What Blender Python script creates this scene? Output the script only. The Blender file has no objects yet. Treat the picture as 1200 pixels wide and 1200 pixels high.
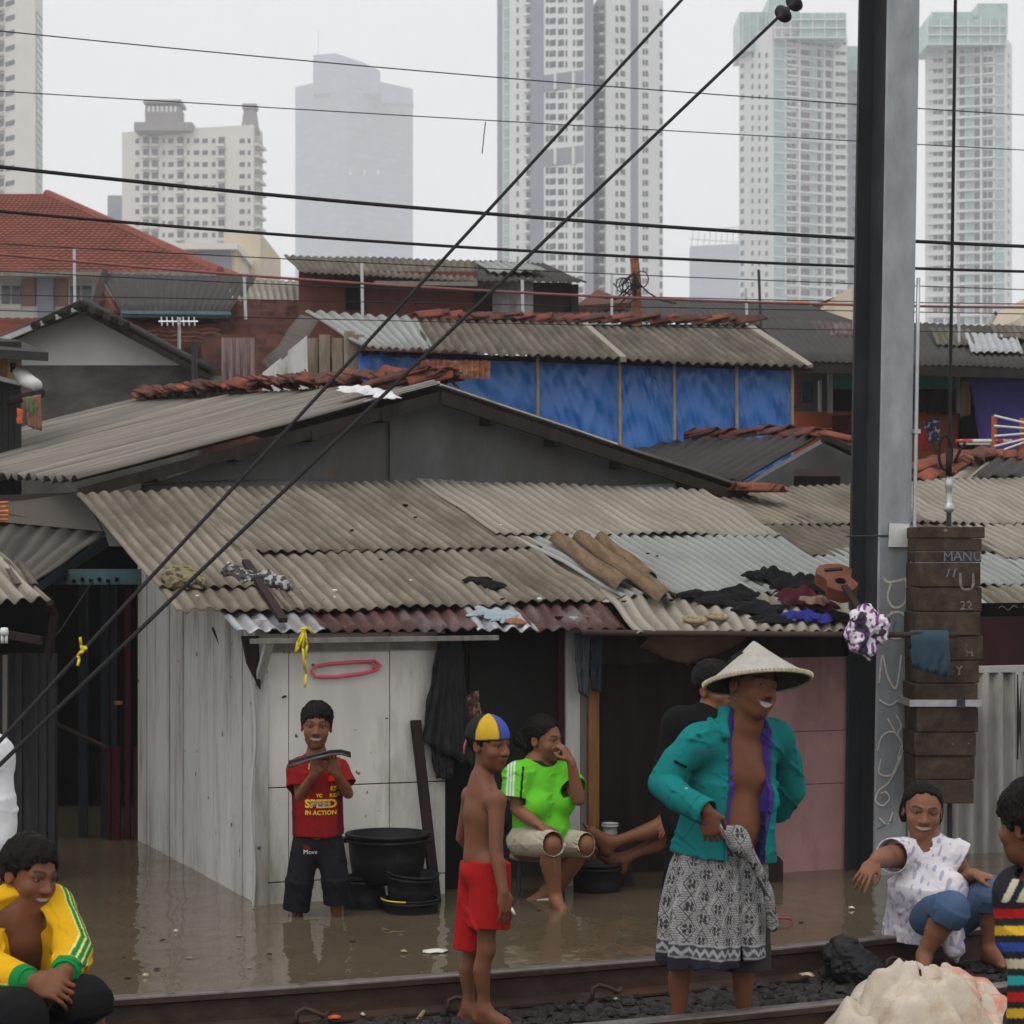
EXPOSURE, SKY_GAIN, SUN_E, HAZE = 0.55, 4.6, 0.6, 0.0007
import bpy, bmesh, math, random
import numpy as np
from mathutils import Vector, Matrix
from mathutils.bvhtree import BVHTree
R = math.radians
random.seed(7)
RNG = np.random.default_rng(11)
COL = bpy.context.scene.collection
# ------------------------------------------------------------------ survey: photo pixel + distance -> metres
F, HC, HY = 2632.0, 1.78, 650.0            # focal length in photo pixels, eye height over the water, horizon row
def P(px, py, d):
    return Vector(((px - 600.0) / F * d, d, HC - (py - HY) / F * d))
HU = Vector((0.9277, 0.3735, 0.0)); HV = Vector((-0.3735, 0.9277, 0.0)); HA = Vector((-1.281, 11.43, 0.0))
def HL(a, b, z): return HA + HU * a + HV * b + Vector((0, 0, z))
def ray(px, py): return Vector(((px - 600.0) / F, 1.0, -(py - HY) / F))
def on_plane(px, py, p0, n):
    r = ray(px, py); c = Vector((0, 0, HC))
    return c + r * ((p0 - c).dot(n) / r.dot(n))
def onb(px, py, b):                        # photo pixel -> (a, z) on the house plane b
    w = on_plane(px, py, HA + HV * b, HV)
    return ((w - HA).dot(HU), w.z)
def toab(w): return ((w - HA).dot(HU), (w - HA).dot(HV), w.z)

# ------------------------------------------------------------------ materials
def rgb(c): return (c[0], c[1], c[2], 1.0)
def srgb(r, g, b):
    f = lambda v: (v / 255 / 12.92) if v / 255 <= 0.04045 else (((v / 255) + 0.055) / 1.055) ** 2.4
    return (f(r), f(g), f(b))
def mat(name, base, rough=0.8, var=0.25, scale=6.0, stretch=(1, 1, 1), dirt=None, dirt_amt=0.5, dirt_scale=1.2,
        dirt_stretch=None, bump=0.15, bump_scale=40.0, metal=0.0, coord='Object', vcol=False, groove=None, spec=0.10, speck=None, coat=0.0, alpha=None, bricks=None):
    m = bpy.data.materials.new(name); m.use_nodes = True
    nt = m.node_tree; N = nt.nodes; L = nt.links
    bs = N['Principled BSDF']; bs.inputs['Roughness'].default_value = rough; bs.inputs['Metallic'].default_value = metal
    bs.inputs['Specular IOR Level'].default_value = spec
    if coat: bs.inputs['Coat Weight'].default_value = coat
    tc = N.new('ShaderNodeTexCoord')
    def noise(sc, st, detail=5.0, rough_=0.6):
        mp = N.new('ShaderNodeMapping'); mp.inputs['Scale'].default_value = st
        L.new(tc.outputs[coord], mp.inputs['Vector'])
        n = N.new('ShaderNodeTexNoise'); n.inputs['Scale'].default_value = sc; n.inputs['Detail'].default_value = detail
        n.inputs['Roughness'].default_value = rough_
        L.new(mp.outputs['Vector'], n.inputs['Vector']); return n.outputs['Fac']
    def ramp(sock, lo, hi):
        r = N.new('ShaderNodeMapRange'); r.inputs['From Min'].default_value = lo; r.inputs['From Max'].default_value = hi
        L.new(sock, r.inputs['Value']); return r.outputs['Result']
    def mix(fac, a, b, mode='MIX'):
        x = N.new('ShaderNodeMix'); x.data_type = 'RGBA'; x.blend_type = mode
        for s, v in ((x.inputs[0], fac), (x.inputs[6], a), (x.inputs[7], b)):
            if hasattr(v, 'is_output'): L.new(v, s)
            elif isinstance(v, (int, float)): s.default_value = v
            else: s.default_value = rgb(v)
        return x.outputs[2]
    lo = tuple(max(0.0, c * (1 - var)) for c in base); hi = tuple(min(1.0, c * (1 + var)) for c in base)
    f1 = ramp(noise(scale, stretch), 0.3, 0.7)
    if vcol:
        at = N.new('ShaderNodeAttribute'); at.attribute_name = 'Col'
        g = mix(f1, (1 - var,) * 3, (1 + var * 0.6,) * 3)
        c = mix(1.0, at.outputs['Color'], g, 'MULTIPLY')
    else:
        c = mix(f1, lo, hi)
    if groove is not None:                 # dirt and groove shade painted into the troughs of corrugated sheet
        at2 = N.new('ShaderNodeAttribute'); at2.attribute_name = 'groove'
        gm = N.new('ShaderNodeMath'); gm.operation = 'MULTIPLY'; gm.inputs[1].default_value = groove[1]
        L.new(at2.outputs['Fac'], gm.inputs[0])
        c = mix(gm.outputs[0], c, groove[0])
    if dirt is not None:
        f2 = ramp(noise(dirt_scale, dirt_stretch or stretch, 8.0, 0.7), 0.62 - 0.3 * dirt_amt, 0.80 - 0.15 * dirt_amt)
        c = mix(f2, c, dirt)
    if speck is not None:
        f3 = ramp(noise(speck[1], (1, 1, 1), 2.0), speck[2], speck[2] + 0.03)
        c = mix(f3, c, speck[0])
    if bricks:
        mp = N.new('ShaderNodeMapping'); mp.inputs['Rotation'].default_value = (R(-90), 0, 0); L.new(tc.outputs['Object'], mp.inputs['Vector'])
        bt = N.new('ShaderNodeTexBrick'); bt.inputs['Scale'].default_value = 1.0; bt.inputs['Brick Width'].default_value = bricks; bt.inputs['Row Height'].default_value = bricks * .36; bt.inputs['Mortar Size'].default_value = bricks * .055
        bt.inputs['Color1'].default_value = (1.25, 1.2, 1.2, 1); bt.inputs['Color2'].default_value = (.75, .75, .75, 1); bt.inputs['Mortar'].default_value = (.8, 1.3, 1.5, 1)
        L.new(mp.outputs[0], bt.inputs['Vector']); c = mix(1.0, c, bt.outputs['Color'], 'MULTIPLY')
    L.new(c, bs.inputs['Base Color'])
    if bump:
        b = N.new('ShaderNodeBump'); b.inputs['Strength'].default_value = bump; b.inputs['Distance'].default_value = 0.01
        L.new(noise(bump_scale, stretch), b.inputs['Height']); L.new(b.outputs['Normal'], bs.inputs['Normal'])
    rr = N.new('ShaderNodeMapRange'); rr.inputs['To Min'].default_value = max(0.02, rough - 0.12); rr.inputs['To Max'].default_value = min(1, rough + 0.1)
    L.new(f1, rr.inputs['Value']); L.new(rr.outputs['Result'], bs.inputs['Roughness'])
    if alpha is not None: bs.inputs['Alpha'].default_value = alpha
    return m

# ------------------------------------------------------------------ objects
def tag(o, label=None, cat=None, group=None, kind=None):
    if label: o['label'] = label
    if cat: o['category'] = cat
    if group: o['group'] = group
    if kind: o['kind'] = kind
    return o
def thing(name, label, cat, loc=(0, 0, 0), group=None):
    o = bpy.data.objects.new(name, None); COL.objects.link(o); o.location = loc; o.empty_display_size = 0.1
    return tag(o, label, cat, group)
class MB:
    def __init__(s): s.v = []; s.f = []; s.uv = {}; s.gr = []; s.mi = []; s.cur = 0
    def add(s, vs, fs):
        n = len(s.v); s.v.extend([tuple(x) for x in vs]); s.gr.extend([0.0] * len(vs))
        for f in fs: s.f.append(tuple(i + n for i in f)); s.mi.append(s.cur)
        return n
    def obox(s, c, hx, hy, hz):
        c = Vector(c); hx = Vector(hx); hy = Vector(hy); hz = Vector(hz)
        vs = [c + hx * i + hy * j + hz * k for k in (-1, 1) for j in (-1, 1) for i in (-1, 1)]
        fs = [(0, 2, 3, 1), (4, 5, 7, 6), (0, 1, 5, 4), (2, 6, 7, 3), (0, 4, 6, 2), (1, 3, 7, 5)]
        if hx.cross(hy).dot(hz) < 0: fs = [f[::-1] for f in fs]
        s.add(vs, fs); return s
    def box(s, x0, x1, y0, y1, z0, z1):
        return s.obox(((x0 + x1) / 2, (y0 + y1) / 2, (z0 + z1) / 2), ((x1 - x0) / 2, 0, 0), (0, (y1 - y0) / 2, 0), (0, 0, (z1 - z0) / 2))
    def hbox(s, a0, a1, b0, b1, z0, z1):
        return s.obox(HL((a0 + a1) / 2, (b0 + b1) / 2, (z0 + z1) / 2), HU * ((a1 - a0) / 2), HV * ((b1 - b0) / 2), Vector((0, 0, (z1 - z0) / 2)))
    def slab(s, pts, t, n=None):           # polygon given a thickness along its normal
        pts = [Vector(p) for p in pts]
        if n is None:
            n = Vector((0, 0, 0))
            for i in range(len(pts)): n += pts[i].cross(pts[(i + 1) % len(pts)])
            n.normalize()
        k = len(pts); vs = pts + [p - Vector(n) * t for p in pts]
        fs = [tuple(range(k)), tuple(range(2 * k - 1, k - 1, -1))] + [(i, k + i, k + (i + 1) % k, (i + 1) % k) for i in range(k)]
        s.add(vs, fs); return s
    def tube(s, pts, r, n=8, cap=True):
        pts = [Vector(p) for p in pts]; rs = r if isinstance(r, (list, tuple)) else [r] * len(pts)
        up = None; rings = []
        for i, p in enumerate(pts):
            t = (pts[min(i + 1, len(pts) - 1)] - pts[max(i - 1, 0)]).normalized()
            if up is None:
                up = Vector((0, 0, 1)) if abs(t.z) < 0.9 else Vector((1, 0, 0))
            x = t.cross(up).normalized(); y = x.cross(t).normalized(); up = y
            rings.append([p + (x * math.cos(2 * math.pi * k / n) + y * math.sin(2 * math.pi * k / n)) * rs[i] for k in range(n)])
        vs = [v for rg in rings for v in rg]; fs = []
        for i in range(len(pts) - 1):
            for k in range(n):
                k2 = (k + 1) % n; fs.append((i * n + k, i * n + k2, (i + 1) * n + k2, (i + 1) * n + k))
        if cap: fs.append(tuple(range(n - 1, -1, -1))); fs.append(tuple((len(pts) - 1) * n + k for k in range(n)))
        s.add(vs, fs); return s
    def lathe(s, prof, c, n=32, ax=None, close=False):   # profile of (radius, height)
        c = Vector(c); z = Vector(ax).normalized() if ax else Vector((0, 0, 1))
        x = z.orthogonal().normalized(); y = z.cross(x)
        vs = [c + (x * math.cos(2 * math.pi * k / n) + y * math.sin(2 * math.pi * k / n)) * r + z * h for r, h in prof for k in range(n)]
        fs = []; m = len(prof)
        for i in range(m if close else m - 1):
            for k in range(n):
                k2 = (k + 1) % n; j = (i + 1) % m; fs.append((i * n + k, i * n + k2, j * n + k2, j * n + k))
        s.add(vs, fs); return s
    def rock(s, c, r, rng, flat=0.7):
        vs = []; t = (1 + 5 ** .5) / 2
        for v in ((-1, t, 0), (1, t, 0), (-1, -t, 0), (1, -t, 0), (0, -1, t), (0, 1, t), (0, -1, -t), (0, 1, -t), (t, 0, -1), (t, 0, 1), (-t, 0, -1), (-t, 0, 1)):
            q = Vector(v).normalized() * r * rng.uniform(0.65, 1.2); vs.append((c[0] + q.x, c[1] + q.y, c[2] + q.z * flat))
        fs = [(0, 11, 5), (0, 5, 1), (0, 1, 7), (0, 7, 10), (0, 10, 11), (1, 5, 9), (5, 11, 4), (11, 10, 2), (10, 7, 6), (7, 1, 8), (3, 9, 4), (3, 4, 2), (3, 2, 6), (3, 6, 8), (3, 8, 9), (4, 9, 5), (2, 4, 11), (6, 2, 10), (8, 6, 7), (9, 8, 1)]
        s.add(vs, fs); return s
    def grid(s, fn, us, vs_, groove=None, uvs=None):       # surface through fn(u, v); UV is (u, v)
        nu, nv = len(us), len(vs_); n = len(s.v)
        for v in vs_:
            for u in us:
                s.v.append(tuple(fn(u, v))); s.gr.append(groove(u, v) if groove else 0.0); s.uv[len(s.v) - 1] = (u, v)
        for j in range(nv - 1):
            for i in range(nu - 1):
                a = n + j * nu + i; s.f.append((a, a + 1, a + nu + 1, a + nu)); s.mi.append(s.cur)
        return s
    def build(s, name, mats, parent=None, smooth=False, solid=0.0, loc=None, bevel=0.0):
        off = Vector((0, 0, 0)); q = parent
        while q is not None: off += q.location; q = q.parent
        if loc is not None: off += Vector(loc)
        me = bpy.data.meshes.new(name)
        me.from_pydata([(x - off.x, y - off.y, z - off.z) for x, y, z in s.v], [], s.f)
        for m_ in (mats if isinstance(mats, (list, tuple)) else [mats]): me.materials.append(m_)
        if any(s.mi): me.polygons.foreach_set('material_index', s.mi)
        if s.uv:
            ul = me.uv_layers.new(name='UVMap'); li = np.zeros(len(me.loops), dtype=np.int32); me.loops.foreach_get('vertex_index', li)
            arr = np.zeros((len(s.v), 2), dtype=np.float32)
            for k, uv in s.uv.items(): arr[k] = uv
            ul.data.foreach_set('uv', arr[li].ravel())
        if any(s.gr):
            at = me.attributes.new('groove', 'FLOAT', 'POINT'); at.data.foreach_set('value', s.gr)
        if smooth: me.polygons.foreach_set('use_smooth', [True] * len(me.polygons))
        me.validate()
        o = bpy.data.objects.new(name, me); COL.objects.link(o)
        if loc is not None: o.location = loc
        if parent is not None: o.parent = parent
        if solid:
            md = o.modifiers.new('thickness', 'SOLIDIFY'); md.thickness = solid; md.offset = -1
        if bevel:
            md = o.modifiers.new('edge', 'BEVEL'); md.width = bevel; md.segments = 2; md.limit_method = 'ANGLE'
        return o
def lin(a, b, n): return [a + (b - a) * i / (n - 1) for i in range(n)]
def dup(o, parent=None, loc=None, name=None):
    c = o.copy(); COL.objects.link(c)
    if parent is not None: c.parent = parent
    if loc is not None: c.location = loc
    for ch in list(o.children): dup(ch, c)
    return c
def wob(seed, n=5, amp=1.0, f=1.0):                        # smooth random 1-D function
    rg = random.Random(seed); ks = [(rg.uniform(.5, 2.5) * f, rg.uniform(0, 6.28), rg.uniform(.3, 1)) for _ in range(n)]
    return lambda x: amp * sum(a * math.sin(k * x + p) for k, p, a in ks) / n
# corrugated sheet: o = corner, U = unit across, V = unit down the slope, N = up normal
def corrugated(mb, o, U, V, w, l, pitch=0.076, amp=0.013, nrm=None, seed=0, sag=0.01, edge=0.012, per=8, rows=7, phase=0.0, trap=False):
    o = Vector(o); U = Vector(U); V = Vector(V); Nn = Vector(nrm) if nrm is not None else U.cross(V).normalized()
    if Nn.z < 0: Nn = -Nn
    w1 = wob(seed, 4, edge, 6); w2 = wob(seed + 9, 4, edge, 6); sg = wob(seed + 5, 4, sag, 2.0); sg2 = wob(seed + 6, 4, sag, 2.0)
    nu = max(3, int(w / pitch * per)); us = lin(0, w, nu); vs = lin(0, 1, rows)
    def ph(u): 
        c = math.sin(2 * math.pi * u / pitch + phase)
        if trap: c = max(-0.6, min(0.6, c * 1.6)) / 0.6
        return c
    def fn(u, v):
        ll = l + w2(u); st = w1(u + 3)
        return o + U * u + V * (st + (ll - st) * v) + Nn * (amp * ph(u) + sg(u) * math.sin(v * 3) + sg2(v * 2 + u))
    n0 = len(mb.v)
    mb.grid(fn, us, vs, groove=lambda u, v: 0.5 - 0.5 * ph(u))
    for k in range(n0, len(mb.v)):
        u, v = mb.uv[k]; mb.uv[k] = (u + seed * 3.3, v * l + seed * 1.7)
    return mb
def smooth_rng(seed): return random.Random(seed)
# letters as solid geometry: text laid on a plane (o, right, up), then lifted 2 mm
def text_part(txt, name, m, parent, o, right, up, h, thick=0.0015, bvh=None, dirv=None, lift=0.002, bold=0.0, jit=0.0, align='CENTER', shear=0.0):
    cu = bpy.data.curves.new(name, 'FONT'); cu.body = txt; cu.size = h / 0.72; cu.align_x = align; cu.align_y = 'CENTER'
    cu.extrude = 0; cu.offset = bold; cu.resolution_u = 3; cu.shear = shear
    to = bpy.data.objects.new(name, cu); COL.objects.link(to)
    dg = bpy.context.evaluated_depsgraph_get(); me = bpy.data.meshes.new_from_object(to.evaluated_get(dg))
    bpy.data.objects.remove(to); bpy.data.curves.remove(cu)
    if bvh is not None:
        bm = bmesh.new(); bm.from_mesh(me); bmesh.ops.triangulate(bm, faces=bm.faces[:])
        for _ in range(2): bmesh.ops.subdivide_edges(bm, edges=[e for e in bm.edges if e.calc_length() > h * .16], cuts=1, use_grid_fill=True); bmesh.ops.triangulate(bm, faces=bm.faces[:])
        bm.to_mesh(me); bm.free()
    off = Vector((0, 0, 0)); q = parent
    while q is not None: off += q.location; q = q.parent
    right = Vector(right).normalized(); up = Vector(up).normalized(); n = right.cross(up).normalized()
    rg = random.Random(len(txt))
    for v in me.vertices:
        w = Vector(o) + right * v.co.x + up * v.co.y
        if jit: w += right * rg.uniform(-jit, jit) + up * rg.uniform(-jit, jit)
        if bvh is not None:
            hit = bvh.ray_cast(w + n * 0.5, -n)
            if hit[0] is not None: w = hit[0]; nn = hit[1] if hit[1].dot(n) > 0 else -hit[1]; v.co = w + nn * lift - off; continue
        v.co = w + n * lift - off
    me.materials.clear(); me.materials.append(m)
    ob = bpy.data.objects.new(name, me); COL.objects.link(ob); ob.parent = parent
    if thick:
        md = ob.modifiers.new('t', 'SOLIDIFY'); md.thickness = thick; md.offset = 0
    return ob
# ------------------------------------------------------------------ smooth bodies: distance fields meshed with surface nets
def nv(p): return np.array([p[0], p[1], p[2]], dtype=np.float32)
def unit(p): p = nv(p); return p / max(1e-9, np.linalg.norm(p))
class Sdf:
    def __init__(s, vox=0.005): s.vox = vox; s.ops = []
    def _push(s, fn, lo, hi, k, mode): s.ops.append((fn, nv(lo), nv(hi), k, mode)); return s
    def cone(s, a, b, ra, rb, k=0.015, mode='add', sq=None):
        a = nv(a); b = nv(b); ba = b - a; L2 = float(ba @ ba) + 1e-12
        sqd = None if sq is None else (unit(sq[0]), sq[1])
        def fn(p):
            t = np.clip(((p - a) @ ba) / L2, 0, 1); q = p - a - t[..., None] * ba
            if sqd is not None:
                c = q @ sqd[0]; q = q + (c * (1 / sqd[1] - 1))[..., None] * sqd[0]
            return np.sqrt((q * q).sum(-1)) - (ra + (rb - ra) * t)
        r = max(ra, rb) * (1 if sq is None else max(1, sq[1]))
        return s._push(fn, np.minimum(a, b) - r, np.maximum(a, b) + r, k, mode)
    def chain(s, pts, rs, k=0.015, mode='add', sq=None):    # one bent tapering limb: hard union of its segments, so no rings at the joints
        P_ = [nv(p) for p in pts]
        def fn(p):
            best = None
            for i in range(len(P_) - 1):
                a, ba = P_[i], P_[i + 1] - P_[i]; t = np.clip(((p - a) @ ba) / (float(ba @ ba) + 1e-12), 0, 1); q = p - a - t[..., None] * ba
                t = t * t * (3 - 2 * t) if len(P_) == 2 else t
                d = np.sqrt((q * q).sum(-1)) - (rs[i] + (rs[i + 1] - rs[i]) * t); best = d if best is None else np.minimum(best, d)
            return best
        r = max(rs)
        return s._push(fn, np.min(P_, 0) - r, np.max(P_, 0) + r, k, mode)
    def ell(s, c, r, k=0.015, M=None, mode='add'):         # M columns = axes
        c = nv(c); r = nv(r); M_ = None if M is None else np.array(M, dtype=np.float32)
        def fn(p):
            q = p - c
            if M_ is not None: q = q @ M_
            k0 = np.sqrt(((q / r) ** 2).sum(-1)); k1 = np.sqrt(((q / (r * r)) ** 2).sum(-1))
            return k0 * (k0 - 1) / np.maximum(k1, 1e-6)
        e = np.full(3, r.max()) if M_ is not None else r
        return s._push(fn, c - e, c + e, k, mode)
    def rbox(s, c, r, rad, k=0.01, M=None, mode='add'):
        c = nv(c); r = nv(r); M_ = np.eye(3, dtype=np.float32) if M is None else np.array(M, dtype=np.float32)
        def fn(p):
            q = np.abs((p - c) @ M_) - (r - rad)
            return np.sqrt((np.maximum(q, 0) ** 2).sum(-1)) + np.minimum(q.max(-1), 0) - rad
        e = np.abs(M_) @ r
        return s._push(fn, c - e, c + e, k, mode)
    def half(s, p0, n, k=0.0, mode='cut'):                  # removes the side the normal points to
        p0 = nv(p0); n = unit(n)
        return s._push(lambda p: (p0 - p) @ n, (-1e3,) * 3, (1e3,) * 3, k, mode)
    def fn(s, f, lo, hi, k=0.01, mode='add'): return s._push(f, lo, hi, k, mode)
    def disp(s, f): s.ops.append((f, None, None, 0, 'disp')); return s
    def mesh(s):
        adds = [o for o in s.ops if o[4] == 'add']; h = s.vox
        lo = np.min([o[1] for o in adds], 0) - 6 * h; hi = np.max([o[2] for o in adds], 0) + 6 * h
        n = np.ceil((hi - lo) / h).astype(int) + 1
        f = np.full(n, 0.5, dtype=np.float32)
        ax = [np.arange(n[i], dtype=np.float32) * h + lo[i] for i in range(3)]
        for fn, a, b, k, mode in s.ops:
            if mode == 'disp':
                w = np.argwhere(np.abs(f) < 6 * h)
                if len(w): f[w[:, 0], w[:, 1], w[:, 2]] += fn(w.astype(np.float32) * h + lo.astype(np.float32)).astype(np.float32)
                continue
            m = 4 * h + k
            i0 = np.clip(np.floor((a - m - lo) / h).astype(int), 0, n); i1 = np.clip(np.ceil((b + m - lo) / h).astype(int) + 1, 0, n)
            if (i1 <= i0).any(): continue
            sl = tuple(slice(i0[i], i1[i]) for i in range(3)); sub = f[sl]
            p = np.stack(np.meshgrid(*[ax[i][sl[i]] for i in range(3)], indexing='ij'), -1)
            d = fn(p).astype(np.float32)
            if mode == 'add':
                r = np.minimum(sub, d)
                if k > 0: r -= np.maximum(k - np.abs(sub - d), 0) ** 2 * (0.25 / k)
            elif mode in ('sub', 'cut'):
                e = -d if mode == 'sub' else -d
                r = np.maximum(sub, e)
                if k > 0: r += np.maximum(k - np.abs(sub - e), 0) ** 2 * (0.25 / k)
            elif mode == 'and':
                r = np.maximum(sub, d)
            f[sl] = r
        return surface_net(f, lo, h)
def surface_net(f, lo, h):
    ins = f < 0; n = np.array(f.shape)
    cnt = np.zeros(n - 1, dtype=np.uint8)
    for i in (0, 1):
        for j in (0, 1):
            for k in (0, 1): cnt += ins[i:n[0] - 1 + i, j:n[1] - 1 + j, k:n[2] - 1 + k]
    act = (cnt > 0) & (cnt < 8); cell = np.argwhere(act)
    if len(cell) == 0: return np.zeros((0, 3)), np.zeros((0, 4), int)
    idx = np.full(n - 1, -1, dtype=np.int32); idx[act] = np.arange(len(cell))
    cor = np.array([(i, j, k) for i in (0, 1) for j in (0, 1) for k in (0, 1)])
    val = np.stack([f[cell[:, 0] + c[0], cell[:, 1] + c[1], cell[:, 2] + c[2]] for c in cor], 1)
    acc = np.zeros((len(cell), 3)); num = np.zeros(len(cell))
    for a in range(8):
        for b in range(a + 1, 8):
            if np.abs(cor[a] - cor[b]).sum() != 1: continue
            x = (val[:, a] < 0) != (val[:, b] < 0)
            t = val[x, a] / (val[x, a] - val[x, b])
            acc[x] += cor[a] + t[:, None] * (cor[b] - cor[a]); num[x] += 1
    v = (cell + acc / num[:, None]) * h + lo
    faces = []
    for ax in range(3):
        o1, o2 = (ax + 1) % 3, (ax + 2) % 3
        A = np.take(ins, np.arange(0, n[ax] - 1), ax); B = np.take(ins, np.arange(1, n[ax]), ax)
        e = np.argwhere(A != B); e = e[(e[:, o1] > 0) & (e[:, o2] > 0) & (e[:, o1] < n[o1] - 1) & (e[:, o2] < n[o2] - 1)]
        if len(e) == 0: continue
        fl = A[e[:, 0], e[:, 1], e[:, 2]]
        q = []
        for d1, d2 in ((-1, -1), (0, -1), (0, 0), (-1, 0)):
            c = e.copy(); c[:, o1] += d1; c[:, o2] += d2; q.append(idx[c[:, 0], c[:, 1], c[:, 2]])
        q = np.stack(q, 1); q[~fl] = q[~fl][:, ::-1]; faces.append(q)
    fc = np.concatenate(faces); fc = fc[(fc >= 0).all(1)]
    return v, fc
def relax(v, f, it=1, lam=0.5):
    for _ in range(it):
        s = np.zeros_like(v); c = np.zeros(len(v))
        for a, b in ((0, 1), (1, 2), (2, 3), (3, 0)):
            for i, j in ((a, b), (b, a)):
                s += np.stack([np.bincount(f[:, i], v[f[:, j], k], len(v)) for k in range(3)], 1); c += np.bincount(f[:, i], minlength=len(v))
        v = v + lam * (s / np.maximum(c, 1)[:, None] - v)
    return v
def emit(sdf, name, m, parent=None, color=None, smooth_it=1, loc=None, bvh=False):
    v, f = sdf.mesh(); v = relax(v, f, smooth_it)
    off = np.zeros(3); q = parent
    while q is not None: off += np.array(q.location); q = q.parent
    if loc is not None: off = off + np.array(loc)
    me = bpy.data.meshes.new(name); me.vertices.add(len(v)); me.vertices.foreach_set('co', (v - off).astype(np.float32).ravel())
    me.loops.add(len(f) * 4); me.loops.foreach_set('vertex_index', f.astype(np.int32).ravel())
    me.polygons.add(len(f)); me.polygons.foreach_set('loop_start', np.arange(len(f), dtype=np.int32) * 4)
    me.polygons.foreach_set('loop_total', np.full(len(f), 4, dtype=np.int32))
    me.update(calc_edges=True); me.polygons.foreach_set('use_smooth', np.ones(len(f), dtype=bool))
    if color is not None:
        c = np.ones((len(v), 4), dtype=np.float32); c[:, :3] = color(v.astype(np.float32))
        at = me.color_attributes.new('Col', 'FLOAT_COLOR', 'POINT'); at.data.foreach_set('color', c.ravel())
    for m_ in (m if isinstance(m, (list, tuple)) else [m]): me.materials.append(m_)
    o = bpy.data.objects.new(name, me); COL.objects.link(o)
    if loc is not None: o.location = loc
    if parent is not None: o.parent = parent
    if bvh: return o, BVHTree.FromPolygons([tuple(x) for x in v], [tuple(x) for x in f])
    return o
def crumple(seed, freq, amp, n=7):                         # stiff crumpled plastic or sacking: facets between random ridges
    rg = np.random.default_rng(seed); W = []
    for _ in range(n): W.append((unit(rg.normal(0, 1, 3)) * freq * rg.uniform(.5, 1.5), rg.normal(0, freq * .3, 3).astype(np.float32), rg.uniform(0, 6.28), rg.uniform(.4, 1)))
    return lambda p: sum(a * (1 - 2 * np.abs(np.sin((p @ d) * .5 + ph + 1.1 * np.sin(p @ e + 2 * ph)))) for d, e, ph, a in W) * amp / n * 1.8
def waves(seed, dirs, freq, amp, n=5, spread=0.25, warp=0.6):   # cloth folds: a few long sharp creases that come and go, and finer ones between
    rg = np.random.default_rng(seed); W = []
    for sc, k, am in ((.62, max(3, n // 2 + 1), .75), (1.35, 4, .42), (2.6, 4, .16)):
        for _ in range(k):
            d = unit(np.array(dirs[rg.integers(len(dirs))], dtype=np.float32) + rg.normal(0, spread, 3)) * freq * sc * rg.uniform(.75, 1.3)
            e = rg.normal(0, freq * 0.25 * sc, 3).astype(np.float32); g = rg.normal(0, 10 * sc, 3).astype(np.float32)
            W.append((d.astype(np.float32), e, g, rg.uniform(0, 6.28), am * rg.uniform(.6, 1)))
    def fn(p):
        s = 0
        for d, e, g, ph, a in W:
            x = np.abs(np.sin((p @ d) * .5 + ph + warp * 1.3 * np.sin(p @ e + ph * 2))); m = np.clip(.40 + .9 * np.sin(p @ g + 3 * ph), 0, 1)
            s = s + a * m * (.42 - 1.25 * np.exp(-x / .30))
        return np.clip(s - .12, -1.9, .04) * amp
    return fn
def vnoise(seed, freq, n=8):
    rg = np.random.default_rng(seed); W = [(rg.normal(0, freq, 3).astype(np.float32), rg.uniform(0, 6.28)) for _ in range(n)]
    return lambda p: sum(np.sin(p @ d + ph) for d, ph in W) / n
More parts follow.
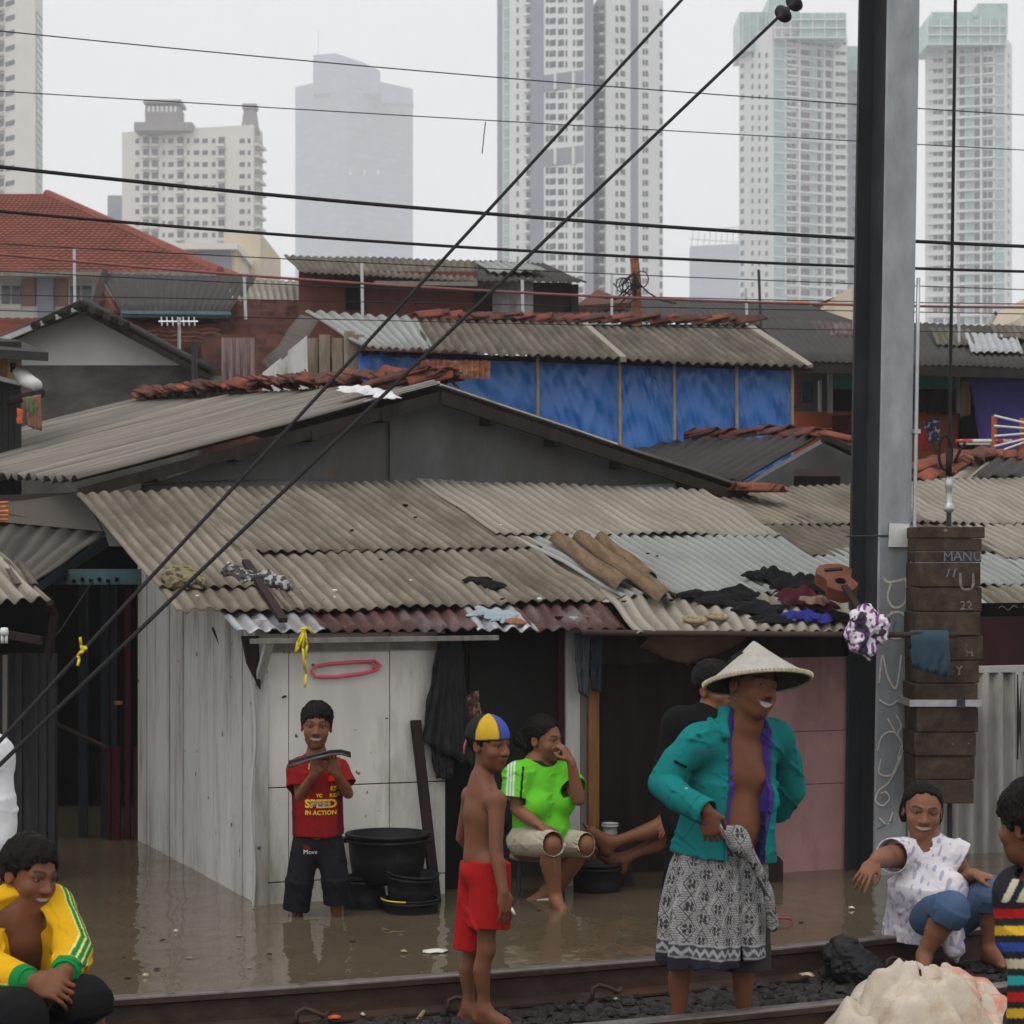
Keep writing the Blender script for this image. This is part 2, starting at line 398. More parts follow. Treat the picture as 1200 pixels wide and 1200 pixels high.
# ------------------------------------------------------------------ people: heads, hands, limbs
def head_axes(yaw, pitch=0, roll=0):        # degrees; yaw 0 looks at the camera, + turns to the picture's right; pitch + looks down
    y, p, r = R(yaw), R(pitch), R(roll)
    f = np.array([math.sin(y), -math.cos(y), 0.0]); s = np.array([math.cos(y), math.sin(y), 0.0]); u = np.array([0, 0, 1.0])
    f, u = f * math.cos(p) - u * math.sin(p), u * math.cos(p) + f * math.sin(p)
    s, u = s * math.cos(r) - u * math.sin(r), u * math.cos(r) + s * math.sin(r)
    return np.stack([s, f, u], 1).astype(np.float32)       # columns: side, forward, up
class Head:
    def __init__(h, c, yaw, pitch=0, roll=0, S=1.0, skin=(0.2, 0.1, 0.06), hair=(0.012, 0.010, 0.010), smile=0.0, squint=0.0, beard=0.0, wide=1.0):
        h.c = nv(c); h.M = head_axes(yaw, pitch, roll); h.S = S; h.skin = np.array(skin); h.hair = np.array(hair)
        h.smile = smile; h.squint = squint; h.beard = beard; h.wide = wide
    def w(h, x, y, z): return h.c + h.M @ (np.array([x * h.wide, y, z], dtype=np.float32) * h.S)
    def loc(h, p): q = ((p - h.c) @ h.M) / h.S; q[..., 0] /= h.wide; return q
    def e(h, s, c, r, k, mode='add'): s.ell(h.w(*c), np.array(r) * h.S * np.array([h.wide, 1, 1]), k * h.S, h.M, mode)
    def add(h, s):
        S = h.S; e = h.e; sm = h.smile
        e(s, (0, -.012, .030), (.073, .093, .085), .02); e(s, (0, .030, -.025), (.060, .061, .085), .03)
        e(s, (0, .036, -.074), (.046, .045, .036), .03); e(s, (0, .066, -.098), (.020, .018, .015), .02)
        for q in (-1, 1):
            e(s, (q * .037, .060, -.032), (.025, .023, .022 + .004 * sm), .02)
            s.cone(h.w(q * .014, .084, .020), h.w(q * .044, .070, .016), .009 * S, .008 * S, .014 * S)
            e(s, (q * .032, .094, .002), (.017, .013, .010), .012, 'sub')
            e(s, (q * .031, .073, .002), (.014, .013, .0105), .004)
            e(s, (q * .074, -.008, -.008), (.009, .020, .031), .008); e(s, (q * .082, -.002, -.006), (.006, .011, .019), .006, 'sub')
            e(s, (q * .013, .092, -.034), (.0095, .011, .0085), .008)
        s.cone(h.w(0, .082, .006), h.w(0, .106, -.031), .008 * S, .0125 * S, .012 * S)
        e(s, (0, .077, -.062 + .002 * sm), (.028 + .008 * sm, .014, .017 + .003 * sm), .012)
        if sm > .3:
            e(s, (0, .094, -.064), (.021 + .007 * sm, .010, .0045 + .004 * sm), .004, 'sub'); e(s, (0, .080, -.0605), (.024, .009, .0062), .003)
        else:
            e(s, (0, .091, -.0585), (.020, .006, .0042), .004); e(s, (0, .0895, -.0675), (.018, .007, .005), .004)
    def color(h, p, base):
        """paints brows, eyes, lips and stubble into the skin colour array"""
        q = h.loc(p); x, y, z = q[:, 0], q[:, 1], q[:, 2]; ax = np.abs(x); sm = h.smile; c = base
        def put(m, col):
            m = np.clip(m, 0, 1)[:, None]; c[:] = c * (1 - m) + np.array(col) * m
        near = (np.abs(x) < .12) & (np.abs(y) < .14) & (np.abs(z) < .14)
        fr = near & (y > .035)
        soft = lambda d, w: np.clip(0.5 - d / w, 0, 1)
        bz = .0235 + .004 * np.sin(np.clip((ax - .012) / .04, 0, 1) * 3.1)
        put(fr * soft(np.maximum(np.abs(z - bz) - .0042, np.maximum(.012 - ax, ax - .050)), .004), h.hair * .8 + h.skin * .04)
        # eyes: socket shade of lashes, white, iris
        ho = .0052 * (1 - .6 * h.squint); ex = (ax - .0315) / .0150; ez = (z - .0015) / ho
        ee = np.sqrt(ex ** 2 + ez ** 2)
        put(fr * soft((np.sqrt(ex ** 2 + ((z - .003) / (ho * 1.5)) ** 2) - 1.1) * .01, .004), h.hair + h.skin * .12)
        put(fr * soft((ee - .85) * .01, .003), (.17, .14, .125))
        put(fr * soft((np.sqrt(((ax - .0315) / .0058) ** 2 + ez ** 2 * .7) - 1) * .006, .002), (.012, .008, .006))
        # mouth
        zc = -.0628 + sm * (x * x * 6.0 - .002); w = .024 + .009 * sm
        lip = np.sqrt((x / (w + .003)) ** 2 + ((z - zc) / (.0095 + .006 * sm)) ** 2)
        put(fr * soft((lip - 1) * .01, .004) * .75, h.skin * np.array([.92, .62, .62]))
        if sm > .3:
            put(fr * soft((np.sqrt((x / w) ** 2 + ((z - zc) / (.0048 + .0055 * sm)) ** 2) - 1) * .008, .003), (.05, .015, .012))
            put(fr * soft((np.sqrt((x / (w * .88)) ** 2 + ((z - zc - .002) / (.0035 + .0032 * sm)) ** 2) - 1) * .008, .003), (.46, .41, .35))
        else:
            put(fr * soft(np.maximum(np.abs(z - zc) - .0012, ax - .022), .003), h.skin * .25)
        for sx in (-1, 1): put(near * (y > .085) * soft((np.sqrt(((x - sx * .0085) / .0045) ** 2 + ((z + .0405) / .0032) ** 2) - 1) * .004, .003) * .85, h.skin * .15)
        if h.beard:
            put(fr * soft(np.maximum(np.abs(z + .0465 + ax * .25) - .0045, ax - .032), .005) * .8 * h.beard, h.hair * 1.3)
            put(fr * soft((np.sqrt((x / .024) ** 2 + ((z + .098) / .016) ** 2) - 1) * .02, .012) * .6 * h.beard, h.hair * 1.3)
        cr = near & (z < .3); ear = cr & (ax > .068) & (y < .03) & (z < .03) & (z > -.05); put(ear * .25, h.skin * np.array([1.25, .9, .85]))
        return c
    def hair_mesh(h, parent, m, seed=0, vol=.012, front=.0, extra=None, fringe=0.0, vox=.0035, name='hair', low=0.0, rough=1.0):
        s = Sdf(vox); S = h.S
        h.e(s, (0, -.014, .034), (.073 + vol, .094 + vol, .085 + vol * 1.1), .01)
        def keep(p):
            q = h.loc(p); jag = .006 * np.sin(q[..., 0] * 170 + seed) + .004 * np.sin(q[..., 0] * 390 + 2 * seed)
            line = np.where(q[..., 1] > .02, -.012 + (.56 + front) * q[..., 1] + jag - fringe * (1 - (q[..., 0] / .09) ** 2) * np.clip((q[..., 1] - .05) / .03, 0, 1), np.where(q[..., 1] < -.02, .2 * (q[..., 1] + .02) * 2.2 - .012 - low, -.012 + .2 * q[..., 1] - low * np.clip(-q[..., 1] / .02, 0, 1)))
            return (line - q[..., 2]) * S * .8
        s.fn(keep, h.c - .2 * S, h.c + .2 * S, .004, 'and')
        # free the face and the ears
        for q in (-1, 1): h.e(s, (q * .088, .002, -.018), (.022, .022, .030), .004, 'sub')
        if extra: extra(s, h)
        d1 = vnoise(seed, 110 / S, 9); d2 = vnoise(seed + 3, 260 / S, 9)
        def dd(p):
            q = h.loc(p); ang = np.arctan2(q[:, 0], q[:, 1] + .02)
            return (d1(p) * .0045 + d2(p) * .0028 + .0022 * np.sin(ang * 46 + 5 * np.sin(q[:, 2] * 60 + seed))) * S
        s.disp(lambda p: dd(p) * (.4 + .6 * rough)); d3 = vnoise(seed + 7, 60 / S, 6); d4 = crumple(seed + 8, 150 / S, .004 * S); s.disp(lambda p: (d3(p) * .006 * S + d4(p)) * rough)
        return emit(s, name, m, parent, smooth_it=0)
def hand(s, wrist, d, n, thumb, S=1.0, curl=0.5, spread=0.15, k=.003, point=None):
    """palm from the wrist along d, palm faces n, thumb leaves on the side 'thumb'"""
    w = nv(wrist); d = unit(d); n = nv(n); n = unit(n - d * (n @ d)); t = unit(np.cross(d, n)); 
    if t @ nv(thumb) < 0: t = -t
    M = np.stack([d, t, n], 1)
    pc = w + d * .048 * S
    s.ell(pc, np.array([.052, .041, .0145]) * S, .010 * S, M); s.cone(w - d * .015 * S, w + d * .03 * S, .0235 * S, .024 * S, .012 * S, sq=(n, .75))
    s.ell(w + d * .032 * S + t * .026 * S + n * .006 * S, np.array([.030, .016, .015]) * S, .01 * S, M)
    for i, (off, ln, r) in enumerate(((.0285, .92, .0088), (.0095, 1.0, .0090), (-.0095, .94, .0086), (-.0275, .76, .0078))):
        b = w + d * (.088 - .004 * (i == 3) - .002 * (i == 0)) * S + t * off * S
        dd = unit(d + t * spread * (1.5 - i) * .8); a = 0; p = b - dd * .02 * S; q = b; c_ = curl if point is None or i != 0 else point
        s.cone(p, q, r * 1.05 * S, r * S, .006 * S)
        for j, (l, ca) in enumerate(((.040, .75), (.027, 1.0), (.021, .7))):
            a += c_ * ca; e = dd * math.cos(a) + n * math.sin(a); q2 = q + e * l * ln * S
            s.cone(q, q2, r * (1 - .10 * j) * S, r * (.9 - .10 * j) * S, k * S); q = q2
    b = w + d * .022 * S + t * .028 * S + n * .006 * S; e1 = unit(d * .75 + t * .75 + n * (.2 + .3 * curl)); p1 = b + e1 * .036 * S
    e2 = unit(d * .95 + t * (.25 - .3 * curl) + n * (.25 + .45 * curl)); p2 = p1 + e2 * .030 * S; e3 = unit(d + n * .6 * curl - t * .2 * curl); p3 = p2 + e3 * .022 * S
    s.cone(b, p1, .0125 * S, .0105 * S, .010 * S); s.cone(p1, p2, .0105 * S, .0095 * S, .004 * S); s.cone(p2, p3, .0095 * S, .0075 * S, .004 * S)
def foot(s, ankle, d, S=1.0, up=(0, 0, 1), toes=True):
    a = nv(ankle); d = unit(d); u = unit(up); t = np.cross(d, u)
    s.cone(a, a - u * .045 * S - d * .025 * S, .034 * S, .032 * S, .02 * S)
    s.cone(a - u * .03 * S + d * .02 * S, a + d * .115 * S - u * .062 * S, .036 * S, .028 * S, .03 * S)
    s.cone(a - d * .03 * S - u * .062 * S, a + d * .12 * S - u * .070 * S, .028 * S, .026 * S, .02 * S)
    for i, o in enumerate((.026, .010, -.003, -.015, -.026)):
        b = a + d * (.135 - .010 * i) * S - u * .074 * S + t * o * S; s.cone(b, b + d * (.030 - .003 * i) * S, (.0125 if i == 0 else .009) * S, (.011 if i == 0 else .0075) * S, .004 * S)
def leg(s, hip, knee, ankle, S=1.0, fat=1.0, fwd=(0, -1, 0)):
    h, k_, a = nv(hip), nv(knee), nv(ankle); f = unit(fwd)
    q = lambda t, o=0: k_ * (1 - t) + a * t - f * o * S
    s.chain([h, h * .6 + k_ * .4, h * .2 + k_ * .8, k_, q(.18, .008), q(.34, .015), q(.5, .012), q(.75, .004), a], [v * S * fat for v in (.082, .072, .056, .050, .050, .053, .048, .036)] + [.033 * S], .03 * S)
    s.ell(k_ + f * .012 * S, np.array([.038, .038, .042]) * S * (fat * .5 + .5), .03 * S)
def arm(s, sh, el, wr, S=1.0, fat=1.0):
    a, b, c = nv(sh), nv(el), nv(wr); o = unit((a + c) / 2 - b) * .004 if np.linalg.norm((a + c) / 2 - b) > 1e-4 else 0
    s.chain([a, a * .75 + b * .25, a * .35 + b * .65, b, b * .72 + c * .28 + o, b * .3 + c * .7, c], [v * S * fat for v in (.049, .047, .041, .036, .0385, .031)] + [.0245 * S * (fat * .4 + .6)], .025 * S)
class Torso:
    """axes from shoulders and hips; fwd is the way the chest faces"""
    def __init__(t, sa, sb, ha, hb, fwd, S=1.0, fat=1.0):
        t.sa, t.sb, t.ha, t.hb = map(nv, (sa, sb, ha, hb)); t.S = S; t.fat = fat
        t.top = (t.sa + t.sb) / 2; t.pel = (t.ha + t.hb) / 2; t.up = unit(t.top - t.pel)
        f = nv(fwd); t.f = unit(f - t.up * (f @ t.up)); t.r = unit(np.cross(t.f, t.up)); t.M = np.stack([t.r, t.f, t.up], 1)
        t.len = float(np.linalg.norm(t.top - t.pel)); t.sw = float(np.linalg.norm((t.sa - t.sb) - t.f * ((t.sa - t.sb) @ t.f))) / 2
    def at(t, x, y, v): return t.pel + t.up * t.len * v + t.r * x * t.S + t.f * y * t.S
    def add(t, s, g=0.0, belly=0.0, bust=0.0, neck=None, nr=.052, chest=1.0):
        S, F_ = t.S, t.fat; hw = max(.10 * S, t.sw * .78)
        s.ell(t.at(0, 0, .72), np.array([hw * 1.02 + g, .100 * S * F_ * chest + g, t.len * .36 + g]), .03 * S, t.M)
        s.ell(t.at(0, .005, .38), np.array([hw * .86 * (F_ * .5 + .5) + g, .088 * S * F_ + g, t.len * .34 + g]), .05 * S, t.M)
        s.ell(t.at(0, -.005, .04), np.array([hw * .98 * (F_ * .4 + .6) + g, .098 * S * F_ + g, t.len * .25 + g]), .05 * S, t.M)
        if belly: s.ell(t.at(0, .045 + .05 * belly, .26), np.array([hw * .80 + g, .07 * S + .05 * belly * S + g, t.len * .26 + g]), .06 * S, t.M)
        if bust:
            for q in (-1, 1): s.ell(t.at(q * .075, .085 * F_ + .01 * bust, .62), np.array([.062, .055, .060]) * S * bust + g, .03 * S, t.M)
        for a in (t.sa, t.sb):
            s.cone(t.at(0, 0, .93), a - t.up * .01 * S, .050 * S + g, .046 * S + g, .04 * S)
            if neck is not None: s.cone(nv(neck) + t.up * .02 * S - t.f * .01 * S, a * .75 + t.top * .25, .034 * S + g, .040 * S + g, .05 * S)
        if neck is not None: s.cone(t.top + t.up * .01 * S - t.f * .01, nv(neck) + t.up * .02 * S, .060 * S + g, nr * S + g * .5, .03 * S)
def neck_to(s, head, neck, r=.050):
    s.cone(neck, head.w(0, -.018, -.055), r * head.S, r * .96 * head.S, .025 * head.S)
def skin_color(base, heads, seed=0, spots=()):
    nz = vnoise(seed, 22, 8); nz2 = vnoise(seed + 1, 90, 8)
    def fn(p):
        g = 1 + .13 * nz(p) + .07 * nz2(p)
        c = np.array(base)[None, :] * g[:, None]
        for h in heads: c = h.color(p, c)
        for pos, r, col, a in spots:
            m = np.clip(1.5 - np.linalg.norm(p - nv(pos), axis=1) / r, 0, 1)[:, None] * a; c = c * (1 - m) + np.array(col) * m
        return c
    return fn
# ------------------------------------------------------------------ shared materials
MT = {}
def mm(k, *a, **kw): MT[k] = mat(k, *a, **kw); return MT[k]
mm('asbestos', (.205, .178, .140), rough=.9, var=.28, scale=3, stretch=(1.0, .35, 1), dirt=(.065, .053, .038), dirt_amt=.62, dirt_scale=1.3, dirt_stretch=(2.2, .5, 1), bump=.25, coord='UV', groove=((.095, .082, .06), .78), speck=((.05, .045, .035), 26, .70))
mm('asbestos_dark', (.13, .113, .09), rough=.9, var=.35, scale=4, stretch=(1.2, .3, 1), dirt=(.05, .043, .034), dirt_amt=.6, dirt_scale=2.0, dirt_stretch=(2, .4, 1), bump=.25, coord='UV', groove=((.06, .055, .042), .6))
mm('asbestos_grey', (.25, .26, .248), rough=.8, var=.16, scale=3, stretch=(1.0, .3, 1), dirt=(.17, .17, .155), dirt_amt=.35, dirt_scale=1.5, dirt_stretch=(2, .4, 1), bump=.15, coord='UV', groove=((.13, .133, .125), .62))
mm('asbestos_pale', (.27, .248, .208), rough=.9, var=.18, scale=3, stretch=(1, .25, 1), dirt=(.17, .145, .11), dirt_amt=.5, dirt_scale=1.4, dirt_stretch=(2.5, .4, 1), bump=.2, coord='UV', groove=((.13, .115, .09), .72), speck=((.07, .06, .05), 30, .72))
mm('grey_sheet', (.042, .040, .039), rough=.85, var=.25, scale=3, stretch=(1, .25, 1), dirt=(.06, .055, .05), dirt_amt=.45, dirt_scale=1.4, dirt_stretch=(2.5, .4, 1), bump=.2, coord='UV', groove=((.05, .048, .045), .5))
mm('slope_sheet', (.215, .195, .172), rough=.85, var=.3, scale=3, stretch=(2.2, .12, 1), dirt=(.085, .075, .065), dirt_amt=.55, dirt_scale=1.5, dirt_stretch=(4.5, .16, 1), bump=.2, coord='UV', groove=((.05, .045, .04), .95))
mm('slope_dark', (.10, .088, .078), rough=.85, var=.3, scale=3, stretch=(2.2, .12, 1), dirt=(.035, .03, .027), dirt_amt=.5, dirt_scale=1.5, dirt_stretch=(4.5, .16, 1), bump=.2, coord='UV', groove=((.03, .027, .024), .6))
mm('zinc', (.34, .35, .37), rough=.42, var=.3, scale=7, stretch=(1, .5, 1), dirt=(.12, .055, .035), dirt_amt=.25, dirt_scale=2.2, metal=.55, bump=.1, coord='UV', groove=((.16, .15, .15), .45))
mm('zinc_rust', (.075, .035, .033), rough=.7, var=.4, scale=6, stretch=(1, .4, 1), dirt=(.19, .185, .185), dirt_amt=.28, dirt_scale=1.7, dirt_stretch=(1.5, .5, 1), bump=.25, coord='UV', groove=((.04, .022, .022), .5), speck=((.15, .05, .025), 9, .66))
mm('white_paint', (.55, .53, .50), rough=.7, var=.13, scale=5, stretch=(1, 1, .25), dirt=(.30, .275, .24), dirt_amt=.35, dirt_scale=2.6, dirt_stretch=(1.6, 1.6, .35), bump=.15, bump_scale=22, speck=((.12, .09, .07), 17, .715))
mm('white_plank', (.42, .415, .405), rough=.75, var=.10, scale=4, stretch=(1.2, 1.2, .2), dirt=(.15, .115, .09), dirt_amt=.50, dirt_scale=2.4, dirt_stretch=(1.6, 1.6, .3), bump=.10, bump_scale=16, speck=((.10, .055, .045), 11, .72))
mm('pink_wall', (.36, .205, .20), rough=.8, var=.14, scale=3, dirt=(.20, .12, .12), dirt_amt=.4, dirt_scale=2.2, dirt_stretch=(1.5, 1.5, .5), bump=.12)
mm('tin_grey', (.088, .09, .09), rough=.6, var=.28, scale=4, stretch=(1, 1, .5), dirt=(.07, .065, .06), dirt_amt=.5, dirt_scale=1.6, bump=.2, metal=.25, speck=((.16, .07, .035), 6, .74))
mm('panel_grey', (.034, .034, .033), rough=.8, var=.12, scale=3, bump=.08)
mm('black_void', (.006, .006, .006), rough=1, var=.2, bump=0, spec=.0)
mm('dark_wood', (.026, .020, .017), rough=.85, var=.35, scale=8, stretch=(2, 2, .2), bump=.3)
mm('brown_wood', (.026, .017, .016), spec=.08, rough=.8, var=.3, scale=6, stretch=(2, 2, .2), bump=.25)
mm('orange_wood', (.19, .088, .036), rough=.75, var=.35, scale=8, stretch=(2.5, 2.5, .25), bump=.3, dirt=(.06, .03, .02), dirt_amt=.4, dirt_scale=3)
mm('grey_wood', (.17, .155, .14), rough=.85, var=.3, scale=8, stretch=(2, 2, .2), bump=.3)
mm('pale_post', (.36, .36, .35), rough=.8, var=.2, scale=6, stretch=(2, 2, .3), bump=.2)
mm('maroon', (.032, .010, .013), rough=.7, var=.25, scale=5, bump=.1)
mm('plank_dark', (.028, .027, .028), rough=.85, var=.35, scale=6, stretch=(2, 2, .15), bump=.3)
mm('tile_red', (.19, .058, .034), rough=.85, var=.4, scale=5, dirt=(.055, .035, .03), dirt_amt=.5, dirt_scale=2.2, bump=.3)
mm('tile_old', (.11, .042, .031), rough=.85, var=.45, scale=7, dirt=(.035, .026, .024), dirt_amt=.6, dirt_scale=3.0, bump=.3)
mm('tile_roof', (.205, .066, .045), rough=.85, var=.25, scale=1.2, dirt=(.14, .05, .038), dirt_amt=.4, dirt_scale=.5, bump=.2)
mm('brick', (.14, .054, .040), rough=.9, var=.4, scale=8, dirt=(.03, .022, .02), dirt_amt=.45, dirt_scale=2, bump=.4, bricks=.24)
mm('tan_wood', (.25, .205, .155), rough=.85, var=.3, scale=8, stretch=(2, 2, .2), bump=.3, dirt=(.08, .06, .045), dirt_amt=.4, dirt_scale=3)
mm('red_board', (.12, .043, .036), rough=.8, var=.25, scale=4, stretch=(1.5, 1.5, .3), dirt=(.06, .028, .026), dirt_amt=.4, dirt_scale=1.2, bump=.15)
mm('plaster_white', (.56, .55, .53), rough=.85, var=.1, scale=1.5, dirt=(.36, .34, .32), dirt_amt=.35, dirt_scale=.7, bump=.1)
mm('plaster_grey', (.092, .087, .08), rough=.9, var=.35, scale=3.5, stretch=(1, 1, 1.6), dirt=(.05, .047, .043), dirt_amt=.55, dirt_scale=1.2, bump=.3)
mm('tarp_blue', (.014, .125, .42), rough=.36, var=.12, scale=3, bump=.35, bump_scale=7, spec=.5, dirt=(.02, .085, .26), dirt_amt=.25, dirt_scale=1.3)
mm('tarp_purple', (.10, .085, .38), rough=.5, var=.25, scale=3, bump=.35, bump_scale=9)
mm('rust', (.20, .075, .035), rough=.85, var=.5, scale=9, stretch=(1, 1, 2), dirt=(.38, .26, .19), dirt_amt=.35, dirt_scale=3, bump=.3)
mm('bamboo', (.30, .23, .15), rough=.7, var=.25, scale=8, bump=.15)
mm('orange_board', (.38, .105, .04), rough=.75, var=.2, scale=3, stretch=(3, 3, .2), dirt=(.14, .04, .02), dirt_amt=.35, dirt_scale=1.5, bump=.15)
mm('teal_paint', (.045, .25, .20), rough=.7, var=.2, scale=4, bump=.1)
mm('blue_paint', (.07, .12, .14), rough=.7, var=.25, scale=5, bump=.15, dirt=(.05, .06, .06), dirt_amt=.4, dirt_scale=3)
mm('glass_dark', (.035, .042, .05), rough=.15, var=.2, scale=2, bump=0, spec=.5)
mm('tower_cream', (.63, .61, .56), rough=.8, var=.05, scale=.2, bump=0)
mm('tower_white', (.66, .665, .66), rough=.8, var=.05, scale=.2, bump=0)
mm('tower_window', (.065, .075, .09), rough=.3, var=.35, scale=.35, bump=0, spec=.5)
mm('tower_slate', (.25, .26, .31), rough=.6, var=.08, scale=.2, bump=0)
mm('tower_teal', (.30, .42, .42), rough=.3, var=.2, scale=.3, bump=0, spec=.5)
mm('tower_blue', (.13, .18, .25), rough=.25, var=.18, scale=.08, stretch=(1, 1, 2.5), bump=0, spec=.5)
mm('tower_line', (.085, .12, .17), rough=.4, var=.1, scale=.3, bump=0)
mm('tower_brown', (.25, .235, .235), rough=.8, var=.08, scale=.2, bump=0)
mm('beige_wall', (.55, .47, .36), rough=.8, var=.1, scale=.4, bump=0)
mm('cable', (.018, .017, .018), rough=.6, var=.2, bump=0)
mm('cable_pink', (.20, .075, .075), rough=.6, var=.2, bump=0)
mm('steel', (.29, .31, .33), rough=.42, var=.2, scale=7, stretch=(1, 1, .5), dirt=(.22, .235, .25), dirt_amt=.45, dirt_scale=3, metal=.15, bump=.06)
mm('steel_dark', (.042, .045, .05), rough=.5, var=.3, scale=5, stretch=(1, 1, .3), metal=.3, bump=.08)
mm('galv', (.42, .43, .44), rough=.4, var=.15, scale=20, metal=.7, bump=.05)
mm('rail_steel', (.060, .040, .034), rough=.6, var=.35, scale=9, stretch=(1, 1, 2), dirt=(.10, .042, .022), dirt_amt=.3, dirt_scale=3, metal=.3, bump=.25)
mm('rail_head', (.17, .15, .14), rough=.38, var=.25, scale=14, metal=.6, bump=.08)
mm('ballast', (.034, .031, .030), rough=.9, var=.5, scale=30, bump=.5, coord='Object')
mm('mud', (.040, .033, .027), rough=.85, var=.4, scale=6, bump=.5, bump_scale=25)
mm('concrete_dark', (.064, .045, .034), rough=.9, var=.45, scale=9, dirt=(.018, .015, .013), dirt_amt=.6, dirt_scale=5, bump=.45, bump_scale=45, speck=((.20, .17, .14), 24, .735))
mm('chalk', (.60, .55, .50), rough=.95, var=.2, scale=40, bump=0)
mm('chalk_blue', (.12, .165, .21), rough=.95, var=.2, scale=40, bump=0)
mm('chalk_faint', (.17, .15, .135), rough=.95, var=.5, scale=60, bump=0)
mm('plastic_black', (.012, .0125, .0135), rough=.5, var=.2, scale=12, dirt=(.04, .037, .033), dirt_amt=.25, dirt_scale=7, bump=.06)
mm('yellow_tape', (.62, .48, .03), rough=.5, var=.12, scale=20, bump=.1)
mm('pink_plastic', (.72, .11, .17), rough=.4, var=.12, scale=10, bump=.03)
mm('white_plastic', (.62, .62, .60), rough=.4, var=.08, scale=9, bump=.05)
mm('white_cloth', (.60, .60, .60), rough=.85, var=.12, scale=10, bump=.2)
def cloth_mat(k, c, var=.14, rough=.85, bump=.25, **kw): return mm(k, c, rough=rough, var=var, scale=14, bump=bump, bump_scale=240, spec=.05, **kw)
cloth_mat('cloth_black', (.009, .009, .010)); cloth_mat('cloth_grey', (.024, .024, .026)); cloth_mat('cloth_denim', (.035, .060, .085))
cloth_mat('cloth_maroon', (.06, .012, .02)); cloth_mat('cloth_blue', (.025, .03, .20)); cloth_mat('cloth_brown', (.20, .13, .10))
MT['vc_cloth'] = mat('painted_cloth', (1, 1, 1), rough=.82, var=.10, scale=26, bump=.22, bump_scale=260, vcol=True, spec=.06)
MT['vc_skin'] = mat('skin', (1, 1, 1), rough=.50, var=.07, scale=40, bump=.12, bump_scale=300, vcol=True, spec=.20)
MT['hair'] = mat('hair', (.0065, .0055, .005), rough=.55, var=.35, scale=120, stretch=(1, 1, .3), bump=.5, bump_scale=300, spec=.10)
MT['vc_any'] = mat('painted', (1, 1, 1), rough=.6, var=.12, scale=18, bump=.1, vcol=True)
# ------------------------------------------------------------------ camera, sky, sun
sc = bpy.context.scene
cam = bpy.data.cameras.new('camera'); camo = bpy.data.objects.new('camera', cam); COL.objects.link(camo); sc.camera = camo
camo.location = (0, 0, HC); camo.rotation_euler = (R(90), 0, 0)
cam.sensor_fit = 'HORIZONTAL'; cam.sensor_width = 36; cam.lens = F / 1200 * 36; cam.shift_y = 50 / 1200; cam.clip_start = .1; cam.clip_end = 6000
cam.dof.use_dof = True; cam.dof.focus_distance = 10.0; cam.dof.aperture_fstop = 9.0
sc.view_settings.view_transform = 'Standard'; sc.view_settings.look = 'None'; sc.view_settings.exposure = EXPOSURE; sc.view_settings.gamma = 1
sc.view_settings.use_curve_mapping = False
sc.cycles.use_denoising = True; sc.cycles.denoiser = 'OPENIMAGEDENOISE'; sc.cycles.max_bounces = 6; sc.cycles.diffuse_bounces = 3; sc.cycles.glossy_bounces = 3
sc.cycles.volume_bounces = 2; sc.cycles.transparent_max_bounces = 6; sc.cycles.caustics_reflective = False; sc.cycles.caustics_refractive = False
wd = bpy.data.worlds.new('World'); sc.world = wd; wd.use_nodes = True
SUN_EL, SUN_AZ = 62, 205                    # degrees; high sun behind thin overcast, behind the photographer's left
nt = wd.node_tree; N = nt.nodes; L = nt.links; bg = N['Background']
sky = N.new('ShaderNodeTexSky'); sky.sky_type = 'NISHITA'; sky.sun_disc = False; sky.sun_elevation = R(SUN_EL); sky.sun_rotation = R(SUN_AZ)
sky.dust_density = 5.0; sky.air_density = 1.0
hs = N.new('ShaderNodeHueSaturation'); hs.inputs['Saturation'].default_value = .03; L.new(sky.outputs[0], hs.inputs['Color'])
gm = N.new('ShaderNodeGamma'); gm.inputs['Gamma'].default_value = .22; L.new(hs.outputs[0], gm.inputs['Color'])   # the cloud deck evens the sky out
tc = N.new('ShaderNodeTexCoord'); mp = N.new('ShaderNodeMapping'); mp.inputs['Scale'].default_value = (1, 1, 2.2); L.new(tc.outputs['Generated'], mp.inputs['Vector'])
nz = N.new('ShaderNodeTexNoise'); nz.inputs['Scale'].default_value = 5.0; nz.inputs['Detail'].default_value = 4; L.new(mp.outputs[0], nz.inputs['Vector'])
mr = N.new('ShaderNodeMapRange'); mr.inputs['To Min'].default_value = SKY_GAIN * .95; mr.inputs['To Max'].default_value = SKY_GAIN * 1.05; L.new(nz.outputs['Fac'], mr.inputs['Value'])
vm = N.new('ShaderNodeVectorMath'); vm.operation = 'SCALE'; L.new(gm.outputs[0], vm.inputs[0]); L.new(mr.outputs['Result'], vm.inputs['Scale'])
L.new(vm.outputs[0], bg.inputs['Color']); bg.inputs['Strength'].default_value = .12
sl = bpy.data.lights.new('sun', 'SUN'); sl.energy = SUN_E; sl.angle = R(35); sl.color = (1, .97, .93)
so = bpy.data.objects.new('sun', sl); COL.objects.link(so)
az = R(SUN_AZ); sd = Vector((math.sin(az) * math.cos(R(SUN_EL)), math.cos(az) * math.cos(R(SUN_EL)), math.sin(R(SUN_EL))))
so.rotation_euler = (-sd).to_track_quat('-Z', 'Y').to_euler(); so.location = (0, 0, 60)
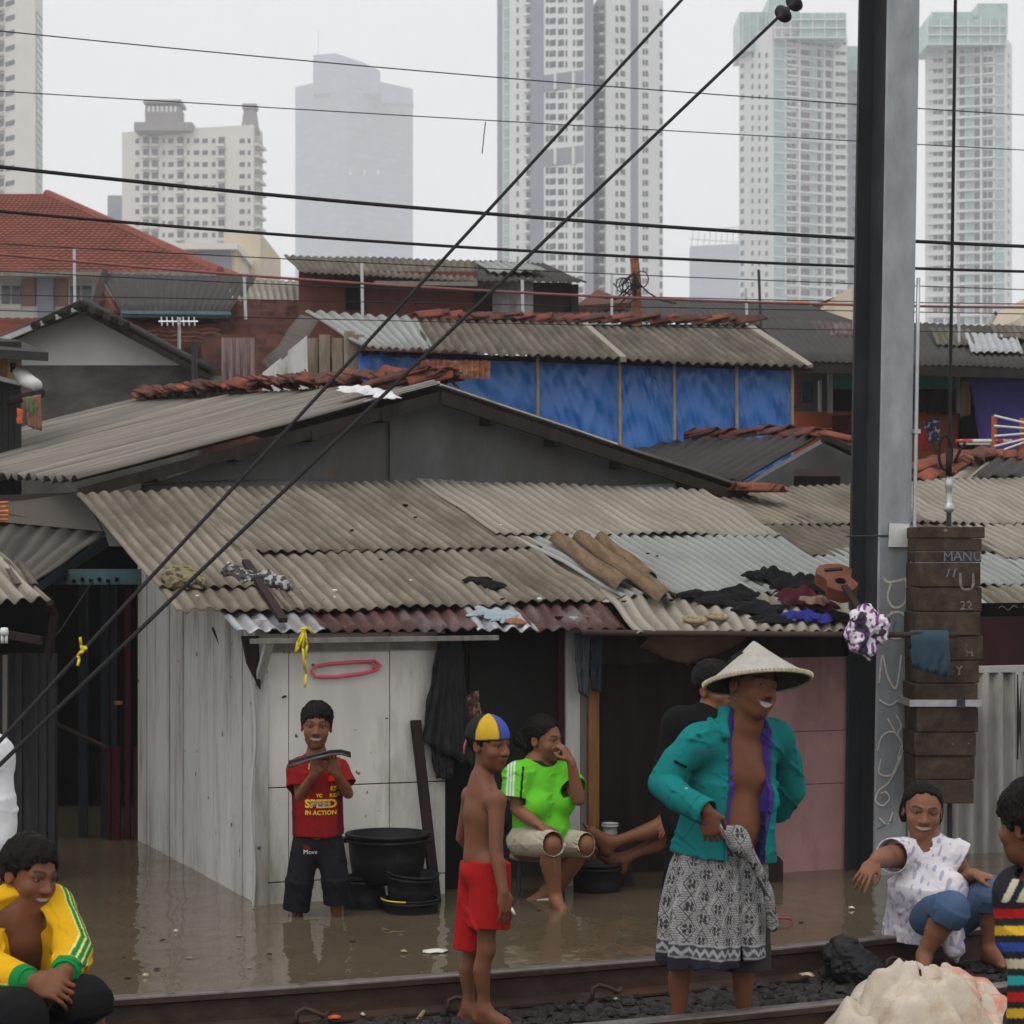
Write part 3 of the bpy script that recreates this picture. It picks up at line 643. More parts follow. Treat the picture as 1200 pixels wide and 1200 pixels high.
# ------------------------------------------------------------------ air
hz = MB(); hz.box(-560, 560, -30, 1700, -2.0, 460)
hm = bpy.data.materials.new('air'); hm.use_nodes = True; hn = hm.node_tree; hn.nodes.remove(hn.nodes['Principled BSDF'])
pv = hn.nodes.new('ShaderNodeVolumePrincipled'); pv.inputs['Color'].default_value = (.96, .975, 1.0, 1); pv.inputs['Density'].default_value = HAZE; pv.inputs['Anisotropy'].default_value = .0
hn.links.new(pv.outputs[0], hn.nodes['Material Output'].inputs['Volume'])
ho = hz.build('haze', hm); tag(ho, kind='stuff')
# ------------------------------------------------------------------ ground, water, track
g = MB(); g.slab([(-550, -25, -.42), (550, -25, -.42), (550, 1690, -.42), (-550, 1690, -.42)], .3, (0, 0, 1)); tag(g.build('ground', mat('earth', (.26, .25, .235), var=.3, scale=.4)), kind='structure')
def rail_line(off):                         # far rail centre line, shifted towards the camera by off metres
    px = ((-120, 1180), (120, 1170), (300, 1158.5), (600, 1136), (900, 1107), (1145, 1085), (1300, 1071))
    pts = [P(x, y, F * (HC - .10) / (y - HY)) for x, y in px]
    co = np.polyfit([p.x for p in pts], [p.y for p in pts], 2); x0, x1 = pts[0].x, pts[-1].x
    f = lambda x: float(np.polyval(co, min(max(x, x0), x1)) + np.polyval(np.polyder(co), min(max(x, x0), x1)) * (x - min(max(x, x0), x1)))
    out = []
    for x in [-16 + i * (x0 + 16) / 6 for i in range(6)] + lin(x0, x1, 36) + [x1 + (18 - x1) * (i + 1) / 6 for i in range(6)]:
        t = Vector((.01, f(x + .005) - f(x - .005), 0)).normalized(); out.append(Vector((x, f(x), .10)) + Vector((t.y, -t.x, 0)) * off)
    return out
def rail(name, off, label):
    T = thing(name, label, 'rail', (0, 0, 0), 'rails of the flooded railway track'); ln = rail_line(off); ln = [Vector((p.x, p.y, .10)) for p in ln]
    def sweep(mb, prof):
        rings = []
        for i, p in enumerate(ln):
            t = (ln[min(i + 1, len(ln) - 1)] - ln[max(i - 1, 0)]).normalized(); n = Vector((t.y, -t.x, 0))
            rings.append([p + n * x + Vector((0, 0, z)) for x, z in prof])
        k = len(prof); n0 = len(mb.v)
        mb.add([v for r in rings for v in r], [(i * k + j, i * k + (j + 1) % k, (i + 1) * k + (j + 1) % k, (i + 1) * k + j) for i in range(len(rings) - 1) for j in range(k)])
    b = MB(); sweep(b, [(-.058, -.148), (-.058, -.138), (-.010, -.120), (-.008, -.040), (-.033, -.030), (-.033, -.010), (.033, -.010), (.033, -.030), (.008, -.040), (.010, -.120), (.058, -.138), (.058, -.148)]); b.build('rail_web', MT['rail_steel'], T)
    h = MB(); sweep(h, [(-.034, -.0098), (-.033, -.004), (-.024, 0), (.024, 0), (.033, -.004), (.034, -.0098)]); h.build('rail_head', MT['rail_head'], T, smooth=False)
    return T, ln
RF_T, RF_L = rail('rail', 0.0, 'rusty far rail holding back the brown flood water')
RN_T, RN_L = rail('rail', 1.10, 'rusty near rail cutting the bottom edge of the photo')
def rail_at(ln, px):                        # the point of a rail seen in photo column px
    best = min(range(len(ln) - 1), key=lambda i: abs((600 + ln[i].x / ln[i].y * F) - px))
    return ln[best]
def dist_to(ln, p): return min((Vector((q.x, q.y, 0)) - Vector((p[0], p[1], 0))).length for q in ln)
# water: one wavy sheet from the far rail back under the houses
wm = bpy.data.materials.new('flood_water'); wm.use_nodes = True; n_ = wm.node_tree; bs = n_.nodes['Principled BSDF']
bs.inputs['Base Color'].default_value = (.070, .050, .030, 1); bs.inputs['Roughness'].default_value = .035; bs.inputs['IOR'].default_value = 1.33
tc = n_.nodes.new('ShaderNodeTexCoord')
def wn(scale, st, det, rot=0):
    m_ = n_.nodes.new('ShaderNodeMapping'); m_.inputs['Scale'].default_value = st; m_.inputs['Rotation'].default_value = (0, 0, rot); n_.links.new(tc.outputs['Object'], m_.inputs['Vector'])
    z = n_.nodes.new('ShaderNodeTexNoise'); z.inputs['Scale'].default_value = scale; z.inputs['Detail'].default_value = det; n_.links.new(m_.outputs[0], z.inputs['Vector']); return z.outputs['Fac']
mx = n_.nodes.new('ShaderNodeMath'); mx.operation = 'MULTIPLY_ADD'; n_.links.new(wn(7, (1, .55, 1), 2, .2), mx.inputs[0]); mx.inputs[1].default_value = .35; n_.links.new(wn(2.2, (1, .5, 1), 2, .45), mx.inputs[2])
bp = n_.nodes.new('ShaderNodeBump'); bp.inputs['Strength'].default_value = .42; bp.inputs['Distance'].default_value = .035; n_.links.new(mx.outputs[0], bp.inputs['Height']); n_.links.new(bp.outputs[0], bs.inputs['Normal'])
mu = n_.nodes.new('ShaderNodeMix'); mu.data_type = 'RGBA'; mu.inputs[6].default_value = (.070, .054, .034, 1); mu.inputs[7].default_value = (.125, .098, .062, 1); n_.links.new(wn(1.1, (1, 1, 1), 4), mu.inputs[0]); n_.links.new(mu.outputs[2], bs.inputs['Base Color'])
w = MB(); ln = [p for p in RF_L]; vs = []
for p in ln: vs += [(p.x, p.y + .0, 0.0), (p.x - .35 * 14, p.y + .93 * 14, 0.0)]
w.add(vs, [(2 * i, 2 * i + 2, 2 * i + 3, 2 * i + 1) for i in range(len(ln) - 1)]); tag(w.build('water', wm), kind='structure')
# track bed and stones
tb = MB(); vs = []
for p in ln: vs += [(p.x + .01, p.y - .004, -.055), (p.x + 3.2, p.y - 8.0, -.055)]
tb.add(vs, [(2 * i, 2 * i + 2, 2 * i + 3, 2 * i + 1)[::-1] for i in range(len(ln) - 1)])
for p in ln: pass
tag(tb.build('track_bed', MT['mud']), kind='structure')
rg = random.Random(3); st = MB()
for _ in range(3600):
    i = rg.randrange(6, len(RF_L) - 8); t = rg.random(); p = RF_L[i].lerp(RF_L[i + 1], t); q = RF_L[i + 1] - RF_L[i]; n = Vector((q.y, -q.x, 0)).normalized()
    o = rg.choice((rg.uniform(.07, 1.03), rg.uniform(.07, 1.03), rg.uniform(1.18, 2.3))); p = p + n * o
    if abs(p.x) > 3.2: continue
    st.rock((p.x, p.y, -.05 + rg.uniform(-.012, .012)), rg.uniform(.014, .038), rg)
tag(st.build('gravel', MT['ballast']), kind='stuff')
# sleepers half buried between the rails
for i in range(14):
    k = i * .62 - 4.1; j = min(range(len(RF_L)), key=lambda m_: abs(RF_L[m_].x - k)); p = RF_L[j]; q = RF_L[min(j + 1, len(RF_L) - 1)] - RF_L[j]; t = q.normalized(); n = Vector((t.y, -t.x, 0)); p = p + t * ((k - p.x) / max(.3, t.x))
    s_ = MB(); c = p + n * .55; s_.obox((c.x, c.y, -.112), t * .11, n * .95, Vector((0, 0, .06)))
    tag(s_.build('sleeper', MT['dark_wood'], bevel=.012), 'dark sleeper half buried in the ballast between the rails', 'sleeper', 'sleepers of the railway track')
# rail clips seen inside the far rail
for k, px in enumerate((362, 512, 700, 955, 1040)):
    p = rail_at(RF_L, px); n = Vector((.42, -.9, 0)).normalized(); t = Vector((.9, .42, 0)); c = Vector((p.x, p.y, 0)) + n * .10
    cl = MB(); pts = [c + t * x + n * y + Vector((0, 0, z)) for x, y, z in ((-.05, 0, -.035), (-.045, .0, .012), (-.01, -.01, .022), (.02, .02, .012), (.055, .03, -.005), (.085, .0, .0), (.07, -.03, -.02))]
    cl.tube(pts, .0095, 8); cl.build('rail_clip', MT['rail_steel'], RF_T, smooth=True)
# ------------------------------------------------------------------ far towers in the haze
def xy(px, d): return Vector(((px - 600) / F * d, d, 0))
def zt(py, d): return HC - (py - HY) / F * d
def tower(name, label, corners, top, wallm, faces, extra=None, floor=3.1, zb=-.4, group='towers in the haze'):
    """corners: (px, distance) of the seen facades, left to right; faces: one list of columns per facade"""
    c = [xy(*q) for q in corners]; dr = sum(q[1] for q in corners) / len(corners)
    zT = zt(top, dr)
    back = [c[-1] * (1 + 27 / c[-1].y), c[0] * (1 + 27 / c[0].y)]
    base = c + back; cen = sum(base, Vector()) / len(base)
    T = thing(name, label, 'tower', (cen.x, cen.y, zb), group)
    b = MB(); k = len(base); b.add([(p.x, p.y, zb) for p in base] + [(p.x, p.y, zT) for p in base], [(i, (i + 1) % k, k + (i + 1) % k, k + i) for i in range(k)] + [tuple(range(k, 2 * k))])
    b.build('wall', wallm, T)
    wins = []; trims = []
    for fi, cols in enumerate(faces):
        A, B = c[fi], c[fi + 1]; ax = (B - A).normalized(); nr = Vector((ax.y, -ax.x, 0)); L_ = (B - A).length
        pa, pb = corners[fi][0], corners[fi + 1][0]
        for px0, px1, kind, m, y0, y1, fl, frac in cols:
            s0 = (px0 - pa) / (pb - pa) * L_; s1 = (px1 - pa) / (pb - pa) * L_
            d = corners[fi][1] + (corners[fi + 1][1] - corners[fi][1]) * ((px0 + px1) / 2 - pa) / (pb - pa)
            z1 = zt(y0, d); z0 = max(zb + .2, zt(y1, d)); fh = fl / F * d
            def bx(mb, u0, u1, w0, w1, za, zz): mb.obox(A + ax * ((u0 + u1) / 2) + nr * ((w0 + w1) / 2) + Vector((0, 0, (za + zz) / 2)), ax * ((u1 - u0) / 2), nr * ((w1 - w0) / 2), Vector((0, 0, (zz - za) / 2)))
            if kind in 'wb':
                z = z1
                while z - fh > z0:
                    mb = MB(); bx(mb, s0, s1, -.2, .06 if kind == 'w' else .04, z - fh * (.18 + frac), z - fh * .18); wins.append((mb, m))
                    if kind == 'b':
                        trim = MB(); bx(trim, s0 - .2, s1 + .2, 0, .9, z - fh * 1.02, z - fh * .80); trims.append((trim, 'balcony_parapet'))
                    z -= fh
            elif kind == 'g': mb = MB(); bx(mb, s0, s1, -.2, .10, z0, z1); mb.build('cladding_band', m, T)
            elif kind == 't':
                mb = MB(); bx(mb, s0, s1, -.2, .12, z0, z1); mb.build('glass_strip', m, T); z = z1
                while z - fh > z0: trim = MB(); bx(trim, s0, s1, .1, .22, z - fh * .12, z); trims.append((trim, 'floor_band')); z -= fh
            elif kind == 'p': trim = MB(); bx(trim, s0, s1, 0, .7 if s1 - s0 < 2 else .62, z0, z1); trims.append((trim, 'facade_pier' if s1 - s0 < 2 else 'floor_slab'))
    tc_ = {}
    for mb, nm in trims:
        k = tc_.setdefault(nm, [0, MB()]); k[0] += 1
        if k[0] <= 100: mb.build(nm, wallm, T)
        else: k[1].add(mb.v, mb.f)
    for nm, k in tc_.items():
        if k[1].v: tag(k[1].build(nm + 's', wallm, T), kind='stuff')
    seen = {}
    n = 0; rest = {}
    for mb, m in wins:
        if n < 100: mb.build('window', m, T); n += 1
        else:
            r = rest.setdefault(m.name, (MB(), m))[0]; r.add(mb.v, mb.f)
    for r, m in rest.values(): tag(r.build('windows', m, T), kind='stuff')
    if extra: extra(T)
    return T
W, TE, SL, CR = MT['tower_window'], MT['tower_teal'], MT['tower_slate'], MT['tower_cream']
def bx_px(mb, x0, x1, y0, y1, d, depth=10): 
    a = P(x0, y1, d); b = P(x1, y0, d); mb.box(a.x, b.x, d, d + depth, a.z, b.z)
# left edge
tower('apartment_tower', 'cream apartment tower cut off by the left edge of the photo', ((-60, 340), (41, 322), (50, 330)), -60, CR,
      [[(-8, 6, 'b', W, -20, 260, 17.5, .5), (8, 18, 'w', W, -20, 260, 17.6, .32), (-40, -20, 'w', W, -20, 260, 17.6, .32)], [(42.5, 48.5, 't', TE, 18, 300, 9, .5)]])
def t1x(T):
    b = MB(); bx_px(b, 157, 225, 143, 153, 452, 14); b.build('parapet', MT['tower_brown'], T)
    b = MB(); d = 453
    a0, a1 = P(170, 150, d), P(210, 118, d); b.box(a0.x, a1.x, d, d + 7, a0.z - 1, a1.z - 1.2); a0, a1 = P(168, 121, d), P(212, 117, d); b.box(a0.x, a1.x, d - .4, d + 7.4, a0.z, a1.z); b.build('roof_lantern', MT['tower_brown'], T)
    for i in range(7):
        s = MB(); bx_px(s, 173 + i * 5.2, 175.5 + i * 5.2, 124, 131, d - .06, .3); s.build('lantern_slot', MT['tower_white'], T)
    b = MB(); c = P(292, 152, 451); q = P(292, 126, 451); f = 451 / F
    lo = [(c.x + sx * 10.5 * f, 451 + 2 + sy * 10.5 * f, c.z - .5) for sx, sy in ((-1, -1), (1, -1), (1, 1), (-1, 1))]; hi = [(c.x + sx * 6.5 * f, 453 + sy * 6.5 * f, q.z) for sx, sy in ((-1, -1), (1, -1), (1, 1), (-1, 1))]
    b.add(lo + hi, [(0, 1, 5, 4), (1, 2, 6, 5), (2, 3, 7, 6), (3, 0, 4, 7), (4, 5, 6, 7)]); b.box(c.x - 8.5 * f, c.x + 8.5 * f, 453 - 8.5 * f, 453 + 8.5 * f, q.z - .1, q.z + .9); b.build('roof_turret', MT['tower_brown'], T)
cols = [(159, 163.5, 'w', W, 160, 330, 13.8, .4), (168, 175, 'b', W, 158, 330, 13.8, .75), (178.5, 186, 'b', W, 158, 330, 13.8, .75), (191, 194, 'w', W, 160, 330, 13.8, .38), (198, 204, 'w', W, 160, 330, 13.8, .38),
        (208.5, 216, 'b', W, 158, 330, 13.8, .75), (220, 223, 'w', W, 160, 330, 13.8, .38), (228, 234, 'w', W, 160, 330, 13.8, .38), (238, 244, 'w', W, 160, 330, 13.8, .38), (249, 253, 'w', W, 160, 330, 13.8, .38), (256.5, 264, 'b', W, 158, 330, 13.8, .75), (281, 287, 'w', W, 160, 330, 13.8, .38), (290.5, 293.5, 'w', W, 160, 330, 13.8, .38)]
tower('apartment_block', 'cream apartment block with a slotted lantern and a tapered turret on its roof', ((143, 458), (297, 450), (308, 458)), 152, CR, [cols, [(298.5, 307, 'b', W, 160, 330, 13.8, .7)]], t1x)
b = MB(); bx_px(b, 126, 142, 229, 330, 520, 20); T = thing('distant_block', 'small grey slab block just left of the cream apartment block', 'building', tuple(P(134, 330, 525)), 'towers in the haze'); b.build('wall', MT['tower_brown'], T)
b = MB(); bx_px(b, 128, 140, 240, 258, 519.8, .5); b.build('window', MT['tower_blue'], T)
# glass tower
def t2x(T):
    d = 1488; c = P(405, 100, d); f = d / F
    b = MB(); zs = (P(405, 108, d).z, P(405, 74, d).z); pts = [(-39, 0), (-39, 26), (39, 26), (39, 2), (20, -6), (-12, -8)]
    tops = (P(0, 62, d).z, P(0, 62, d).z, P(0, 78, d).z, P(0, 80, d).z, P(0, 72, d).z, P(0, 62, d).z)
    b.add([(c.x + x * f, d + 6 + y * f, zs[0]) for x, y in pts] + [(c.x + x * f, d + 6 + y * f, tp) for (x, y), tp in zip(pts, tops)], [(i, (i + 1) % 6, 6 + (i + 1) % 6, 6 + i) for i in range(6)] + [tuple(range(6, 12))]); b.build('crown', MT['tower_blue'], T)
    b = MB(); b.tube([P(373, 64, d + 8), P(373, 34, d + 8)], .25, 6); b.build('roof_mast', MT['tower_slate'], T)
    b = MB(); a0, a1 = P(452, 118, d), P(484, 112, d); a2, a3 = P(484, 119, d), P(452, 102, d)
    b = MB(); b.slab([P(447, 120, d + 2), P(484, 122, d + 2), P(484, 117, d + 2), P(455, 104, d + 2), P(447, 104, d + 2)], 12); b.build('sloped_parapet', MT['tower_blue'], T)
lines = [(346 + 5, 404, 'g', MT['tower_line'], 112 + 8.2 * i, 112.8 + 8.2 * i, 10, .5) for i in range(28)]
lines2 = [(406, 483, 'g', MT['tower_line'], 124 + 8.2 * i, 124.8 + 8.2 * i, 10, .5) for i in range(26)]
lit = [(409 + 16 * i, 412 + 16 * i, 'g', MT['tower_white'], 199, 205, 10, .5) for i in range(3)]  # lit bits of the glass, painted as white patches
tower('glass_tower', 'blue grey glass office tower with a stepped top fading into the mist', ((346, 1520), (405, 1480), (484, 1525)), 98, MT['tower_blue'], [lines, lines2 + lit], t2x)
# twin white towers
def grid_cols(xs, y0, y1, fl, frac, kind='w', m=None): return [(a, b_, kind, m or W, y0, y1, fl, frac) for a, b_ in xs]
sky_g = [(638.5, 684, 'g', MT['tower_slate'], y, y + 20, 12, .5) for y in (85, 173)] + [(x, x + 2.4, 'p', W, y, y + 20, 12, .5) for y in (85, 173) for x in (652, 673)]
A3 = [(583, 589, 'g', SL, -80, 400, 12, .5), (591, 597, 't', TE, -80, 400, 12.7, .5), (606, 608.5, 'w', W, -70, 400, 12.7, .5), (617.5, 622, 'b', W, -70, 400, 12.7, .6), (622.5, 638, 'g', SL, -80, 400, 12, .5), (685.5, 695, 'g', SL, -80, 400, 12, .5)]
for y0, y1 in ((-70, 84), (106, 172), (194, 400)): A3 += grid_cols([(640.5, 644), (645, 652), (655, 661.5), (663.5, 665.5), (672, 674.5), (676.5, 683.5)], y0, y1, 12.7, .56)
tower('white_tower', 'tall white tower with grey bands and open sky gardens, its top above the frame', ((583, 432), (695, 420)), -90, MT['tower_white'], [A3 + sky_g])
B3 = [(721, 724), (726.5, 732), (752.5, 755), (756, 759)]
tower('white_tower', 'white corner tower with a dark vertical slot, right neighbour of the tower with sky gardens', ((695, 440), (710, 424), (777, 436)), -3, MT['tower_white'],
      [grid_cols([(697, 701), (703, 708)], 6, 400, 12.8, .5, 'b'), grid_cols(B3, 4, 400, 12.8, .5) + [(738.5, 747, 'g', SL, -3, 400, 12, .5), (773, 776, 'w', W, 8, 400, 12.8, .6)] + [(739.5, 746, 'w', MT['tower_white'], 4, 400, 12.8, .18)]])
# teal crowned pair
def t4x(T):
    b = MB()
    for x0, x1, y0, y1, dd in ((867, 906, 14, 60, 520), (901, 937, -4, 44, 514), (936, 992, 15, 44, 511)): bx_px(b, x0, x1, y0, y1, dd, 16)
    b.build('teal_crown', TE, T)
    l = MB()
    for x in (908, 916, 926, 938, 952, 966, 980, 991): bx_px(l, x, x + 1.1, 6 if x < 936 else 15, 44, 510.6, 1)
    for y in (22, 32, 43): bx_px(l, 907, 992, y, y + 1.3, 510.4, 1)
    for x in (870, 878, 888, 897): bx_px(l, x, x + 1, 16, 60, 519.6, .6)
    l.build('crown_mullions', MT['tower_white'], T)
    b = MB(); bx_px(b, 993, 1012.5, 56, 340, 535, 14); b.build('rear_wing', MT['tower_slate'], T)
    b = MB(); bx_px(b, 993, 1012.5, 54, 83, 534.6, 14); b.build('wing_crown', TE, T)
    for i in range(20):
        w_ = MB(); bx_px(w_, 999, 1005, 96 + 12.2 * i, 101 + 12.2 * i, 534.8, .5); w_.build('wing_window', W, T)
C4 = [(907, 919, 't', TE, 44, 420, 12.2, .5)] + grid_cols([(921.5, 926.5), (927.3, 932.5)], 44, 420, 12.2, .66) + grid_cols([(937.5, 948.5), (957.5, 961.5)], 44, 420, 12.2, .66) + grid_cols([(949.5, 956.5)], 44, 420, 12.2, .66, 'w', TE) + grid_cols([(966, 973.5)], 44, 420, 12.2, .66) + grid_cols([(978.5, 983.5), (984.5, 990.5)], 46, 420, 12.2, .34)
C4 += [(x, x + 2.2, 'p', W, 43, 420, 12, .5) for x in (933.8, 962.8, 974.6)] + [(920, 992, 'p', W, 43 + 12.2 * i, 45 + 12.2 * i, 12, .5) for i in range(30)]
L4 = grid_cols([(868, 872), (881, 883.5), (889, 891.5), (897, 900)], 60, 420, 12.2, .45)
tower('teal_white_tower', 'white apartment tower with a teal glass crown just left of the steel pole', ((866, 528), (905, 512), (993, 522)), 40, MT['tower_white'], [L4, C4], t4x)
def t5x(T):
    b = MB()
    for x0, x1, y0, y1, dd in ((1087, 1180, 22, 52, 511), (1146, 1181, 4, 40, 514), (1092, 1140, 14, 30, 516)): bx_px(b, x0, x1, y0, y1, dd, 16)
    b.build('teal_crown', TE, T); l = MB()
    for x in (1087, 1102, 1118, 1134, 1149, 1160, 1171, 1179): bx_px(l, x, x + 1.1, 22, 52, 510.6, .6)
    for y in (30, 40, 51): bx_px(l, 1087, 1180, y, y + 1.2, 510.4, .6)
    l.build('crown_mullions', MT['tower_white'], T)
C5 = grid_cols([(1094, 1099), (1100, 1105.5)], 54, 420, 12.2, .38) + grid_cols([(1111, 1116.5), (1125, 1131), (1142, 1148.5), (1152.5, 1157), (1158, 1163.5)], 52, 420, 12.2, .66) + grid_cols([(1132, 1141)], 52, 420, 12.2, .66, 'w', TE) + [(1166.5, 1177, 't', TE, 50, 420, 12.2, .5)]
C5 += [(x, x + 2.2, 'p', W, 52, 420, 12, .5) for x in (1107, 1119.5, 1149.6)] + [(1088, 1166, 'p', W, 52 + 12.2 * i, 54 + 12.2 * i, 12, .5) for i in range(30)]
tower('teal_white_tower', 'white apartment tower with a teal glass crown just right of the steel pole', ((1084, 520), (1179, 512), (1186, 520)), 50, MT['tower_white'], [C5, grid_cols([(1181, 1183)], 60, 420, 12.2, .4)], t5x)
def t6x(T):
    l = MB(); d = 1300
    for i in range(9): l.tube([P(810 + 7 * i, 290, d), P(813 + 6.6 * i, 268 + (i % 3) * 3, d)], .28, 5)
    l.tube([P(810, 270, d), P(868, 266, d)], .3, 5); l.tube([P(808, 280, d), P(868, 284, d)], .3, 5); l.build('crown_lattice', MT['tower_slate'], T)
tower('glass_tower', 'low blue glass block with a lattice crown beside the tower left of the pole', ((808, 1310), (870, 1300)), 287, MT['tower_blue'], [[(809, 868, 'g', MT['tower_line'], 296 + 7 * i, 296.7 + 7 * i, 10, .5) for i in range(12)]], t6x)
# ------------------------------------------------------------------ kampung houses behind
def quad_sheet(mb, TL, TR, BL, BR, pitch=.076, amp=.012, seed=0, per=7, rows=6, lift=0.0, trap=False, jag=.018):
    TL, TR, BL, BR = map(Vector, (TL, TR, BL, BR)); Wd = ((TR - TL).length + (BR - BL).length) / 2; Ln = ((BL - TL).length + (BR - TR).length) / 2
    n = (TR - TL).cross(BL - TL).normalized(); n = n if n.z > 0 or (abs(n.z) < 1e-3 and n.y < 0) else -n
    nu = max(3, int(Wd / pitch * per)); us = lin(0, 1, nu); vs = lin(0, 1, rows); w1 = wob(seed, 4, jag, 40); w2 = wob(seed + 9, 4, jag, 40); sg = wob(seed + 5, 4, .018, 6)
    def ph(u):
        c = math.sin(2 * math.pi * u * Wd / pitch)
        return max(-.6, min(.6, c * 1.6)) / .6 if trap else c
    def fn(u, v):
        vv = v + ((1 - v) * w1(u) + v * w2(u)) / max(.2, Ln)
        return TL.lerp(TR, u).lerp(BL.lerp(BR, u), vv) + n * (lift + amp * ph(u) + sg(u * 1.3 + v))
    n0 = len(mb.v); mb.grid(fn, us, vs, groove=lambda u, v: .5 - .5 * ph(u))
    for k in range(n0, len(mb.v)): u, v = mb.uv[k]; mb.uv[k] = (u * Wd + seed * 3.31, v * Ln + seed * 1.73)
    return mb
def tile_quad(mb, TL, TR, BL, BR, pitch=.22, row=.28, amp=.03, step=.045):
    TL, TR, BL, BR = map(Vector, (TL, TR, BL, BR)); n = (TR - TL).cross(BL - TL).normalized(); n = n if n.z > 0 else -n
    Wd = (BR - BL).length; Ln = (BL - TL).length; nr = max(2, int(Ln / row))
    for j in range(nr):
        us = lin(0, 1, max(3, int(Wd / pitch * 3)))
        mb.grid(lambda u, v: TL.lerp(TR, u).lerp(BL.lerp(BR, u), (j + min(v, 1) * 1.05) / nr) + n * (amp * abs(math.sin(math.pi * u * Wd / pitch)) + (step * v if v <= 1 else -.03)), us, [0, 1, 1.01])
    return mb
_rt = random.Random(5)
def ridge_tiles(T, pts, n, m, name='ridge_tile', size=(.24, .20), jit=1.0, tilt=.25, seed=0):
    """loose S tiles laid along a polyline; each its own part"""
    rg = random.Random(seed); pts = [Vector(p) for p in pts]; ls = [(pts[i + 1] - pts[i]).length for i in range(len(pts) - 1)]; tot = sum(ls)
    for k in range(n):
        s = tot * (k + .5) / n; i = 0
        while i < len(ls) - 1 and s > ls[i]: s -= ls[i]; i += 1
        p = pts[i].lerp(pts[i + 1], s / ls[i]); d = (pts[i + 1] - pts[i]).normalized()
        yaw = rg.uniform(-.5, .5) * jit; d = Matrix.Rotation(yaw, 3, 'Z') @ d; up = (Vector((0, 0, 1)) + Vector((rg.uniform(-tilt, tilt), rg.uniform(-tilt, tilt), 0)) * jit).normalized(); sd = d.cross(up).normalized()
        up = sd.cross(d).normalized(); p = p + Vector((rg.uniform(-.02, .02), rg.uniform(-.03, .03), rg.uniform(0, .025))) * jit
        mb = MB(); w, l = size[1] * rg.uniform(.9, 1.1), size[0] * rg.uniform(.9, 1.15)
        mb.grid(lambda u, v: p + d * (u * l) + sd * (v * w) + up * (.035 * math.cos(v * 3.0) + .012 * math.sin(v * 9) + .05 * u), lin(-.5, .5, 4), lin(-.5, .5, 9))
        mb.build(name, m[rg.randrange(len(m))] if isinstance(m, (list, tuple)) else m, T, smooth=True, solid=.014)
def wall_px(mb, x0, x1, y0, y1, d0, d1=None, t=.12):     # upright wall between two photo columns
    d1 = d1 if d1 is not None else d0; a, b = P(x0, y1, d0), P(x1, y1, d1); za, zb_ = P(x0, y0, d0).z, P(x1, y0, d1).z; lo = min(a.z, b.z)
    mb.slab([(a.x, a.y, lo), (b.x, b.y, lo), (b.x, b.y, zb_), (a.x, a.y, za)], t); return mb
# big tiled house, far left
T = thing('tiled_house', 'large white house under a broad red tiled hip roof at the left', 'house', tuple(P(60, 500, 62)), 'houses of the kampung')
b = MB(); tile_quad(b, P(-190, 228, 66), P(55, 228, 66), P(-250, 320, 57), P(258, 320, 57)); b.build('roof', MT['tile_roof'], T)
b = MB(); b.slab([P(55, 228, 66), P(258, 320, 57), P(285, 322, 76)], .2); b.tube([P(55, 227, 66), P(258, 318, 57)], .13, 6); b.build('roof_hip', MT['tile_roof'], T)
b = MB(); wall_px(b, -220, 250, 318, 560, 58.5, 58.5, .3); b.build('wall', MT['plaster_white'], T)
b = MB(); a0, a1 = P(-240, 325, 57.2), P(255, 320, 57.2); b.box(a0.x, a1.x, 56.9, 57.2, a0.z, a1.z); b.build('fascia', MT['grey_wood'], T)
b = MB(); bx_px(b, 44, 62, 324, 372, 58.2, .3); b.build('pillar', MT['tower_slate'], T)
for x0, x1 in ((-20, -4), (0, 24), (80, 108)):
    b = MB(); bx_px(b, x0, x1, 332, 362, 58.42, .1); w_ = b.build('window', MT['white_plastic'], T)
    for q in range(2):
        b = MB(); bx_px(b, x0 + 2 + q * (x1 - x0) / 2, x0 + (x1 - x0) / 2 + q * (x1 - x0) / 2 - 1, 335, 356, 58.36, .08); b.build('pane', MT['glass_dark'], w_)
for x0, x1 in ((26, 41), (64, 79)):
    b = MB(); bx_px(b, x0, x1, 326, 358, 58.4, .12); b.build('wall_panel', cloth_mat('panel_pink', (.30, .15, .15)) if x0 == 26 else MT['panel_pink'], T)
b = MB(); tile_quad(b, P(-60, 374, 52), P(60, 374, 52), P(-70, 392, 49), P(62, 392, 49)); b.build('porch_roof', MT['tile_roof'], T)
# flat roofed cream building in front of the cream block
T = thing('flat_roofed_building', 'cream flat roofed building with dark bay windows below the cream apartment block', 'building', tuple(P(250, 420, 150)), 'houses of the kampung')
b = MB(); bx_px(b, 190, 276, 292, 420, 150, 20); bx_px(b, 262, 305, 272, 420, 158, 14); b.build('wall', MT['beige_wall'], T)
b = MB(); bx_px(b, 188, 278, 285, 292, 149, 22); b.build('roof_slab', MT['tower_cream'], T)
for x0, x1 in ((200, 228), (234, 270)): b = MB(); bx_px(b, x0, x1, 293, 318, 149.7, .5); b.build('window', MT['tower_slate'], T)
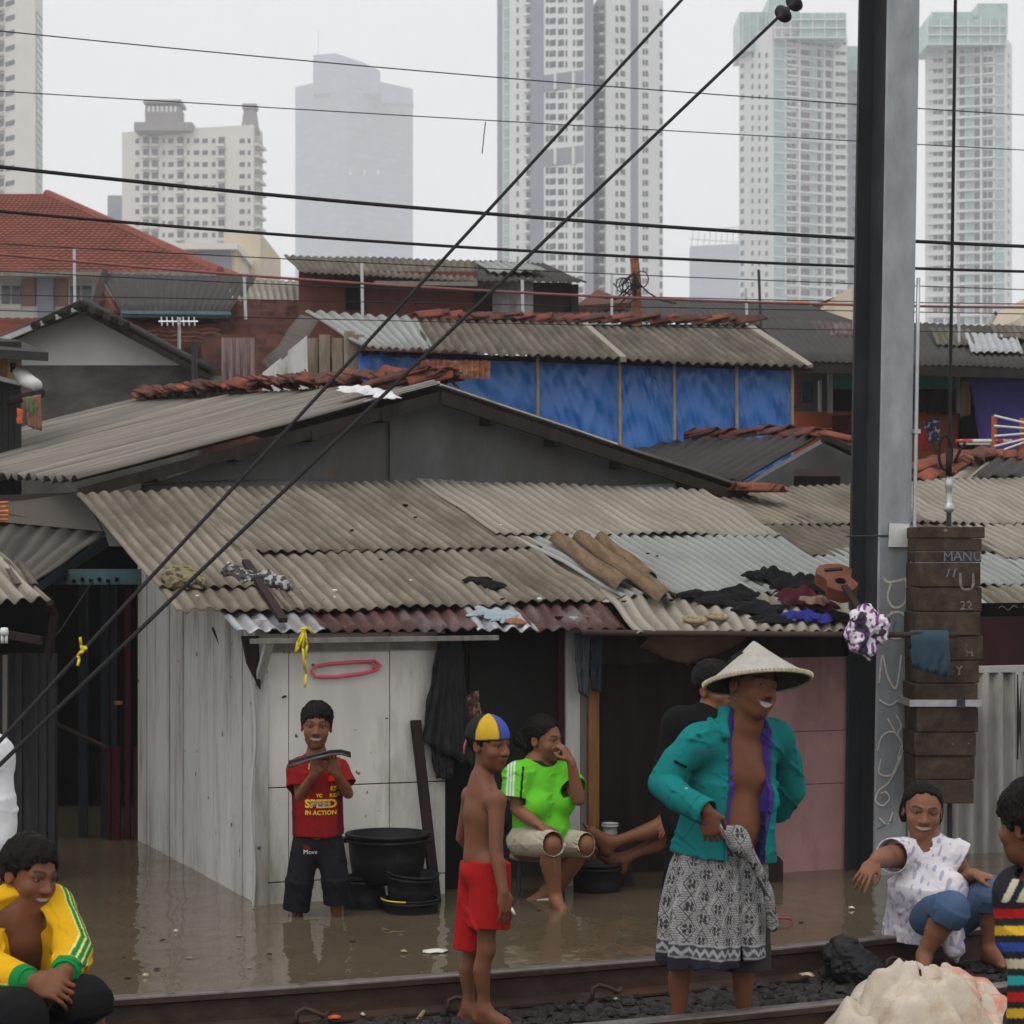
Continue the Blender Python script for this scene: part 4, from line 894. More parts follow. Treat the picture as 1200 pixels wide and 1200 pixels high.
# dark roofed house
T = thing('dark_roofed_house', 'house with a dark grey corrugated roof and pale blue fascia below the tiled house', 'house', tuple(P(200, 560, 30)), 'houses of the kampung')
b = MB(); quad_sheet(b, P(118, 321, 33), P(300, 326, 34), P(142, 366, 29), P(268, 366, 29.5), .10, .012, 3); b.build('roof_sheet', MT['grey_sheet'], T, True, .01)
b = MB(); b.slab([P(104, 362, 29), P(118, 321, 33), P(124, 324, 33), P(112, 366, 29)], .1); b.build('rake_board', MT['dark_wood'], T)
b = MB(); b.tube([P(142, 368, 28.9), P(270, 369, 29.4)], .05, 6); b.build('gutter', MT['blue_paint'], T)
b = MB(); wall_px(b, 112, 372, 352, 540, 30.5, 31, .2); b.build('wall', MT['brick'], T)
b = MB(); b.slab([P(120, 330, 32), P(142, 366, 29.6), P(142, 380, 29.6), P(118, 374, 31)], .1); b.build('gable_board', MT['red_board'], T)
b = MB(); quad_sheet(b, P(262, 328, 34), P(366, 330, 34), P(272, 352, 31), P(368, 356, 31), .10, .014, 6); b.build('roof_sheet', MT['asbestos_pale'], T, True, .01)
b = MB(); tile_quad(b, P(140, 374, 30), P(256, 376, 30), P(160, 402, 28.4), P(262, 408, 28.4)); b.build('lean_to_tiles', MT['tile_old'], T)
# white gabled house
T = thing('gabled_house', 'white gabled house over a stained grey plaster wall at the left', 'house', tuple(P(110, 620, 24)), 'houses of the kampung')
d = 23
b = MB(); b.slab([P(-40, 428, d), P(228, 428, d), P(96, 361, d), P(-40, 416, d)], .2); b.build('gable', MT['plaster_white'], T)
b = MB(); wall_px(b, -60, 232, 428, 640, d - .06, d - .06, .25); b.build('wall', MT['plaster_grey'], T)
b = MB(); quad_sheet(b, P(95, 357, 22.6), P(95, 357, 28), P(-40, 412, 22.6), P(-40, 412, 28), .2, .02, 7); b.build('roof_sheet', MT['grey_sheet'], T, True, .06)
b = MB(); quad_sheet(b, P(95, 357, 22.6), P(95, 357, 28), P(246, 438, 22.6), P(246, 438, 28), .2, .02, 8); b.build('roof_sheet', MT['grey_sheet'], T, True, .06)
b = MB(); b.slab([P(95, 358, 22.5), P(95, 364, 22.5), P(-40, 420, 22.5), P(-40, 413, 22.5)], .06); b.build('rake_board', MT['pale_post'], T)
b = MB(); b.slab([P(95, 358, 22.5), P(95, 366, 22.5), P(246, 447, 22.5), P(246, 439, 22.5)], .06); b.build('rake_board', MT['dark_wood'], T)
b = MB(); b.tube([P(228, 400, 22), P(228, 470, 22)], .03, 8); b.build('downpipe', MT['steel_dark'], T)
b = MB(); b.tube([P(40 + i * 9, 357 + abs(i - 6) * 4.2, 22.4 + .1 * (i % 2)) for i in range(13)], .05, 6); b.build('ridge_cap', MT['dark_wood'], T)
# yard wall and washing between the houses
T = thing('back_yard_shed', 'brick and board shed with a teal gutter between the two left houses', 'shed', tuple(P(270, 600, 25)), 'houses of the kampung')
b = MB(); wall_px(b, 236, 330, 392, 600, 25.5, 25.5, .2); b.build('wall', MT['brick'], T)
b = MB(); bx_px(b, 232, 290, 441, 453, 24.6, .25); b.build('gutter', MT['teal_paint'], T)
b = MB(); bx_px(b, 234, 288, 454, 470, 24.9, .1); b.build('panel', MT['blue_paint'], T)
b = MB()
for i in range(9): b.tube([P(262 + i * 4.2, 396, 24.5), P(262.5 + i * 4.2, 455, 24.5 + .05 * (i % 2))], .028, 6)
tag(b.build('hanging_curtain', mat('curtain_stripe', (.24, .17, .17), rough=.85, var=.45, scale=20, stretch=(3, 3, .2), bump=.2)), 'faded striped curtain hung below the brick shed edge', 'curtain')
# red boarded upper storey
T = thing('boarded_house', 'red brown boarded upper storey with a low corrugated roof behind the blue tarps', 'house', tuple(P(500, 560, 31)), 'houses of the kampung')
b = MB(); quad_sheet(b, P(333, 300, 33), P(555, 306, 33.5), P(352, 319, 30), P(560, 331, 29.8), .10, .014, 11); b.build('roof_sheet', MT['asbestos_dark'], T, True, .012)
b = MB(); quad_sheet(b, P(555, 306, 33.5), P(640, 310, 34), P(560, 330, 29.8), P(688, 331, 30.4), .10, .014, 12); b.build('roof_sheet', MT['grey_sheet'], T, True, .012)
b = MB(); quad_sheet(b, P(556, 311, 33), P(612, 313, 33), P(575, 324, 30.8), P(640, 322, 30.8), .14, .02, 13, lift=.05); b.build('roof_sheet', MT['asbestos_grey'], T, True, .012)
b = MB(); wall_px(b, 350, 560, 318, 560, 30.6, 30.6, .2); b.build('wall', MT['red_board'], T)
b = MB(); wall_px(b, 560, 626, 326, 372, 30.62, 30.62, .2); b.build('wall_panel', MT['white_plank'], T)
b = MB(); wall_px(b, 626, 670, 331, 560, 30.6, 30.9, .2); b.build('wall_panel', MT['brown_wood'], T)
b = MB(); wall_px(b, 670, 678, 333, 372, 30.8, 30.8, .1); b.build('corner_post', MT['plank_dark'], T)
b = MB(); bx_px(b, 405, 427, 335, 362, 30.5, .15); b.build('window', MT['black_void'], T); b = MB(); bx_px(b, 556, 577, 342, 366, 30.5, .15); b.build('window', MT['black_void'], T)
b = MB(); b.slab([P(440, 330, 29.9), P(560, 331, 29.7), P(560, 336, 29.7), P(440, 334, 29.9)], .08); b.build('eave_board', MT['grey_wood'], T)
b = MB(); wall_px(b, 560, 680, 366, 400, 30.3, 30.3, .2); b.build('parapet', MT['red_board'], T)
# dark roofs in the middle right distance
T = thing('low_dark_house', 'low house with a wide dark slate coloured roof behind the blue tarped house', 'house', tuple(P(820, 560, 34)), 'houses of the kampung')
b = MB(); quad_sheet(b, P(690, 349, 37), P(940, 356, 37), P(660, 376, 32), P(1020, 384, 32), .10, .012, 15); b.build('roof_sheet', MT['grey_sheet'], T, True, .012)
b = MB(); b.slab([P(675, 366, 33.6), P(700, 346, 36.6), P(740, 362, 34)], .1); b.build('roof_gable', MT['tile_old'], T)
b = MB(); wall_px(b, 670, 1010, 380, 560, 33, 33, .2); b.build('wall', MT['plank_dark'], T)
T = thing('small_gabled_house', 'little beige house with a brown gabled roof left of the steel pole', 'house', tuple(P(985, 420, 45)), 'houses of the kampung')
b = MB(); b.slab([P(953, 368, 45), P(990, 346, 45), P(1018, 361, 45), P(1018, 420, 45), P(953, 420, 45)], 3); b.build('wall', MT['beige_wall'], T)
b = MB(); b.slab([P(940, 362, 44.6), P(992, 343, 44.6), P(1000, 343, 49), P(950, 362, 49)], .12); b.slab([P(992, 343, 44.6), P(1022, 357, 44.6), P(1026, 357, 49), P(998, 343, 49)], .12); b.build('roof', MT['tile_old'], T)
b = MB(); bx_px(b, 955, 985, 372, 386, 44.8, .1); b.build('wall_panel', MT['white_plank'], T)
b = MB(); c = P(936, 366, 43); b.lathe([(0, -.06), (.12, -.06), (.14, 0), (.14, .14), (.12, .20), (.04, .24), (0, .24)], c, 20); b.lathe([(.10, -.12), (.10, -.05)], c, 12)
T = thing('water_tank', 'orange plastic water tank on the roofs left of the steel pole', 'tank', tuple(c)); b2 = MB(); f = 43 / F
b2.lathe([(0, -10 * f), (11 * f, -10 * f), (12 * f, -8 * f), (12 * f, 8 * f), (10 * f, 12 * f), (3 * f, 13.5 * f), (0, 13.5 * f)], c, 20); b2.build('tank_body', mat('tank_orange', (.52, .14, .06), rough=.5, var=.12), T, True)
b2 = MB(); b2.tube([c + Vector((0, 0, -.17)), c + Vector((0, 0, -.45))], .18, 10); b2.build('stand', MT['concrete_dark'], T)
T = thing('red_roofed_house', 'house with a red tiled gable roof at the right edge below the right tower', 'house', tuple(P(1180, 460, 50)), 'houses of the kampung')
b = MB(); tile_quad(b, P(1163, 370, 54), P(1290, 370, 54), P(1178, 389, 49), P(1300, 389, 49)); b.build('roof', MT['tile_roof'], T)
b = MB(); b.slab([P(1146, 396, 48.6), P(1163, 369, 48.6), P(1181, 392, 48.6), P(1181, 460, 48.6), P(1146, 460, 48.6)], 4); b.build('wall', MT['beige_wall'], T)
b = MB(); b.slab([P(1143, 397, 48.2), P(1163, 366, 48.2), P(1166, 368, 48.2), P(1148, 398, 48.2)], .3); b.slab([P(1163, 366, 48.2), P(1184, 392, 48.2), P(1181, 394, 48.2), P(1161, 369, 48.2)], .3); b.build('rake_board', MT['pale_post'], T)
b = MB(); wall_px(b, 1181, 1300, 389, 460, 49.5, 49.5, .2); b.build('side_wall', MT['plaster_white'], T)
# long house behind on the right
T = thing('long_house', 'long stilt house with orange boards and a deep dark roof behind the steel pole', 'house', tuple(P(1060, 620, 25.5)), 'houses of the kampung')
b = MB(); quad_sheet(b, P(880, 372, 29), P(1320, 388, 29), P(930, 424, 23.8), P(1330, 436, 23.8), .085, .010, 17); b.build('roof_sheet', MT['grey_sheet'], T, True, .012)
b = MB(); b.slab([P(925, 426, 23.7), P(1330, 436, 23.7), P(1330, 447, 23.7), P(925, 437, 23.7)], .06); b.build('eave_board', MT['dark_wood'], T)
b = MB(); wall_px(b, 925, 1330, 420, 640, 25.6, 25.6, .2); b.build('wall', MT['tin_grey'], T)
b = MB(); wall_px(b, 928, 1126, 482, 640, 25.45, 25.45, .08); b.build('boarding', MT['orange_board'], T)
b = MB(); bx_px(b, 976, 1008, 436, 481, 25.35, .2); b.build('window', MT['black_void'], T); b = MB(); bx_px(b, 976, 1008, 436, 456, 25.3, .03); b.build('window_blind', MT['teal_paint'], T)
b = MB(); bx_px(b, 1072, 1124, 436, 456, 25.3, .03); b.build('window_blind', MT['teal_paint'], T); b = MB(); bx_px(b, 1086, 1122, 452, 484, 25.36, .05); b.build('window', MT['black_void'], T)
b = MB(); bx_px(b, 971, 976, 434, 484, 25.2, .1); bx_px(b, 1122, 1125, 436, 484, 25.2, .1); bx_px(b, 960, 963, 446, 482, 25.2, .1); b.build('window_post', MT['pale_post'], T)
b = MB(); bx_px(b, 931, 939, 440, 476, 25.2, .1); b.build('shutter', MT['red_board'], T)
b = MB(); bx_px(b, 1126, 1150, 446, 560, 25.3, .2); b.build('doorway', MT['black_void'], T)
def hang(name, label, cat, pts, m, d, folds=.03, seed=0, group=None, n=(18, 14), solid=.006):
    """a hanging cloth: quad given in photo pixels (TL TR BR BL) at distance d, rippled"""
    tl, tr, br, bl = [P(x, y, d) for x, y in pts]; w1 = wob(seed, 5, folds, 9); w2 = wob(seed + 1, 5, folds * .6, 14)
    mb = MB(); mb.grid(lambda u, v: tl.lerp(tr, u).lerp(bl.lerp(br, u), v) + Vector((0, w1(u * 2 + v * .4) * (.4 + v) + w2(v * 2 + u), w2(u * 3) * v)), lin(0, 1, n[0]), lin(0, 1, n[1]))
    o = mb.build(name, m, None, True, solid, loc=(tl + br) / 2); return tag(o, label, cat, group)
hang('tarpaulin', 'purple tarpaulin hung as a wall under the long house eave at the right edge', 'tarpaulin', ((1136, 441), (1330, 446), (1330, 536), (1150, 530)), MT['tarp_purple'], 25.0, .10, 3)
hang('laundry_cloth', 'dark blue and white printed cloth drying right of the steel pole', 'laundry', ((1082, 494), (1101, 490), (1102, 518), (1084, 520)), mat('print_cloth', (.05, .055, .13), var=.3, speck=((.5, .5, .5), 22, .56), bump=.1), 24.8, .03, 5, 'washing at the long house')
hang('laundry_cloth', 'small red cloth drying right of the steel pole', 'laundry', ((1078, 504), (1085, 504), (1087, 528), (1078, 528)), cloth_mat('cloth_red', (.45, .035, .03)), 24.7, .03, 6, 'washing at the long house')
hang('laundry_cloth', 'maroon cloth drying left of the steel pole on the orange boards', 'laundry', ((975, 487), (1006, 486), (1006, 512), (976, 516)), MT['cloth_maroon'], 25.2, .05, 7, 'washing at the long house')
hang('laundry_cloth', 'black jacket hung in the window of the long house', 'laundry', ((1094, 456), (1112, 456), (1116, 486), (1088, 484)), MT['cloth_black'], 25.0, .05, 9, 'washing at the long house')
T_ = bpy.data.objects['long_house']
for i, (x0, x1, y0, y1, mk) in enumerate(((950, 1000, 384, 402, 'zinc_rust'), (1090, 1140, 392, 412, 'asbestos_dark'), (1130, 1190, 398, 420, 'zinc'), (1160, 1215, 388, 404, 'asbestos_dark'))):
    d0, d1 = 29 - (y0 - 378) * .095, 29 - (y1 - 378) * .095; b = MB(); quad_sheet(b, P(x0, y0, d0), P(x1, y0 + 1, d0), P(x0 + 8, y1, d1), P(x1 + 9, y1 + 1, d1), .085, .012, 90 + i, lift=.07); b.build('roof_patch', MT[mk], T_, True, .01)
for i, (x0, x1, y1, mk, lab) in enumerate(((940, 952, 470, 'cloth_denim', 'denim cloth hung under the long house eave left of the window'), (1012, 1022, 478, 'cloth_maroon', 'maroon cloth hung under the long house eave beside the steel pole'), (1126, 1136, 486, 'cloth_brown', 'brown cloth hung at the dark doorway of the long house'))):
    hang('laundry_cloth', lab, 'laundry', ((x0, 446), (x1, 446), (x1 + 1, y1), (x0 - 1, y1 + 3)), MT[mk], 24.6, .04, 95 + i, 'washing at the long house')
T = thing('roof_railing', 'orange wooden posts strung with white ropes on the tiled ridge at the right', 'railing', tuple(P(1180, 536, 22)))
for x0, y0, x1, y1 in ((1163, 533, 1165, 487), (1196, 534, 1198, 490)):
    b = MB(); b.tube([P(x0, y0, 22), P((x0 + x1) / 2 + 1, (y0 + y1) / 2, 22), P(x1, y1, 22)], .028, 8); b.build('post', MT['orange_board'], T)
b = MB()
for y0, y1 in ((487, 499), (499, 503), (511, 507), (523, 511), (531, 513)): b.tube([P(1165, y0, 21.95), P(1215, y1, 21.95)], .011, 6)
b.build('rope', MT['white_plastic'], T)
b = MB(); b.tube([P(1120, 517, 22), P(1250, 516, 22)], .018, 8); b.build('rail_bar', mat('striped_pole', (.55, .5, .5), speck=((.4, .05, .05), 5, .5), bump=0), T)
b = MB(); bx_px(b, 1126, 1166, 517.5, 521, 22, .06); b.build('white_board', MT['white_plastic'], T)
# small grey gable with tiled ridge, behind the lean-to
T = thing('grey_gabled_shed', 'small grey shed with a tiled ridge between the blue tarps and the steel pole', 'shed', tuple(P(920, 640, 19.6)), 'houses of the kampung')
b = MB(); quad_sheet(b, P(720, 521, 22), P(962, 511, 20), P(640, 572, 20), P(872, 563, 19.2), .14, .02, 21); b.build('roof_sheet', MT['grey_sheet'], T, True, .012)
b = MB(); b.slab([P(872, 566, 19.3), P(962, 515, 19.5), P(1012, 540, 19.7), P(1012, 620, 19.7), P(872, 620, 19.3)], .15); b.build('gable', MT['tin_grey'], T)
b = MB(); b.slab([P(962, 511, 19.2), P(1020, 538, 19.4), P(1020, 545, 19.4), P(962, 518, 19.2)], .12); b.build('rake_board', MT['dark_wood'], T)
ridge_tiles(T, [P(722, 518, 22.2), P(830, 512, 21.4), P(900, 510, 20.8), P(968, 512, 20), P(1004, 528, 19.8)], 24, [MT['tile_old'], MT['tile_old'], MT['tile_red']], size=(.30, .24), seed=2)
b = MB(); b.slab([P(930, 562, 18.6), P(984, 560, 18.6), P(984, 570, 18.5), P(930, 570, 18.5)], .1); b.build('flashing', MT['dark_wood'], T)
T = thing('tiled_shed', 'shed with an orange tiled ridge and pale roof sheets right of the steel pole', 'shed', tuple(P(1150, 640, 20)), 'houses of the kampung')
b = MB(); quad_sheet(b, P(1130, 538, 21.5), P(1320, 536, 21.5), P(1075, 575, 19), P(1330, 578, 19), .14, .02, 23); b.build('roof_sheet', MT['asbestos_pale'], T, True, .012)
b = MB(); quad_sheet(b, P(1166, 545, 21.1), P(1320, 545, 21.1), P(1140, 566, 19.6), P(1330, 566, 19.6), .14, .02, 24, lift=.05); b.build('roof_sheet', MT['grey_sheet'], T, True, .012)
b = MB(); wall_px(b, 1060, 1320, 560, 640, 19.6, 19.6, .15); b.build('wall', MT['tin_grey'], T)
ridge_tiles(T, [P(1072, 551, 19.8), P(1120, 541, 20.6), P(1150, 536, 21.2), P(1215, 538, 21.2), P(1290, 538, 21.2)], 22, [MT['tile_red'], MT['tile_red'], MT['tile_old']], size=(.32, .26), seed=4)
ridge_tiles(T, [P(1072, 563, 19.6), P(1118, 549, 20.4)], 7, [MT['tile_red'], MT['tile_old']], size=(.30, .24), seed=9)
# ------------------------------------------------------------------ blue tarped house
T = thing('blue_tarp_house', 'shack walled with bright blue tarpaulins under a corrugated roof', 'house', tuple(P(660, 640, 21)), 'houses of the kampung')
def ev(px): return 20.0 + (px - 425) / 525 * 1.6
def rd(px): return 22.2 + (px - 357) / 523 * 1.6
for x0, x1, e0, e1, y0, y1, f0, f1, mk, sd in ((357, 487, 425, 508, 370, 378, 413, 416, 'asbestos_grey', 31), (484, 690, 505, 735, 377, 383, 415, 424, 'asbestos_dark', 32), (688, 882, 733, 952, 383, 384, 423, 430, 'asbestos_dark', 33)):
    b = MB(); quad_sheet(b, P(x0, y0, rd(x0)), P(x1, y1, rd(x1)), P(e0, f0, ev(e0)), P(e1, f1, ev(e1)), .10, .016, sd, lift=.02 * (33 - sd)); b.build('roof_sheet', MT[mk], T, True, .01)
b = MB(); b.slab([P(882, 383, rd(882)), P(953, 430, ev(952)), P(945, 432, ev(952)), P(874, 384, rd(882))], .03); b.build('verge_strip', MT['asbestos_pale'], T)
b = MB(); b.slab([P(688, 383, rd(688)), P(734, 424, ev(734) - .03), P(727, 424, ev(734) - .03), P(681, 383, rd(688))], .05); b.build('verge_strip', MT['asbestos_pale'], T)
xs = (420, 492, 630, 726, 790, 863, 928)
for i in range(6):
    x0, x1 = xs[i], xs[i + 1]; d0, d1 = ev(x0) + .32, ev(x1) + .32; mb = MB(); w1 = wob(50 + i, 6, .035, 7); w2 = wob(70 + i, 6, .018, 16)
    A0, A1 = P(x0, 411 + (x0 - 420) * .034, d0), P(x1, 411 + (x1 - 420) * .034, d1); zb_ = 1.9
    mb.grid(lambda u, v: A0.lerp(A1, u) * 1 + Vector((0, w1(u * 2.2 + v) * (v + .2) - .05 * math.sin(3.14 * u) * v + w2(u * 3 - v * 2.5) * 1.2 + .020 * abs(math.sin((u * .7 + v * .5) * 22 + i)) * max(0, 1 - 2.2 * v) + .014 * abs(math.sin(u * 9 - v * 7 + 2 * i)) + .010 * math.sin(v * 31 + 3 * math.sin(u * 5)), (zb_ - A0.z) * v)), lin(0, 1, 44), lin(0, 1, 40)); mb.build('tarp_panel', MT['tarp_blue'], T, True, .004)
for x in xs[2:]:
    b = MB(); p = P(x, 411 + (x - 420) * .034, ev(x) + .22); b.tube([p, Vector((p.x + .01, p.y, 1.9))], .016, 7); b.build('batten', MT['bamboo'], T)
b = MB(); a0, a1 = P(420, 414, 20.35), P(950, 432, 21.9); b.tube([a0, a1], .03, 6); b.build('eave_pole', MT['dark_wood'], T)
b = MB(); wall_px(b, 350, 930, 418, 640, 22.2, 23.6, .1); b.build('back_wall', MT['plank_dark'], T)
b = MB()
for i, x in enumerate((360, 374, 389, 403, 414)): bx_px(b, x, x + 12.5, 388 + 4 * (i % 3) + (8 if i == 0 else 0), 470, 20.6 - i * .03, .06)
b.build('end_boards', MT['tan_wood'], T)
for i, (x, y) in enumerate(((308, 438), (322, 430), (338, 412))):
    b = MB(); b.slab([P(x, y, 20.5 - .05 * i), P(x + 22, y - 18, 20.5 - .05 * i), P(x + 24, 470, 20.45 - .05 * i), P(x, 470, 20.45 - .05 * i)], .03); b.build('wall_board', MT['white_plank'], T)
b = MB(); pts0 = [P(352, 368, 21.6), P(338, 384, 21.4), P(326, 405, 21.2), P(306, 424, 21.1)]; pts1 = [P(372, 374, 20.8), P(362, 392, 20.7), P(345, 412, 20.6), P(318, 436, 20.6)]
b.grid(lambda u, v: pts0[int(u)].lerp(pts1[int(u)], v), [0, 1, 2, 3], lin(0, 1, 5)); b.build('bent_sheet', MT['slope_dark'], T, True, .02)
ridge_tiles(T, [P(494, 372, rd(494) + .1), P(600, 377, rd(600) + .1), P(720, 378, rd(720) + .1), P(885, 378, rd(885) + .1)], 34, [MT['tile_old'], MT['tile_red'], MT['tile_old']], size=(.28, .24), seed=6)
b = MB(); quad_sheet(b, P(492, 422, 20.12), P(575, 423, 20.14), P(494, 442, 20.1), P(574, 444, 20.12), .05, .012, 36); o = b.build('rusty_plate', MT['rust'], T); o['label'] = 'rusty scalloped sheet metal plate'
# stray poles and antennas
def pole(name, label, cat, pts, r, m, group=None, arms=()):
    c = Vector(pts[-1]); b = MB(); b.tube(pts, r, 8)
    for q in arms: b.tube(q, r * .7, 6)
    return tag(b.build(name, m, None, loc=c), label, cat, group)
AG = 'thin aerial poles on the roofs'
for lab, x0, y0, x1, y1, d, k in (('thin white pole over the tiled house windows', 87, 292, 88, 352, 26, .03), ('white pole in front of the red boarded storey window', 424, 308, 425, 358, 24, .03), ('white pole before the white panel of the boarded storey', 612, 328, 613, 366, 24, .03), ('thin pole right of the boarded storey roof', 717, 320, 717, 362, 24, .025),
                        ('leaning black stick behind the tarped roof', 889, 316, 892, 368, 26, .03), ('short white pole behind the tarped roof', 874, 338, 876, 372, 26, .03), ('white pole just left of the steel pole', 1000, 330, 1001, 368, 26, .03), ('thin pole right of the steel pole before the right tower', 1123, 345, 1124, 386, 26, .03), ('thin white pole before the dark roofed house at the left', 286, 316, 288, 354, 24, .03)):
    pole('aerial_pole', lab, 'pole', [P(x0, y0, d), P(x1, y1 + 20, d)], k * .55, MT['galv'] if 'black' not in lab else MT['steel_dark'], AG)
d = 26; c = P(744, 372, d)
pole('utility_pole', 'rusty utility pole tangled with wires behind the tarped roof', 'pole', [P(743, 300, d), P(746, 330, d), P(747, 400, d)], [.05, .055, .06], MT['rust'])
tw = random.Random(4)
b = MB()
for k in range(9):
    a = P(744, 318 + k * 3, d - .1); e = P(tw.uniform(690, 800), tw.uniform(325, 362), d - tw.uniform(0, .4)); m_ = (a + e) / 2 + Vector((tw.uniform(-.1, .1), 0, tw.uniform(-.15, .1))); b.tube([a, a.lerp(m_, .5) + Vector((0, 0, -.03)), m_, e], .010, 5)
for k in range(6):
    c = P(742 + tw.uniform(-14, 10), 330 + tw.uniform(-6, 10), d - .15); r = tw.uniform(.05, .12); b.tube([c + Vector((r * math.cos(t_), 0, r * 1.2 * math.sin(t_))) for t_ in lin(0, 6.28, 14)], .007, 5)
tag(b.build('wire_tangle', MT['cable'], None, loc=P(744, 345, d)), 'tangle of loose black wires around the rusty utility pole', 'wires')
T = thing('television_aerial', 'television aerial on a mast in front of the brick shed', 'antenna', tuple(P(207, 420, 23))); b = MB(); b.tube([P(210, 372, 23), P(210, 440, 23)], .02, 6); b.build('mast', MT['galv'], T)
b = MB(); b.tube([P(186, 377, 23), P(232, 377, 23)], .012, 6)
for i in range(7): b.tube([P(189 + i * 6.4, 372, 23.1), P(190 + i * 6.4, 382, 22.9)], .008, 5)
b.build('elements', MT['galv'], T)
# ------------------------------------------------------------------ overhead lines
def cable(label, pts, d0, d1, thick, m, group='cables strung across the view', name='overhead_cable'):
    n = len(pts); x0, x1 = pts[0][0], pts[-1][0]; ws = []
    for i in range(41):
        x = x0 + (x1 - x0) * i / 40
        for j in range(n - 1):
            if pts[j][0] <= x <= pts[j + 1][0] or j == n - 2: break
        # quadratic through all points (least squares)
        ws.append(x)
    co = np.polyfit([p[0] for p in pts], [p[1] for p in pts], 2 if n > 2 else 1)
    W3 = [P(x, float(np.polyval(co, x)), d0 + (d1 - d0) * (x - x0) / (x1 - x0)) for x in ws]
    b = MB(); b.tube(W3, thick / 2, 8); return tag(b.build(name, m, None, True, loc=W3[20]), label, 'cable', group)
dm = lambda px, d: px * d / F
cable('thin wire highest across the sky', [(-60, 31), (0, 35), (400, 75), (800, 108), (1200, 135), (1260, 138)], 16, 18, dm(1.4, 17), MT['cable'])
cable('thin wire second from the top of the sky', [(-60, 103), (0, 107), (400, 131), (800, 154), (1200, 176), (1260, 179)], 16, 18, dm(1.2, 17), MT['cable'])
cable('thick black cable crossing at mid height of the towers', [(-60, 189), (0, 195), (400, 236), (800, 267), (1200, 289), (1260, 291)], 14, 16, dm(4.4, 15), MT['cable'])
cable('thick black cable just above the roofs', [(-60, 242), (0, 247), (400, 281), (800, 303), (1200, 318), (1260, 320)], 14, 16, dm(3.6, 15), MT['cable'])
cable('pinkish cable sagging over the roofs', [(-60, 292), (0, 298), (400, 331), (800, 351), (1200, 360), (1260, 361)], 19, 20, dm(3.2, 19), MT['cable_pink'])
for lab, a, b_, c_, t in (('fine wire just above the pinkish cable', 286, 314, 340, 1.3), ('fine wire right under the pinkish cable', 318, 342, 356, 1.3), ('fine wire over the tiled house windows', 347, 356, 368, 1.2), ('fine wire grazing the tiled house wall', 365, 378, 390, 1.1)):
    cable(lab, [(-60, a - 4), (0, a), (560, b_), (1200, c_), (1260, c_ + 1)], 19, 21, dm(t, 19), MT['cable'])
cable('short wire with a frayed end hanging below the second wire', [(569, 143), (567, 160), (565, 180)], 16.9, 16.9, dm(1.2, 17), MT['cable'])
# ------------------------------------------------------------------ the flooded front house
H_T = thing('shanty_house', 'low flooded shanty with patched asbestos roofs and white board walls', 'house', tuple(HL(1.6, 1.5, -.4)), 'houses of the kampung')
EZ, SLP = 1.40, .218
RP0 = HL(0, -.3, EZ); RN = (Vector((0, 0, 1)) - HV * SLP).normalized()
def rp(px, py, lift=0.0): return on_plane(px, py, RP0 + RN * lift, RN)
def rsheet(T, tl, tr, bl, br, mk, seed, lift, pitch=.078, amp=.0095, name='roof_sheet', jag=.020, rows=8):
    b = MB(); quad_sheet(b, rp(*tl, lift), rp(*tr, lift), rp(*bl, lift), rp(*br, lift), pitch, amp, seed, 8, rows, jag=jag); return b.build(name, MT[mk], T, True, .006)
rsheet(H_T, (90, 580), (230, 573), (186, 689), (338, 686), 'asbestos', 1, .026)
rsheet(H_T, (200, 574), (516, 564), (283, 648), (640, 641), 'asbestos', 2, .018)
rsheet(H_T, (180, 681), (345, 678), (207, 716), (374, 715), 'asbestos', 3, .006)
rsheet(H_T, (270, 640), (632, 634), (340, 717), (735, 702), 'asbestos', 4, .0)
rsheet(H_T, (487, 563), (826, 575), (582, 626), (915, 627), 'asbestos_pale', 5, .034)
rsheet(H_T, (579, 617), (905, 620), (729, 700), (1010, 690), 'asbestos_grey', 6, .016, pitch=.07, amp=.011)
rsheet(H_T, (700, 690), (990, 684), (747, 743), (1004, 739), 'asbestos_pale', 7, -.004, pitch=.085, amp=.012)
# metal strip along the eave
rsheet(H_T, (254, 714), (352, 710), (279, 741), (382, 739), 'zinc', 8, -.030, pitch=.085, amp=.012)
rsheet(H_T, (346, 708), (545, 706), (378, 740), (566, 739), 'zinc_rust', 9, -.036, pitch=.085, amp=.012)
rsheet(H_T, (536, 704), (600, 704), (560, 739), (632, 738), 'zinc', 10, -.028, pitch=.085, amp=.012)
rsheet(H_T, (590, 702), (702, 700), (618, 739), (736, 738), 'zinc_rust', 11, -.034, pitch=.085, amp=.012)
# broken asbestos pieces lying loose on the right
# gable of the upper roof behind
GB = 3.8
def gp(px, py, b=GB): return on_plane(px, py, HA + HV * b, HV)
b = MB(); b.slab([gp(150, 592), gp(460, 585), gp(460, 478), gp(440, 478), gp(165, 572)], .03); b.build('gable_sheet', MT['tin_grey'], H_T)
b = MB(); b.slab([gp(457, 590, GB - .03), gp(900, 600, GB - .03), gp(880, 582, GB - .03), gp(700, 524, GB - .03), gp(515, 466, GB - .03), gp(457, 482, GB - .03)], .02); b.build('gable_sheet', MT['tin_grey'], H_T)
b = MB(); w1 = wob(5, 5, .05, 9)
b.grid(lambda u, v: gp(488 + 325 * u, 556 + 14 * math.sin(u * 2.2 + .3) + v * (14 + 4 * math.sin(u * 9)), GB - .06) + HV * (-.10 * v * v + w1(u * 3) * v) + Vector((0, 0, .03 * w1(u * 5 + 2) * 8 * v)), lin(0, 1, 50), lin(0, 1, 6)); b.build('flashing', MT['zinc'], H_T, True, .004)
